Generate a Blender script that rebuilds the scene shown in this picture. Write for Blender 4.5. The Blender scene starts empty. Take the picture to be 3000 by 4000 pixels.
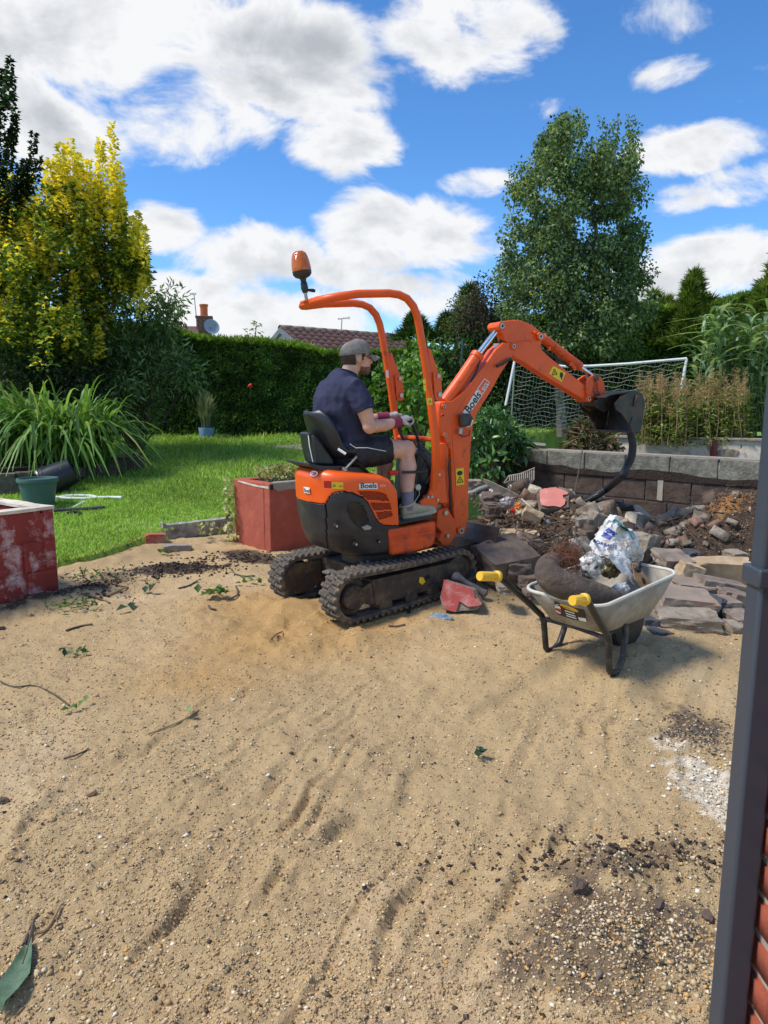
import bpy, bmesh, math, random
import numpy as np
from mathutils import Vector, Matrix, noise as mnoise
R = math.radians
random.seed(7)
rng = np.random.default_rng(7)
scene = bpy.context.scene
COL = scene.collection

# ---------------------------------------------------------------- camera
CAM_H, PITCH, FPX = 1.4, R(8.6), 2774.0
cam_d = bpy.data.cameras.new('camera')
cam = bpy.data.objects.new('camera', cam_d); COL.objects.link(cam)
cam.location = (0, 0, CAM_H)
cam.rotation_euler = (math.pi/2 - PITCH, 0, 0)
cam_d.sensor_fit = 'VERTICAL'; cam_d.sensor_height = 24.0
cam_d.lens = FPX/4000*24.0
cam_d.clip_end = 500; cam_d.clip_start = .05
scene.camera = cam

# ---------------------------------------------------------------- light and exposure
SUN_AZ, SUN_EL = R(-102), R(56)          # azimuth from +Y towards +X, elevation
sun_dir = Vector((math.sin(SUN_AZ)*math.cos(SUN_EL), math.cos(SUN_AZ)*math.cos(SUN_EL), math.sin(SUN_EL)))
sd = bpy.data.lights.new('sun', 'SUN'); sd.energy = 1.45; sd.angle = R(14); sd.color = (1, .95, .87)
so = bpy.data.objects.new('sun', sd); COL.objects.link(so)
so.rotation_euler = sun_dir.to_track_quat('Z', 'Y').to_euler()
so.location = (-10, 3, 14)
scene.view_settings.view_transform = 'Standard'
scene.view_settings.look = 'None'
scene.view_settings.exposure = 1.50
scene.view_settings.gamma = 1.0
scene.view_settings.use_curve_mapping = False
try:
    scene.cycles.max_bounces = 6; scene.cycles.diffuse_bounces = 3; scene.cycles.glossy_bounces = 3
    scene.cycles.transmission_bounces = 4; scene.cycles.transparent_max_bounces = 6
except Exception:
    pass

def ray(u, v):
    x = (u-1500)/FPX; y = (2000-v)/FPX
    return np.array([x, math.cos(PITCH)+math.sin(PITCH)*y, -math.sin(PITCH)+math.cos(PITCH)*y])

# ---------------------------------------------------------------- sky with cumulus
world = bpy.data.worlds.new('World'); scene.world = world; world.use_nodes = True
world.cycles.sampling_method = 'MANUAL'; world.cycles.sample_map_resolution = 256
wn = world.node_tree; wn.nodes.clear(); WL = wn.links.new
def wnode(t, **k):
    n = wn.nodes.new(t)
    for a, b in k.items(): setattr(n, a, b)
    return n
def wmath(op, a, b=None, c=None):
    n = wnode('ShaderNodeMath', operation=op)
    for i, x in enumerate((a, b, c)):
        if x is None: continue
        if isinstance(x, (int, float)): n.inputs[i].default_value = x
        else: WL(x, n.inputs[i])
    return n.outputs[0]
def wvec(op, a, b):
    n = wnode('ShaderNodeVectorMath', operation=op)
    for i, x in enumerate((a, b)):
        if isinstance(x, tuple): n.inputs[i].default_value = x
        else: WL(x, n.inputs[i])
    return n.outputs['Value'] if op == 'LENGTH' else n.outputs[0]
sky = wnode('ShaderNodeTexSky', sky_type='NISHITA', sun_disc=False)
sky.sun_elevation = SUN_EL; sky.sun_rotation = SUN_AZ
sky.air_density = .8; sky.dust_density = 0.; sky.ozone_density = 3.0
tc = wnode('ShaderNodeTexCoord'); D0 = tc.outputs['Generated']
def smooth(x, lo, hi):
    n = wnode('ShaderNodeMapRange', interpolation_type='SMOOTHSTEP'); n.clamp = True
    WL(x, n.inputs['Value']); n.inputs['From Min'].default_value = lo; n.inputs['From Max'].default_value = hi
    return n.outputs[0]
def wnoise(v, scale, detail, rough, dist=0.):
    n = wnode('ShaderNodeTexNoise'); n.inputs['Scale'].default_value = scale; n.inputs['Detail'].default_value = detail
    n.inputs['Roughness'].default_value = rough; n.inputs['Distortion'].default_value = dist
    WL(v, n.inputs['Vector']); return n.outputs[0]
# (display pixel centre x, y, half width, half height, weight)
CL = [(250, 60, 380, 120, 1.1), (560, 130, 260, 130, 1.1), (430, 250, 190, 110, 1.0), (720, 305, 150, 60, 1.1), (1010, 60, 210, 95, .95),
      (70, 265, 190, 100, 1.1), (350, 495, 110, 70, 1.0), (560, 560, 240, 75, 1.1), (850, 520, 240, 80, 1.15), (960, 470, 130, 60, .9), (620, 680, 380, 60, 1.1), (430, 640, 190, 60, 1.0), (880, 630, 200, 60, 1.0), (760, 590, 170, 50, 1.0),
      (1030, 400, 90, 42, .95), (1520, 320, 145, 62, 1.1), (1480, 430, 120, 40, .85), (1600, 395, 130, 60, .9), (1580, 560, 190, 75, 1.15), (1430, 625, 170, 50, 1.0),
      (1170, 240, 90, 26, .62), (1440, 165, 80, 34, .62), (1610, 200, 110, 30, .66), (1650, 160, 70, 24, .6)]
cds = []
for (x, y, hw, hh, w) in CL:
    s = 3000/1659
    d = ray(x*s, y*s); d = d/np.linalg.norm(d)
    cds.append((tuple(d), hw*s/FPX, hh*s/FPX, w))
rr = random.Random(5)
for i in range(15):                     # the same fair-weather cumulus all round the rest of the sky
    az = R(42 + (i+.5)/15*276 + rr.uniform(-5, 5)); el = R(rr.choice((6, 12, 20, 30, 42, 58)) + rr.uniform(-3, 3))
    cds.append(((math.sin(az)*math.cos(el), math.cos(az)*math.cos(el), math.sin(el)), rr.uniform(.16, .34), rr.uniform(.07, .14), 1.05))
def density(vec):
    sq = wvec('MULTIPLY', vec, (1., 1., 2.3))
    acc = None
    for (c, hw, hh, w) in cds:                  # each cloud mass: a soft oval about its own direction
        r_ = (hw*hh*2.3)**.5
        dn = wnode('ShaderNodeVectorMath', operation='DISTANCE'); WL(sq, dn.inputs[0]); dn.inputs[1].default_value = (c[0], c[1], c[2]*2.3)
        n = wnode('ShaderNodeMapRange', interpolation_type='SMOOTHSTEP'); n.clamp = True
        WL(dn.outputs['Value'], n.inputs['Value']); n.inputs['From Min'].default_value = 1.30*r_; n.inputs['From Max'].default_value = .25*r_; n.inputs['To Max'].default_value = w
        acc = n.outputs[0] if acc is None else wmath('MAXIMUM', acc, n.outputs[0])
    n1 = wnoise(wvec('MULTIPLY', vec, (1., 1., 1.7)), 6.5, 9, .60, .35)
    return wmath('ADD', acc, wmath('MULTIPLY', wmath('SUBTRACT', n1, .5), 2.9))
den = density(D0)
n_l = wnode('ShaderNodeVectorMath', operation='ADD'); WL(D0, n_l.inputs[0])
n_l.inputs[1].default_value = (-.02, .0, .045)
nA = wnoise(wvec('MULTIPLY', D0, (1., 1., 1.7)), 6.0, 7, .55, .2)
nB = wnoise(wvec('MULTIPLY', n_l.outputs[0], (1., 1., 1.7)), 6.0, 7, .55, .2)
mask = smooth(den, .34, .86)
core = smooth(den, .60, 1.5)
relief = wmath('MULTIPLY', wmath('SUBTRACT', nB, nA), 2.0)
shade = wmath('ADD', wmath('MULTIPLY', core, .55), relief)
ramp = wnode('ShaderNodeValToRGB'); WL(shade, ramp.inputs[0])
ramp.color_ramp.elements[0].position = .12; ramp.color_ramp.elements[0].color = (.88, .89, .91, 1)
ramp.color_ramp.elements[1].position = .92; ramp.color_ramp.elements[1].color = (.46, .49, .54, 1)
bs = wnode('ShaderNodeBackground'); bs.inputs[1].default_value = .076
bc = wnode('ShaderNodeBackground'); bc.inputs[1].default_value = .375
hs = wnode('ShaderNodeHueSaturation'); hs.inputs['Saturation'].default_value = 1.2
WL(sky.outputs[0], hs.inputs['Color']); hs.inputs['Hue'].default_value = .500
WL(wvec('MULTIPLY', hs.outputs[0], (.84, .93, 1.0)), bs.inputs[0]); WL(ramp.outputs[0], bc.inputs[0])
mx = wnode('ShaderNodeMixShader'); WL(mask, mx.inputs[0]); WL(bs.outputs[0], mx.inputs[1]); WL(bc.outputs[0], mx.inputs[2])
wo = wnode('ShaderNodeOutputWorld'); WL(mx.outputs[0], wo.inputs[0])

# ---------------------------------------------------------------- helpers: where things stand (traced sizes, real distances)
CROP = {'S': (0, 0, 1.), 'T': (0, 0, .553), 'A': (1000, 900, 1.3822), 'B': (1600, 1150, 1.659), 'C': (1100, 1750, 2.0737), 'D': (1150, 1280, 2.765),
        'E': (2000, 1950, 2.212), 'F': (1750, 1800, 1.3272), 'G': (0, 1700, 1.2762), 'H': (0, 200, 1.3825), 'I': (1800, 400, 1.3825), 'J': (600, 1050, 1.5082),
        'M': (1800, 1800, 2.765), 'N': (2400, 1850, 2.765), 'O': (0, 1600, 2.37), 'K': (0, 2300, 1.106), 'L': (1500, 2400, 1.106)}
def S(c, x, y):
    a, b, s = CROP[c]; return a+x/s, b+y/s
EYE = np.array([0, 0, CAM_H])
def gz(c, x, y, z=0.):
    d = ray(*S(c, x, y)); return Vector(EYE + d*((z-CAM_H)/d[2]))
def gy(c, x, y, Y):
    d = ray(*S(c, x, y)); return Vector(EYE + d*(Y/d[1]))
class Frame:
    def __init__(s, O, alpha, tilt):
        a, t = R(alpha), R(tilt)
        s.fw = np.array([math.cos(a)*math.cos(t), math.sin(a)*math.cos(t), math.sin(t)])
        s.le = np.array([-math.sin(a), math.cos(a), 0.]); s.up = np.cross(s.fw, s.le); s.O = np.array(O, float)
    def w(s, p):
        return Vector(s.O + s.fw*p[0] + s.le*p[1] + s.up*p[2])
    def l(s, c, x, y, yl):                         # local point on the plane y = yl seen at a traced point
        d = ray(*S(c, x, y)); t = ((s.O + s.le*yl - EYE) @ s.le)/(d @ s.le)
        p = EYE + d*t - s.O
        return Vector((p @ s.fw, yl, p @ s.up))
    def loc(s, w):
        p = np.array(w) - s.O; return Vector((p @ s.fw, p @ s.le, p @ s.up))

# ---------------------------------------------------------------- helpers: objects
def tag(o, label=None, cat=None, group=None, kind=None):
    if label: o['label'] = label
    if cat: o['category'] = cat
    if group: o['group'] = group
    if kind: o['kind'] = kind
    return o
def thing(name, label, cat, loc=(0, 0, 0), group=None):
    o = bpy.data.objects.new(name, None); COL.objects.link(o); o.location = loc
    o.empty_display_size = .1
    return tag(o, label, cat, group)
def origin_of(o):
    v = Vector((0, 0, 0))
    while o is not None:
        v += o.location; o = o.parent
    return v
def link(name, me, mat, parent=None, smooth=False):
    if mat is not None:
        for m in (mat if isinstance(mat, (list, tuple)) else [mat]): me.materials.append(m)
    o = bpy.data.objects.new(name, me); COL.objects.link(o)
    if parent is not None: o.parent = parent
    if smooth: me.shade_smooth()
    return o
class MB:
    """collects shapes in world (or frame) coordinates and links them as one mesh"""
    def __init__(s, fr=None): s.v = []; s.f = []; s.fr = fr
    def add(s, vs, fs):
        o = len(s.v)
        s.v += [tuple(s.fr.w(p)) if s.fr else tuple(p) for p in vs]
        s.f += [tuple(i+o for i in f) for f in fs]; return s
    def box(s, c, d, rot=None):
        c = Vector(c); h = [x/2 for x in d]
        vs = []
        for z in (-1, 1):
            for (x, y) in ((-1, -1), (1, -1), (1, 1), (-1, 1)):
                p = Vector((x*h[0], y*h[1], z*h[2]))
                if rot is not None: p = rot @ p
                vs.append(c+p)
        return s.add(vs, [(3, 2, 1, 0), (4, 5, 6, 7), (0, 1, 5, 4), (1, 2, 6, 5), (2, 3, 7, 6), (3, 0, 4, 7)])
    def tube(s, pts, r, n=8, cap=True, flat=1.):
        pts = [Vector(p) for p in pts]; k = len(pts)
        rs = r if isinstance(r, (list, tuple)) else [r]*k
        vs = []; ref = None
        for i, p in enumerate(pts):
            t = (pts[min(i+1, k-1)]-pts[max(i-1, 0)])
            if t.length < 1e-9: t = Vector((0, 0, 1))
            t.normalize()
            if ref is None:
                ref = Vector((0, 0, 1)) if abs(t.z) < .9 else Vector((1, 0, 0))
                ref = (ref - t*ref.dot(t)).normalized()
            else:
                ref = (ref - t*ref.dot(t))
                ref = ref.normalized() if ref.length > 1e-6 else t.orthogonal().normalized()
            b = t.cross(ref)
            for j in range(n):
                a = 2*math.pi*j/n
                vs.append(p + ref*(math.cos(a)*rs[i]*flat) + b*(math.sin(a)*rs[i]))
        fs = []
        for i in range(k-1):
            for j in range(n):
                fs.append((i*n+j, i*n+(j+1) % n, (i+1)*n+(j+1) % n, (i+1)*n+j))
        if cap: fs += [tuple(range(n-1, -1, -1)), tuple(range((k-1)*n, k*n))]
        return s.add(vs, fs)
    def cyl(s, a, b, r, n=16, r2=None):
        return s.tube([a, b], [r, r if r2 is None else r2], n)
    def lathe(s, prof, c, ax=(0, 0, 1), n=20):
        ax = Vector(ax).normalized(); e1 = ax.orthogonal().normalized(); e2 = ax.cross(e1); c = Vector(c)
        vs = []; k = len(prof)
        for (r, h) in prof:
            for j in range(n):
                a = 2*math.pi*j/n; vs.append(c + ax*h + e1*(r*math.cos(a)) + e2*(r*math.sin(a)))
        fs = [(i*n+j, i*n+(j+1) % n, (i+1)*n+(j+1) % n, (i+1)*n+j) for i in range(k-1) for j in range(n)]
        if prof[0][0] > 1e-4: fs.append(tuple(range(n-1, -1, -1)))
        if prof[-1][0] > 1e-4: fs.append(tuple(range((k-1)*n, k*n)))
        return s.add(vs, fs)
    def prism(s, poly, d):                          # poly: 3-D points of one face, d: extrusion vector
        n = len(poly); d = Vector(d); poly = [Vector(p) for p in poly]
        return s.add(poly + [p+d for p in poly], [tuple(range(n)), tuple(range(2*n-1, n-1, -1))] +
                     [(i, i+n, (i+1) % n + n, (i+1) % n) for i in range(n)])
    def sphere(s, c, r, nu=12, nv=8, rot=None):
        r = Vector(r) if not isinstance(r, (int, float)) else Vector((r, r, r)); c = Vector(c)
        vs = []
        for i in range(nv+1):
            ph = math.pi*i/nv
            for j in range(nu):
                a = 2*math.pi*j/nu
                p = Vector((r.x*math.sin(ph)*math.cos(a), r.y*math.sin(ph)*math.sin(a), r.z*math.cos(ph)))
                if rot is not None: p = rot @ p
                vs.append(c+p)
        return s.add(vs, [(i*nu+j, (i+1)*nu+j, (i+1)*nu+(j+1) % nu, i*nu+(j+1) % nu) for i in range(nv) for j in range(nu)])
    def mesh(s, name, off=(0, 0, 0)):
        off = Vector(off); me = bpy.data.meshes.new(name)
        me.from_pydata([(v[0]-off.x, v[1]-off.y, v[2]-off.z) for v in s.v], [], s.f)
        me.validate(); 
        return me
    def build(s, name, mat, parent=None, smooth=False, bevel=0, seg=2, fix=True, angle=40):
        off = origin_of(parent) if parent is not None else Vector((0, 0, 0))
        if parent is None and s.v:                # a thing of one mesh has its origin at its base
            a = np.array(s.v); off = Vector(((a[:, 0].min()+a[:, 0].max())/2, (a[:, 1].min()+a[:, 1].max())/2, a[:, 2].min()))
        me = s.mesh(name, off)
        if fix:
            bm = bmesh.new(); bm.from_mesh(me); bmesh.ops.remove_doubles(bm, verts=bm.verts, dist=1e-5)
            bmesh.ops.recalc_face_normals(bm, faces=bm.faces); bm.to_mesh(me); bm.free()
        o = link(name, me, mat, parent)
        if parent is None: o.location = off
        if bevel:
            b = o.modifiers.new('bevel', 'BEVEL'); b.width = bevel; b.segments = seg; b.limit_method = 'ANGLE'; b.angle_limit = R(35)
        if smooth:
            me.shade_smooth()
            try:
                me.set_sharp_from_angle(angle=R(angle))
            except Exception: pass
        return o
def npmesh(name, V, Fc, mat, parent=None, col=None, smooth=False, off=None):
    """V (n,3), Fc (m,k) numpy arrays, col (n,3) per-vertex real colours"""
    V = np.asarray(V, np.float32); Fc = np.asarray(Fc, np.int32); k = Fc.shape[1]
    if off is None: off = origin_of(parent) if parent is not None else Vector(((V[:, 0].min()+V[:, 0].max())/2, (V[:, 1].min()+V[:, 1].max())/2, V[:, 2].min()))
    V = V - np.array(off, np.float32)
    me = bpy.data.meshes.new(name)
    me.vertices.add(len(V)); me.vertices.foreach_set('co', V.ravel())
    me.loops.add(Fc.size); me.loops.foreach_set('vertex_index', Fc.ravel())
    me.polygons.add(len(Fc)); me.polygons.foreach_set('loop_start', np.arange(0, Fc.size, k, dtype=np.int32))
    try: me.polygons.foreach_set('loop_total', np.full(len(Fc), k, dtype=np.int32))
    except Exception: pass
    if col is not None:
        at = me.color_attributes.new('col', 'FLOAT_COLOR', 'POINT')
        c4 = np.ones((len(V), 4), np.float32); c4[:, :3] = col; at.data.foreach_set('color', c4.ravel())
    me.update(calc_edges=True)
    o = link(name, me, mat, parent, smooth)
    if parent is None: o.location = off
    return o

# ---------------------------------------------------------------- helpers: materials
def srgb(r, g, b):
    f = lambda c: ((c/255+.055)/1.055)**2.4 if c/255 > .04045 else c/255/12.92
    return (f(r), f(g), f(b))
class NT:
    def __init__(s, name):
        s.m = bpy.data.materials.new(name); s.m.use_nodes = True; s.t = s.m.node_tree; s.t.nodes.clear()
        s.out = s.n('ShaderNodeOutputMaterial'); s.tc = s.n('ShaderNodeTexCoord').outputs['Object']
        s.b = s.n('ShaderNodeBsdfPrincipled'); s.k(s.b.outputs[0], s.out.inputs[0])
    def n(s, t, **k):
        n = s.t.nodes.new(t)
        for a, b in k.items(): setattr(n, a, b)
        return n
    def k(s, a, b): s.t.links.new(a, b)
    def noise(s, scale, detail=4, rough=.55, vec=None, dist=0.):
        n = s.n('ShaderNodeTexNoise'); n.inputs['Scale'].default_value = scale; n.inputs['Detail'].default_value = detail
        n.inputs['Roughness'].default_value = rough; n.inputs['Distortion'].default_value = dist; s.k(vec or s.tc, n.inputs['Vector']); return n.outputs[0]
    def ramp(s, x, stops, interp='LINEAR'):
        r = s.n('ShaderNodeValToRGB'); e = r.color_ramp.elements; r.color_ramp.interpolation = interp
        while len(e) < len(stops): e.new(.5)
        for i, (p, c) in enumerate(stops):
            e[i].position = p; e[i].color = (*c, 1) if not isinstance(c, (int, float)) else (c, c, c, 1)
        s.k(x, r.inputs[0]); return r.outputs[0]
    def mix(s, f, a, b, mode='MIX'):
        n = s.n('ShaderNodeMix', data_type='RGBA', blend_type=mode)
        for i, x in ((0, f), (6, a), (7, b)):
            if isinstance(x, (int, float)): n.inputs[i].default_value = x
            elif isinstance(x, tuple): n.inputs[i].default_value = (*x, 1)
            else: s.k(x, n.inputs[i])
        return n.outputs[2]
    def math(s, op, a, b=0.):
        n = s.n('ShaderNodeMath', operation=op)
        for i, x in enumerate((a, b)):
            if isinstance(x, (int, float)): n.inputs[i].default_value = x
            else: s.k(x, n.inputs[i])
        return n.outputs[0]
    def attr(s, name):
        return s.n('ShaderNodeAttribute', attribute_name=name).outputs['Color']
    def bump(s, h, strength=.3, dist=.01):
        n = s.n('ShaderNodeBump'); n.inputs['Strength'].default_value = strength; n.inputs['Distance'].default_value = dist
        s.k(h, n.inputs['Height']); s.k(n.outputs[0], s.b.inputs['Normal'])
    def set(s, color=None, rough=None, metal=None, spec=None):
        for nm, x in (('Base Color', color), ('Roughness', rough), ('Metallic', metal), ('Specular IOR Level', spec)):
            if x is None: continue
            if isinstance(x, (int, float)): s.b.inputs[nm].default_value = x
            elif isinstance(x, tuple): s.b.inputs[nm].default_value = (*x, 1)
            else: s.k(x, s.b.inputs[nm])
        return s.m
def pm(name, base, var=.18, scale=9., rough=.6, bump=0., bscale=70., metal=0., dirt=None, damt=.5, dscale=6., spec=.5, bdist=.006, dsharp=.14):
    """plain procedural material: mottled base, optional patches of another real colour, fine relief"""
    t = NT(name)
    lo = tuple(c*(1-var) for c in base); hi = tuple(min(1, c*(1+var)) for c in base)
    c = t.ramp(t.noise(scale, 5, .6), [(.3, lo), (.7, hi)])
    r = rough
    if dirt is not None:
        m = t.ramp(t.noise(dscale, 8, .68, dist=.3), [(max(0., 1-damt-dsharp), 0.), (min(1., 1-damt+dsharp), 1.)])
        c = t.mix(m, c, dirt); 
    if bump: t.bump(t.noise(bscale, 6, .65), bump, bdist)
    t.set(c, r, metal, spec)
    return t.m
def leafmat(name, trans=.35, rough=.5, gloss=.25):
    t = NT(name); c = t.attr('col')
    t.set(c, rough, 0., gloss)
    tr = t.n('ShaderNodeBsdfTranslucent'); t.k(t.mix(1., c, (1.35, 1.3, .6), 'MULTIPLY'), tr.inputs[0])
    ms = t.n('ShaderNodeMixShader'); ms.inputs[0].default_value = trans
    t.k(t.b.outputs[0], ms.inputs[1]); t.k(tr.outputs[0], ms.inputs[2]); t.k(ms.outputs[0], t.out.inputs[0])
    return t.m

# ---------------------------------------------------------------- helpers: noise, leaves, rocks
def vnoise2(x, y, seed=0):
    xi = np.floor(x).astype(np.int64); yi = np.floor(y).astype(np.int64); xf = x-xi; yf = y-yi
    u = xf*xf*(3-2*xf); v = yf*yf*(3-2*yf)
    def h(a, b):
        n = (a*374761393 + b*668265263 + seed*1442695041) & 0x7fffffff
        n = ((n ^ (n >> 13))*1274126177) & 0x7fffffff
        return ((n ^ (n >> 16)) & 0xffff)/65535.
    return (h(xi, yi)*(1-u)+h(xi+1, yi)*u)*(1-v) + (h(xi, yi+1)*(1-u)+h(xi+1, yi+1)*u)*v
def fbm2(x, y, oct=5, seed=0, gain=.5):
    a = 0.; amp = 1.; tot = 0.
    for i in range(oct):
        a = a + amp*(vnoise2(x*2**i+17.3*i, y*2**i-9.1*i, seed+i)-.5); tot += amp; amp *= gain
    return a/tot*2
def sstep(x, a, b):
    t = np.clip((x-a)/(b-a), 0, 1); return t*t*(3-2*t)
def unit(v):
    return v/np.maximum(np.linalg.norm(v, axis=-1, keepdims=True), 1e-9)
def leaf_arrays(P, Dr, Nn, L, W, col, fold=.25, sharp=False):
    """leaf blades: P base points, Dr directions, Nn normals, L lengths, W widths, col colours -> V, F, C"""
    n = len(P); Dr = unit(Dr); side = unit(np.cross(Dr, Nn)); Nn = np.cross(side, Dr)
    L = np.asarray(L).reshape(-1, 1)*np.ones((n, 1)); W = np.asarray(W).reshape(-1, 1)*np.ones((n, 1))
    mid = P + Dr*L*(.42) + Nn*(L*.04)
    up = Nn*W*fold
    v = np.stack([P, mid + side*W*.5 + up, P + Dr*L - Nn*L*.08, mid - side*W*.5 + up, ], 1)
    V = v.reshape(-1, 3); i = np.arange(n)*4
    Fc = np.concatenate([np.stack([i, i+1, i+2], 1), np.stack([i, i+2, i+3], 1)])
    return V, Fc, np.repeat(col, 4, axis=0)
def stack_arrays(parts):
    Vs, Fs, Cs = [], [], []; o = 0
    for (V, Fc, C) in parts:
        Vs.append(V); Fs.append(Fc+o); Cs.append(C); o += len(V)
    return np.concatenate(Vs), np.concatenate(Fs), np.concatenate(Cs)
def rand_dirs(n):
    v = rng.normal(size=(n, 3)); return unit(v)
def pick_cols(n, cols, wts=None, var=.15):
    cols = np.array(cols); idx = rng.choice(len(cols), n, p=wts)
    return cols[idx]*(1+rng.uniform(-var, var, (n, 1)))
def rock_mesh(name, size, seed, cuts=6, rough=.06, boxy=.6, sub=2, off=(0, 0, 0)):
    """angular lump: a subdivided box chopped by random planes, with small uneven relief"""
    rd = random.Random(seed); bm = bmesh.new()
    bmesh.ops.create_cube(bm, size=1.)
    for i in range(cuts):
        n = Vector((rd.uniform(-1, 1), rd.uniform(-1, 1), rd.uniform(-1, 1))).normalized()
        d = (abs(n.x)+abs(n.y)+abs(n.z))*.5*rd.uniform(boxy, .97)
        g = bmesh.ops.bisect_plane(bm, geom=bm.verts[:]+bm.edges[:]+bm.faces[:], plane_co=n*d, plane_no=n, clear_outer=True)
        e = [x for x in g['geom_cut'] if isinstance(x, bmesh.types.BMEdge)]
        if e:
            try: bmesh.ops.contextual_create(bm, geom=e)
            except Exception: pass
    bmesh.ops.triangulate(bm, faces=bm.faces)
    for i in range(sub):
        bmesh.ops.subdivide_edges(bm, edges=bm.edges[:], cuts=1, use_grid_fill=True)
    bm.normal_update()
    o = Vector((seed*3.17 % 50, seed*1.3 % 31, 2.))
    for v in bm.verts:
        v.co += v.normal*rough*(mnoise.noise(v.co*3.3+o)*.9 + mnoise.noise(v.co*8+o)*.5)
    for v in bm.verts: v.co = Vector((v.co.x*size[0]+off[0], v.co.y*size[1]+off[1], v.co.z*size[2]+off[2]))
    bmesh.ops.recalc_face_normals(bm, faces=bm.faces)
    me = bpy.data.meshes.new(name); bm.to_mesh(me); bm.free(); return me
def text_mesh(name, txt, p0, ex, ey, height, mat, parent, depth=.0015, shear=0., bold=.0, align='LEFT'):
    """flat lettering: p0 baseline start, ex / ey world directions"""
    cu = bpy.data.curves.new(name, 'FONT'); cu.body = txt; cu.size = 1.; cu.extrude = .0; cu.offset = bold; cu.shear = shear; cu.align_x = align; cu.resolution_u = 3
    to = bpy.data.objects.new('tmp_text', cu); COL.objects.link(to)
    dg = bpy.context.evaluated_depsgraph_get(); dg.update()
    me = bpy.data.meshes.new_from_object(to.evaluated_get(dg)); bpy.data.objects.remove(to); bpy.data.curves.remove(cu)
    ex = Vector(ex).normalized(); ey = Vector(ey).normalized(); off = origin_of(parent); p0 = Vector(p0)
    k = height/.72
    for v in me.vertices: v.co = p0 - off + ex*(v.co.x*k) + ey*(v.co.y*k)
    me.name = name
    return link(name, me, mat, parent)
# ================================================================ ground
TRK = Frame((-.07, 4.99, .03), 38, 3.5)      # undercarriage frame
UPP = Frame((-.07, 4.99, .03), 29, 4.5)      # slewed upper structure frame
def ground_h(x, y): return sand_h(x, y)+excavated(x, y)
def lawn_edge_d(x, y):                          # signed distance beyond the lawn edge
    return (x+2.72)*-.79 + (y-5.88)*.61 - .26*np.exp(-((x+2.05)**2+(y-6.85)**2)/.3)
def bump2(x, y, cx, cy, rx, ry=None, ang=0.):
    ry = ry or rx; c, s_ = math.cos(ang), math.sin(ang)
    dx = (x-cx)*c + (y-cy)*s_; dy = -(x-cx)*s_ + (y-cy)*c
    return np.exp(-(dx/rx)**2 - (dy/ry)**2)
FUR = []
_r = random.Random(11)
for i in range(20):                             # drag marks of the bucket and barrow, all running the same way
    x0 = _r.uniform(-1.1, 2.3); y0 = _r.uniform(1.2, 3.4); a = R(_r.uniform(56, 74)) if x0 < .4 else R(_r.uniform(44, 66)); Lg = _r.uniform(.35, 1.3)
    FUR.append((x0, y0, a, Lg, _r.uniform(.014, .034), _r.uniform(.008, .020)))
FUR += [(-.13, 1.2, R(72), 1.0, .022, .020), (-1.12, 2.0, R(97), .55, .03, .028), (-1.12, 2.5, R(60), .5, .04, .03), (.2, 1.5, R(66), .8, .03, .028),
        (.45, 1.9, R(60), 1.1, .04, .028), (.75, 2.3, R(57), 1.2, .045, .028), (-.5, 2.2, R(75), .7, .035, .03), (-.02, 2.1, R(70), .6, .03, .03), (-.62, 1.6, R(80), .6, .035, .024), (1.1, 2.7, R(52), 1.1, .05, .026),
        (.9, 3.2, R(50), 1.2, .06, .022), (.3, 2.9, R(45), .9, .05, .022)]
for k in range(16):                             # long shallow drag lines
    FUR.append((-1.3+.19*k+_r.uniform(-.06, .06), 1.15+.05*_r.random(), R(78-1.7*k+_r.uniform(-4, 4)), _r.uniform(1.3, 2.6), _r.uniform(.012, .03), _r.uniform(.007, .013)))
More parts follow.
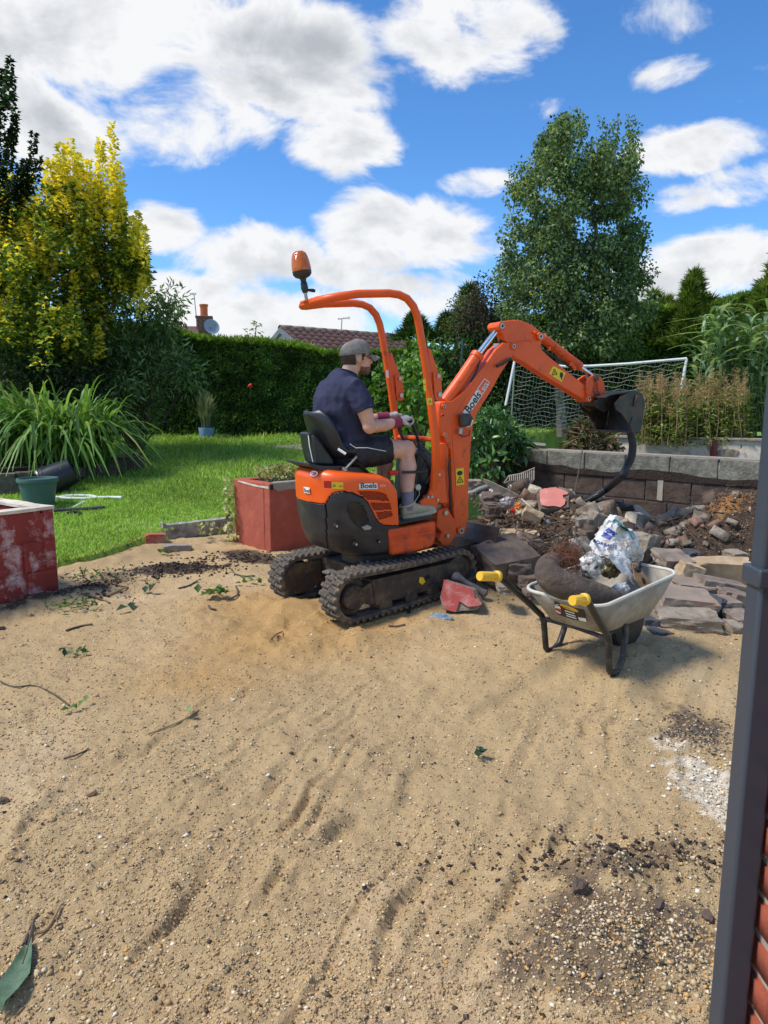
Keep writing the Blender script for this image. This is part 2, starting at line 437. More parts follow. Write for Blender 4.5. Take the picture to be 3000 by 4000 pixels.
def sand_h(x, y):
    w = fbm2(x*1.1+3, y*1.1, 4, 3)
    h = .022*w + .016*fbm2(x*4.1, y*4.1, 4, 9) + .010*fbm2(x*14, y*14, 4, 21) + .0055*fbm2(x*46, y*46, 3, 24) + .006*np.maximum(0, fbm2(x*22, y*22, 3, 25)-.1) + .012*np.maximum(0, .25-np.abs(fbm2(x*3.1+.5*y, y*1.6, 4, 23)))*4*.5
    xx = x + .05*fbm2(x*2.3, y*2.3, 3, 31); yy = y + .05*fbm2(x*2.3+9, y*2.3, 3, 32)
    brk = fbm2(x*5.5+7, y*5.5, 3, 35); brk2 = fbm2(x*11, y*11, 3, 36)
    for (x0, y0, a, Lg, wd, dp) in FUR:
        c, s_ = math.cos(a), math.sin(a)
        t = (xx-x0)*c + (yy-y0)*s_; d = -(xx-x0)*s_ + (yy-y0)*c + .02*brk2
        env = sstep(t, 0, .2)*(1-sstep(t, Lg-.3, Lg+.1))*np.clip(.85+1.1*brk, .3, 1.3)
        dp = min(dp*.8, .0165); h = h + env*(-dp*.75*np.exp(-(d/wd)**2) + dp*1.0*np.exp(-((d-wd*1.4)/wd)**2) + dp*.35*np.exp(-((d+wd*1.5)/(wd*1.2))**2))
    # trampled, clodded sand round the tracks and the seat of the machine
    lx = (x-TRK.O[0])*TRK.fw[0] + (y-TRK.O[1])*TRK.fw[1]; ly = (x-TRK.O[0])*TRK.le[0] + (y-TRK.O[1])*TRK.le[1]
    inm = np.exp(-np.maximum(np.abs(lx)-.75, 0)**2/.06 - np.maximum(np.abs(ly)-.5, 0)**2/.06)
    h = h*(1-.6*inm) + inm*(.025 + .061*np.clip(lx, -.9, 1.0))
    rough = bump2(x, y, -.45, 4.2, .75, .5, .5) + .8*bump2(x, y, -.95, 4.9, .5, .4)
    cl = np.maximum(fbm2(x*7, y*7, 4, 41), 0)
    h = h + rough*(.085*cl + .012*fbm2(x*26, y*26, 3, 44))
    h = h + .085*bump2(x, y, -.42, 3.98, .2, .12, .9) + .07*bump2(x, y, -.1, 4.02, .17, .13) + .05*bump2(x, y, -.62, 4.75, .18, .2) + .055*bump2(x, y, .28, 4.32, .25, .1, .66)
    # soil against the planters, heap of soil by the dark patch, rise to the rubble
    h = h + .05*bump2(x, y, -1.75, 5.9, .4, .22, .4)*(.7+.9*np.abs(fbm2(x*9, y*9, 4, 51)))
    h = h + .10*np.exp(-np.maximum(-lawn_edge_d(x, y), 0)**2/.03)*sstep(x, -3.4, -2.2)*0.6
    h = h + .08*bump2(x, y, -2.35, 4.95, .14, .5, R(-36))
    h = h + .095*np.exp(-(np.hypot((x-1.2)/.75, (y-3.8)/.6))**4)
    h = h + .05*bump2(x, y, .55, 1.62, .28, .22)*(1+.6*fbm2(x*11, y*11, 4, 61)) + .06*bump2(x, y, .75, 1.95, .32, .12, .3)*(1+fbm2(x*9, y*9, 4, 62))
    return h
def ground_cols(x, y):
    sand = np.array(srgb(198, 169, 124)); pale = np.array(srgb(210, 183, 143)); yell = np.array(srgb(202, 160, 102)); grit = np.array(srgb(164, 139, 105))
    soil = np.array(srgb(76, 61, 51)); chalk = np.array(srgb(222, 208, 184)); dsoil = np.array(srgb(88, 74, 66))
    n1 = fbm2(x*1.5, y*1.5, 5, 71)[:, None]; n2 = fbm2(x*6, y*6, 5, 72)[:, None]; n3 = fbm2(x*30, y*30, 3, 73)[:, None]
    c = sand*(1+.12*n1) + 0*n2
    c = c + (pale-sand)*sstep(n1, .0, .7)
    c = c + (grit-c)*.55*sstep(n2+.5*n3, .05, .8)
    wet = (bump2(x, y, -.45, 4.15, .8, .45, .5) + .7*bump2(x, y, -.9, 4.9, .55, .5) + .5*bump2(x, y, -.9, 3.4, .3, .2))[:, None]
    c = c + (yell*.92-c)*np.clip(wet*1.2+.25*n2*wet, 0, .9)
    def patch(m, col, amt=1., e0=.35, e1=.6):
        nonlocal c
        k = sstep(m[:, None] + .42*n2 + .22*n3, e0, e1)*amt; c = c + (col*(1+.35*n3+.2*n2)-c)*k
    patch(bump2(x, y, -1.75, 5.92, .42, .26, .4), soil)
    patch(bump2(x, y, -1.25, 6.5, .55, .2, R(-50)), soil*1.1, .9)
    patch(.85*bump2(x, y, -2.3, 5.05, .15, .6, R(-36)), soil, .95)
    patch(.7*bump2(x, y, -2.2, 5.6, .3, .45, R(-36)), dsoil, .75)
    patch(.9*bump2(x, y, .60, 1.64, .32, .20, .2), dsoil*1.05, .75)
    patch(.8*bump2(x, y, .78, 1.98, .42, .12, .25), dsoil, .65)
    patch(.8*bump2(x, y, 1.16, 1.86, .3, .22, .2), dsoil, .65)
    patch(.8*bump2(x, y, 1.36, 2.95, .16, .2, .2), dsoil*1.15, .8)
    patch(bump2(x, y, 1.28, 2.36, .19, .38, .25), chalk, .97, .42, .55)
    patch(.6*bump2(x, y, -1.5, 2.25, .14, .2), soil, .7)
    patch(sstep(x, .75, 1.05)*sstep(y, 4.95, 5.3), soil*1.15, .97, .45, .7)
    patch(.9*bump2(x, y, 2.95, 6.0, .3, .2, .3), np.array(srgb(168, 118, 66)), .9)
    patch(.55*bump2(x, y, 1.6, 6.4, .9, .6), np.array(srgb(104, 88, 76)), .6)
    return np.clip(c, 0, 1)
ys = np.exp(np.linspace(math.log(.75), math.log(8.4), 440)); ss = np.linspace(-.92, .9, 470)
GX = (ys[:, None]*ss[None, :]).ravel(); GY = np.repeat(ys, len(ss))
def excavated(x, y):                            # the dug-out trench in front of the block wall and the spoil beside it
    d = sstep(x, .75, 1.25)*sstep(y, 5.25, 5.75)
    m = .14*bump2(x, y, 1.1, 5.7, .5, .35) + .54*bump2(x, y, 1.1, 6.75, .6, .5) + .36*bump2(x, y, 1.75, 6.35, .5, .5) + .50*bump2(x, y, 3.35, 6.25, .75, .6, -.6) + .30*bump2(x, y, 2.75, 5.9, .6, .45) + .12*bump2(x, y, 2.3, 6.9, .5, .3, -.7)
    lump = .06*fbm2(x*5, y*5, 5, 81) + .06*np.abs(fbm2(x*13, y*13, 4, 82))
    return d*(.03+m+lump)
GZ = sand_h(GX, GY) + excavated(GX, GY)
below = sstep(lawn_edge_d(GX, GY), .02, .25); GZ = GZ*(1-below) - .25*below      # tucked under the lawn
ny, nx = len(ys), len(ss)
idx = np.arange(ny*nx).reshape(ny, nx)
GF = np.stack([idx[:-1, :-1], idx[:-1, 1:], idx[1:, 1:], idx[1:, :-1]], -1).reshape(-1, 4)
def sand_material():
    t = NT('sand_and_grit'); c = t.attr('col')
    g = t.noise(190, 3, .7); g2 = t.noise(420, 2, .6)
    k = t.ramp(g, [(.25, .62), (.5, 1.), (.78, 1.3)]); c = t.mix(1., c, k, 'MULTIPLY')
    v = t.n('ShaderNodeTexVoronoi'); v.inputs['Scale'].default_value = 95; t.k(t.tc, v.inputs['Vector'])
    sp = t.ramp(v.outputs['Color'], [(.80, 0.), (.84, 1.)], 'LINEAR')
    near = t.ramp(v.outputs['Distance'], [(.25, 1.), (.42, 0.)]); sp = t.math('MULTIPLY', sp, near)
    c = t.mix(t.math('MULTIPLY', sp, .8), c, srgb(206, 186, 150))
    v2 = t.n('ShaderNodeTexVoronoi'); v2.inputs['Scale'].default_value = 70; t.k(t.tc, v2.inputs['Vector'])
    sp2 = t.math('MULTIPLY', t.ramp(v2.outputs['Color'], [(.80, 0.), (.83, 1.)]), t.ramp(v2.outputs['Distance'], [(.22, 1.), (.4, 0.)]))
    c = t.mix(t.math('MULTIPLY', sp2, .7), c, srgb(72, 62, 52))
    h = t.math('ADD', t.math('MULTIPLY', g, 1.), t.math('MULTIPLY', t.noise(60, 4, .7), 1.4)); h = t.math('ADD', h, g2)
    t.bump(h, .85, .006); return t.set(c, .95, 0., .15)
M_sand = sand_material()
o = npmesh('sand_ground', np.stack([GX, GY, GZ], 1), GF, M_sand, col=ground_cols(GX, GY), smooth=True, off=(0, 0, 0)); tag(o, kind='structure')

ax_, ay_ = np.meshgrid(np.arange(-9, 8.01, .25), np.arange(-4, 5.26, .25)); ax_, ay_ = ax_.ravel(), ay_.ravel(); ai_ = np.arange(len(ax_)).reshape(-1, 69)
az_ = -.10+.01*fbm2(ax_*2, ay_*2, 3, 7)
tag(npmesh('sand_surround', np.stack([ax_, ay_, az_], 1), np.stack([ai_[:-1, :-1], ai_[:-1, 1:], ai_[1:, 1:], ai_[1:, :-1]], -1).reshape(-1, 4), M_sand, col=ground_cols(ax_, ay_), smooth=True, off=(0, 0, 0)), kind='structure')
def wall_d(x, y):                               # signed distance behind the face of the block wall
    return (x-1.55)*.69 + (y-8.05)*.72
def is_lawn(x, y):
    return (lawn_edge_d(x, y) > .03) & ((x < -1.62) | ((y > 7.78) & (x < 1.5)) | (wall_d(x, y) > .03))
def lawn_h(x, y):
    a = .085 + .069*(y-6.0); b = .86 + .006*(y-7.5)
    k = sstep(x, .3, 1.6)*np.maximum(sstep(y, 7.2, 7.7), sstep(wall_d(x, y), -.2, .0))
    h = a*(1-k) + b*k
    h = np.where(y > 24, np.minimum(h, 1.2), h)
    return h + .02*fbm2(x*1.3, y*1.3, 3, 91)
lx_ = np.concatenate([[-160, -90, -50, -28], np.arange(-16, 12, .12), [16, 28, 50, 90, 160]]); ly_ = np.concatenate([[-40, -10], np.arange(2.5, 18, .12), [20, 26, 40, 80, 160, 300]])
LX, LY = np.meshgrid(lx_, ly_); LX = LX.ravel(); LY = LY.ravel()
LZ = lawn_h(LX, np.maximum(LY, 5.5))
cut = np.minimum(sstep(lawn_edge_d(LX, LY), -.02, .1), np.maximum.reduce([1-sstep(LX, -1.68, -1.62), sstep(LY, 7.7, 7.8)*(1-sstep(LX, 1.45, 1.55)), sstep(wall_d(LX, LY), .04, .09)]))   # the dug-out yard lies lower
LZ = LZ*cut + (1-cut)*-.5
li = np.arange(len(LX)).reshape(len(ly_), len(lx_))
LF = np.stack([li[:-1, :-1], li[:-1, 1:], li[1:, 1:], li[1:, :-1]], -1).reshape(-1, 4)
t = NT('turf'); c = t.ramp(t.noise(2.2, 6, .6), [(.3, srgb(104, 134, 60)), (.7, srgb(142, 166, 86))]); t.bump(t.noise(60, 4, .7), .8, .02); M_turf = t.set(c, .95, 0, .1)
o = npmesh('lawn', np.stack([LX, LY, LZ], 1), LF, M_turf, smooth=True, off=(0, 0, 0)); tag(o, kind='structure')

# grass blades
def grass(n, xr, yr, hmin, hmax, dens_pow=1.3):
    y = yr[0] + (yr[1]-yr[0])*rng.random(n)**dens_pow; x = xr[0] + (xr[1]-xr[0])*rng.random(n)
    ok = is_lawn(x, y) & (np.abs(x) < y*.62+.6); x, y = x[ok], y[ok]
    n = len(x); z = lawn_h(x, y)-.005
    tuft = .6 + .8*np.clip(fbm2(x*2.2, y*2.2, 4, 95)+.4, 0, 1.2)
    h = rng.uniform(hmin, hmax, n)*tuft*np.clip(y/9, .8, 1.25)
    lean = rng.normal(size=(n, 3))*.55; lean[:, 2] = 1
    d = unit(lean); nn = rand_dirs(n)
    pc = fbm2(x*.8, y*.8, 4, 97)[:, None]
    col = pick_cols(n, [srgb(150, 186, 86), srgb(168, 202, 98), srgb(188, 212, 120), srgb(122, 160, 68), srgb(204, 204, 146)], [.3, .32, .2, .11, .07], .18)*(1+.25*pc)
    return leaf_arrays(np.stack([x, y, z], 1), d, nn, h, .006+.0007*y, np.clip(col, 0, 1), .1)
parts = [grass(130000, (-6.5, 1.2), (5.8, 10), .03, .085, 1.), grass(100000, (-9, 5), (8, 15.2), .05, .11, 1.)]
V, Fc, Cc = stack_arrays(parts)
M_grass = leafmat('grass_blades', .42, .6, .2)
tag(npmesh('grass', V, Fc, M_grass, col=Cc, off=(0, 0, 0)), 'short rough green grass growing all over the lawn', 'grass', kind='stuff')

# loose grit, stones and dark crumbs lying on the sand
def stones(n, x, y, z, sz, col, flat=.6):
    base = np.array([[1, 0, 0], [-1, 0, 0], [0, 1, 0], [0, -1, 0], [0, 0, 1], [0, 0, -1]], float)
    Fb = np.array([[0, 2, 4], [2, 1, 4], [1, 3, 4], [3, 0, 4], [2, 0, 5], [1, 2, 5], [3, 1, 5], [0, 3, 5]])
    jit = 1+rng.uniform(-.35, .35, (n, 6, 1)); sc = sz[:, None, None]*np.stack([rng.uniform(.7, 1.4, n), rng.uniform(.6, 1., n), np.full(n, flat)], 1)[:, None, :]
    p = base[None]*jit*sc; a = rng.uniform(0, 6.28, n); ca, sa = np.cos(a)[:, None], np.sin(a)[:, None]
    q = np.stack([p[..., 0]*ca - p[..., 1]*sa, p[..., 0]*sa + p[..., 1]*ca, p[..., 2]], -1) + np.stack([x, y, z], 1)[:, None, :]
    return q.reshape(-1, 3), (Fb[None]+np.arange(n)[:, None, None]*6).reshape(-1, 3), np.repeat(col, 6, axis=0)
def on_sand(n, pw=1.):
    y = 1.15*np.exp(rng.random(n)**pw*math.log(6.2/1.15)); x = y*rng.uniform(-.66, .62, n)
    ok = (lawn_edge_d(x, y) < -.1); return x[ok], y[ok]
ST = []
x, y = on_sand(64000, 1.15)
keep = rng.random(len(x)) < np.clip(.55+.9*fbm2(x*3, y*3, 4, 101), .12, 1); x, y = x[keep], y[keep]
ST.append(stones(len(x), x, y, sand_h(x, y)+.001, rng.gamma(2.2, .0011, len(x))+.0015, pick_cols(len(x), [srgb(214, 192, 152), srgb(186, 160, 118), srgb(160, 138, 104), srgb(132, 116, 94), srgb(92, 84, 74), srgb(226, 214, 190), srgb(190, 146, 84)], [.22, .28, .24, .10, .03, .08, .05])))
x, y = on_sand(42000, 1.15)
keep = rng.random(len(x)) < np.clip(.4+1.4*fbm2(x*2, y*2, 4, 105), .05, 1); x, y = x[keep], y[keep]
ST.append(stones(len(x), x, y, sand_h(x, y)+.001, rng.gamma(2., .0011, len(x))+.0015, pick_cols(len(x), [srgb(192, 163, 120), srgb(202, 174, 134), srgb(174, 146, 108), srgb(156, 130, 98)], None, .08), .7))
x, y = on_sand(1300, 1.2)
ST.append(stones(len(x), x, y, sand_h(x, y)+.002, rng.gamma(1.6, .0018, len(x))+.002, pick_cols(len(x), [srgb(58, 50, 44), srgb(80, 70, 60), srgb(104, 90, 74)]), .5))
for (cx, cy, rx, ry, n, smin, smax, cs) in [(.55, 1.60, .22, .15, 900, .0025, .0085, 0), (.8, 1.72, .34, .2, 500, .0025, .008, 0), (1.22, 2.42, .13, .26, 260, .004, .013, 1), (1.34, 2.86, .16, .16, 700, .004, .009, 2), (.95, 1.5, .3, .12, 300, .005, .014, 0), (.75, 1.98, .4, .12, 500, .004, .012, 3), (-1.74, 5.9, .35, .22, 700, .006, .02, 3), (-2.2, 5.3, .2, .5, 400, .005, .018, 3), (-1.3, 6.45, .4, .2, 400, .006, .02, 3)]:
    x = rng.normal(cx, rx*.62, n); y = rng.normal(cy, ry*.62, n)
    cols = [[srgb(222, 208, 180), srgb(200, 178, 140), srgb(172, 150, 116), srgb(206, 160, 98), srgb(120, 108, 96), srgb(60, 54, 50)], [srgb(232, 222, 202), srgb(214, 200, 172)], [srgb(92, 84, 76), srgb(130, 116, 100), srgb(176, 158, 130), srgb(70, 64, 60)], [srgb(52, 43, 38), srgb(74, 61, 53), srgb(62, 52, 46)]][cs]
    s_ = smin + (smax-smin)*rng.random(n)**2.6
    ST.append(stones(n, x, y, sand_h(x, y)+s_*.3, s_, pick_cols(n, cols, None, .12), .65))
for (cx, cy, rx, ry, n, smin, smax) in [(3.0, 6.1, .55, .45, 1800, .004, .014), (2.4, 5.9, .6, .4, 900, .004, .02), (1.3, 6.2, .6, .55, 1500, .006, .035), (1.0, 5.5, .35, .35, 500, .006, .03), (1.9, 5.3, .6, .3, 600, .005, .03)]:
    x = rng.normal(cx, rx*.7, n); y = rng.normal(cy, ry*.7, n); ok = wall_d(x, y) < -.05; x, y = x[ok], y[ok]; n = len(x); s_ = smin + (smax-smin)*rng.random(n)**2.4
    ST.append(stones(n, x, y, ground_h(x, y)+s_*.3, s_, pick_cols(n, [srgb(176, 158, 128), srgb(140, 120, 96), srgb(112, 94, 78), srgb(78, 64, 54), srgb(62, 50, 42)], [.10, .2, .24, .24, .22], .15), .7))
V, Fc, Cc = stack_arrays(ST)
t = NT('grit_stone'); t.set(t.attr('col'), .85, 0, .3); M_grit = t.m
tag(npmesh('loose_grit', V, Fc, M_grit, col=np.clip(Cc, 0, 1), off=(0, 0, 0)), 'loose pebbles and dark crumbs scattered over the sand', 'grit', kind='stuff')

# rough fragments of stone and mortar strewn through the rubble
def frag(n, cx, cy, rx, ry, smin, smax, lift=.3):
    x = rng.normal(cx, rx, n); y = rng.normal(cy, ry, n); ok = (wall_d(x, y) < -.08) & (y > 4.9-.25*(x-1)); x, y = x[ok], y[ok]; s_ = smin+(smax-smin)*rng.random(len(x))**2
    return stones(len(x), x, y, ground_h(x, y)+s_*lift, s_, pick_cols(len(x), [srgb(160, 146, 126), srgb(128, 112, 94), srgb(100, 86, 72), srgb(188, 176, 156), srgb(84, 68, 56), srgb(150, 110, 90)], [.22, .22, .2, .12, .18, .06], .15), .75)
_rk = []
for k in range(9):
    me_ = rock_mesh('tmp_rock', (1, 1, 1), 300+k, 7, .09, .66, 1); me_.calc_loop_triangles()
    v_ = np.zeros(len(me_.vertices)*3); me_.vertices.foreach_get('co', v_); t_ = np.zeros(len(me_.loop_triangles)*3, np.int32); me_.loop_triangles.foreach_get('vertices', t_); _rk.append((v_.reshape(-1, 3), t_.reshape(-1, 3))); bpy.data.meshes.remove(me_)
def chunks(n, cx, cy, rx, ry, smin, smax):
    out = []
    for k in range(n):
        x, y = rng.normal(cx, rx), rng.normal(cy, ry)
        if wall_d(x, y) > -.12 or y < 4.95-.25*(x-1) or x < .72 or math.hypot(x-1.52, y-6.2) < .27: continue
        v_, t_ = _rk[rng.integers(9)]; s_ = smin+(smax-smin)*rng.random()**1.8; q = Matrix.Rotation(rng.uniform(0, 6.28), 3, 'Z') @ Matrix.Rotation(rng.normal()*.5, 3, 'X') @ Matrix.Rotation(rng.normal()*.4, 3, 'Y')
        P = (v_*np.array([s_, s_*rng.uniform(.5, .9), s_*rng.uniform(.3, .7)])) @ np.array(q).T + np.array([x, y, ground_h(np.array([x]), np.array([y]))[0]+s_*.12])
        c = pick_cols(1, [srgb(164, 150, 130), srgb(136, 120, 102), srgb(110, 94, 80), srgb(190, 178, 158), srgb(150, 116, 98), srgb(128, 112, 100)], [.24, .24, .2, .12, .1, .1], .12); out.append((P, t_, np.repeat(c, len(P), 0)))
    return out
V, Fc, Cc = stack_arrays([frag(420, 1.2, 6.1, .45, .45, .01, .035), frag(160, 1.0, 5.4, .3, .3, .01, .03), frag(240, 2.2, 5.7, .55, .4, .01, .03), frag(200, 2.9, 5.6, .5, .3, .008, .025)] + chunks(240, 1.3, 6.3, .42, .4, .05, .22) + chunks(40, 1.0, 5.5, .25, .25, .05, .16) + chunks(90, 2.1, 5.8, .5, .3, .05, .18) + chunks(40, 2.2, 5.05, .5, .15, .04, .14))
t = NT('rubble_grain'); c = t.mix(t.ramp(t.noise(9, 7, .65), [(.42, 0.), (.62, .75)]), t.attr('col'), srgb(92, 76, 64)); t.bump(t.noise(45, 5, .7), .8, .012); t.set(c, .95, 0, .2)
tag(npmesh('rubble_fragments', V, Fc, t.m, col=np.clip(Cc, 0, 1), off=(0, 0, 0)), 'small broken stone and mortar fragments strewn through the rubble', 'rubble', kind='stuff')
# height lookup so that later things can be set on the ground quickly
_hx = np.arange(-5, 5.01, .02); _hy = np.arange(.9, 8.41, .02); _HX, _HY = np.meshgrid(_hx, _hy); _HZ = ground_h(_HX.ravel(), _HY.ravel()).reshape(_HX.shape)
def ground_at(x, y):
    fx = min(max((float(x)+5)/.02, 0), len(_hx)-2); fy = min(max((float(y)-.9)/.02, 0), len(_hy)-2); i, j = int(fx), int(fy); u, v = fx-i, fy-j
    return (_HZ[j, i]*(1-u)+_HZ[j, i+1]*u)*(1-v)+(_HZ[j+1, i]*(1-u)+_HZ[j+1, i+1]*u)*v
# ================================================================ mini excavator
M_or = pm('orange_paint', srgb(236, 90, 20), .10, 5, .42, .05, 120, dirt=srgb(120, 66, 40), damt=.32, dscale=11, dsharp=.09)
M_orb = pm('orange_bonnet', srgb(238, 93, 20), .08, 5, .36, .03, 90, dirt=srgb(150, 84, 50), damt=.29, dscale=16, dsharp=.08)
M_ord = pm('orange_scuffed', srgb(226, 84, 24), .16, 14, .55, .15, 90, dirt=srgb(96, 58, 40), damt=.36, dscale=10)
M_blk = pm('black_plastic', (.022, .023, .026), .3, 8, .42, .05, 150, dirt=(.075, .066, .056), damt=.36, dscale=6)
M_blk2 = pm('black_vinyl', (.018, .018, .020), .2, 8, .38, .08, 160, dirt=(.06, .055, .05), damt=.3, dscale=9)
M_rub = pm('track_rubber', (.055, .054, .052), .25, 12, .8, .25, 90, dirt=srgb(146, 120, 84), damt=.42, dscale=16)
M_steel = pm('muddy_steel', srgb(62, 52, 44), .3, 10, .7, .3, 70, dirt=srgb(120, 98, 70), damt=.40, dscale=8)
M_bkt = pm('bucket_steel', (.035, .033, .034), .3, 10, .45, .25, 60, metal=.3, dirt=srgb(92, 72, 58), damt=.42, dscale=7)
M_chr = pm('chrome', (.75, .75, .76), .03, 6, .16, metal=1.)
M_bolt = pm('bolt_steel', (.42, .41, .40), .2, 30, .4, metal=.8)
M_hose = pm('black_hose', (.02, .02, .02), .2, 20, .5)
M_ghose = pm('grey_hose', srgb(110, 112, 110), .15, 12, .5, dirt=srgb(120, 98, 70), damt=.4)
M_yel = pm('yellow_label', srgb(240, 205, 30), .05, 8, .45, dirt=srgb(150, 120, 40), damt=.25, dscale=30)
M_wht = pm('white_label', srgb(236, 236, 232), .04, 8, .45, dirt=srgb(170, 160, 150), damt=.22, dscale=30)
M_red = pm('red_label', srgb(200, 40, 26), .06, 8, .4)
M_ink = pm('black_ink', (.015, .015, .015), .1, 8, .5)
M_pink = pm('pale_print', srgb(240, 190, 180), .05, 8, .5)
M_dark = pm('dark_interior', (.012, .011, .010), .3, 8, .8)
def PL(c, pts, y): return [UPP.l(c, px, py, y) for (px, py) in pts]
def UB(): return MB(UPP)
Y_ = Vector((0, 1, 0))
def plate(mb, pts, th): return mb.prism(pts, (0, th, 0))
exo = UPP.w((0, 0, 0)); exo = Vector((exo.x, exo.y, .0))
EX = thing('mini_excavator', 'orange and black mini excavator on rubber tracks with raised boom and amber beacon', 'excavator', exo)

# ---- body shell: lofted round the plan outline, cut into bonnet, side door and counterweight
def project(w):
    x, y, z = w[..., 0], w[..., 1], w[..., 2]-CAM_H
    zc = y*math.cos(PITCH) - z*math.sin(PITCH); yc = y*math.sin(PITCH) + z*math.cos(PITCH)
    return np.stack([1500+FPX*x/zc, 2000-FPX*yc/zc], -1)
def inpoly(P, poly):
    x, y = P[..., 0], P[..., 1]; r = np.zeros(x.shape, bool); n = len(poly)
    for i in range(n):
        (x0, y0), (x1, y1) = poly[i], poly[(i+1) % n]
        c = ((y0 > y) != (y1 > y)); r ^= c & (x < (x1-x0)*(y-y0)/((y1-y0) if y1 != y0 else 1e-9)+x0)
    return r
HW = .335; XF = .055; XC = -.20; AR = .285
side = [(x, -HW) for x in np.linspace(XF, XC, 44)[:-1]]
arc = []
for ph in np.linspace(math.pi/2, -math.pi/2, 84):
    c, s_ = math.cos(ph), math.sin(ph); e = 2/2.5
    arc.append((XC - AR*abs(c)**e, -HW*math.copysign(abs(s_)**e, s_)))
plan = side + arc + [(x, HW) for x in np.linspace(XC, XF, 44)[1:]]
plan = np.array(plan); tg = np.gradient(plan, axis=0); tg = tg/np.linalg.norm(tg, axis=1, keepdims=True)
nin = np.stack([-tg[:, 1], tg[:, 0]], 1)
if nin[0, 1] < 0: nin = -nin
topx = [-.60, -.54, -.456, -.329, -.154, -.037, .017, .056]; topz = [1.0, .995, .99, .968, .942, .914, .885, .83]
botx = [-.60, -.50, -.43, -.36, -.2, .06]; botz = [.47, .445, .418, .40, .382, .366]
SN = 90
sv = np.linspace(0, 1, SN)
grid = np.zeros((SN, len(plan), 3))
rearw = np.clip((XC+.05-plan[:, 0])/.2, 0, 1)
for k, s_ in enumerate(sv):
    zt = np.interp(plan[:, 0], topx, topz); zb = np.interp(plan[:, 0], botx, botz)
    z = zb + (zt-zb)*s_
    ins = np.interp(z, [.36, .40, .45, .50, .56, .66, .78, .9, 1.], [.13, .10, .065, .04, .02, .006, 0, .004, .012])*(.25+.75*rearw)
    top = np.clip((s_-.90)/.10, 0, 1); ins = ins + .055*(1-np.sqrt(1-top**2*.999))
    if s_ < .05: ins = ins + .03*(1-s_/.05)**2
    p = plan + nin*ins[:, None]
    grid[k, :, 0] = p[:, 0]; grid[k, :, 1] = p[:, 1]; grid[k, :, 2] = z
def fw_np(L): return UPP.O + L[..., 0:1]*UPP.fw + L[..., 1:2]*UPP.le + L[..., 2:3]*UPP.up
cc = (grid[:-1, :-1]+grid[1:, :-1]+grid[:-1, 1:]+grid[1:, 1:])/4
mir = cc.copy(); mir[..., 1] = -np.abs(mir[..., 1])
px = project(fw_np(mir)); pc = np.stack([(px[..., 0]-1100)*2.0737, (px[..., 1]-1750)*2.0737], -1)
door_p = [(365, 452), (375, 430), (395, 395), (430, 365), (500, 355), (580, 365), (650, 395), (700, 440), (730, 500), (760, 560), (795, 612), (830, 630), (1400, 628), (1400, 990), (385, 990), (372, 700)]
vent_p = [(545, 450), (590, 430), (640, 450), (690, 520), (712, 600), (700, 640), (640, 640), (590, 610), (555, 560), (540, 500)]
gr_p = [[(612, 347), (790, 355), (850, 375), (874, 430), (705, 421), (650, 385)], [(718, 443), (880, 447), (892, 497), (745, 505)], [(765, 520), (896, 511), (899, 552), (790, 586)]]
door = inpoly(pc, door_p); near_side = np.abs(cc[..., 1]) > .25
hole = inpoly(pc, vent_p)
for g in gr_p: hole |= inpoly(pc, g)
hole &= (cc[..., 1] < 0)
cw = (~door) & (cc[..., 2] < np.interp(cc[..., 0], [-.6, -.35], [.775, .765])) & (pc[..., 0] < 500)
seam = np.zeros_like(door)
for a in (door, cw):
    seam[:, 1:] |= a[:, 1:] ^ a[:, :-1]; seam[1:, :] |= a[1:, :] ^ a[:-1, :]
W = fw_np(grid).reshape(-1, 3); gi = np.arange(SN*len(plan)).reshape(SN, len(plan))
GFc = np.stack([gi[:-1, :-1], gi[:-1, 1:], gi[1:, 1:], gi[1:, :-1]], -1)
def shell(name, m, mat):
    f = GFc[m & ~hole & ~seam][:, ::-1]; u, inv = np.unique(f, return_inverse=True)
    ob = npmesh(name, W[u], inv.reshape(-1, 4), mat, EX, smooth=True)
    so_ = ob.modifiers.new('thickness', 'SOLIDIFY'); so_.thickness = .008; so_.offset = -1
    return ob
bonnet = shell('bonnet', ~door & ~cw, M_orb); sdoor = shell('side_door', door, M_blk); shell('counterweight', cw, M_blk)
inner = grid.copy(); ctr = np.array([-.15, 0, .68]); inner = ctr + (inner-ctr)*np.array([.955, .945, .975])
npmesh('engine_bay', fw_np(inner).reshape(-1, 3), GFc.reshape(-1, 4), M_dark, EX)
m = UB(); n_ = len(plan); ring = [Vector(grid[-1, j]) for j in range(n_)]
mid = [Vector((np.clip(p.x, -.42, .05), 0, p.z+.012)) for p in ring]
m.add(ring+mid, [(j, j+1, n_+j+1, n_+j) for j in range(n_-1)]); m.build('bonnet_top', M_orb, EX, smooth=True)
m = UB(); m.box((.045, 0, .62), (.016, .62, .50)); m.build('footwell_panel', M_blk, EX, bevel=.006)
def clip_line(p, d, poly):
    ts = []
    for i in range(len(poly)):
        a, b = np.array(poly[i], float), np.array(poly[(i+1) % len(poly)], float); e = b-a
        det = d[0]*-e[1] + e[0]*d[1]
        if abs(det) < 1e-9: continue
        r = a-p; t_ = (r[0]*-e[1] + e[0]*r[1])/det; q = (d[0]*r[1]-d[1]*r[0])/det
        if 0 <= q <= 1: ts.append(t_)
    ts.sort(); return [(p+d*ts[i], p+d*ts[i+1]) for i in range(0, len(ts)-1, 2)]
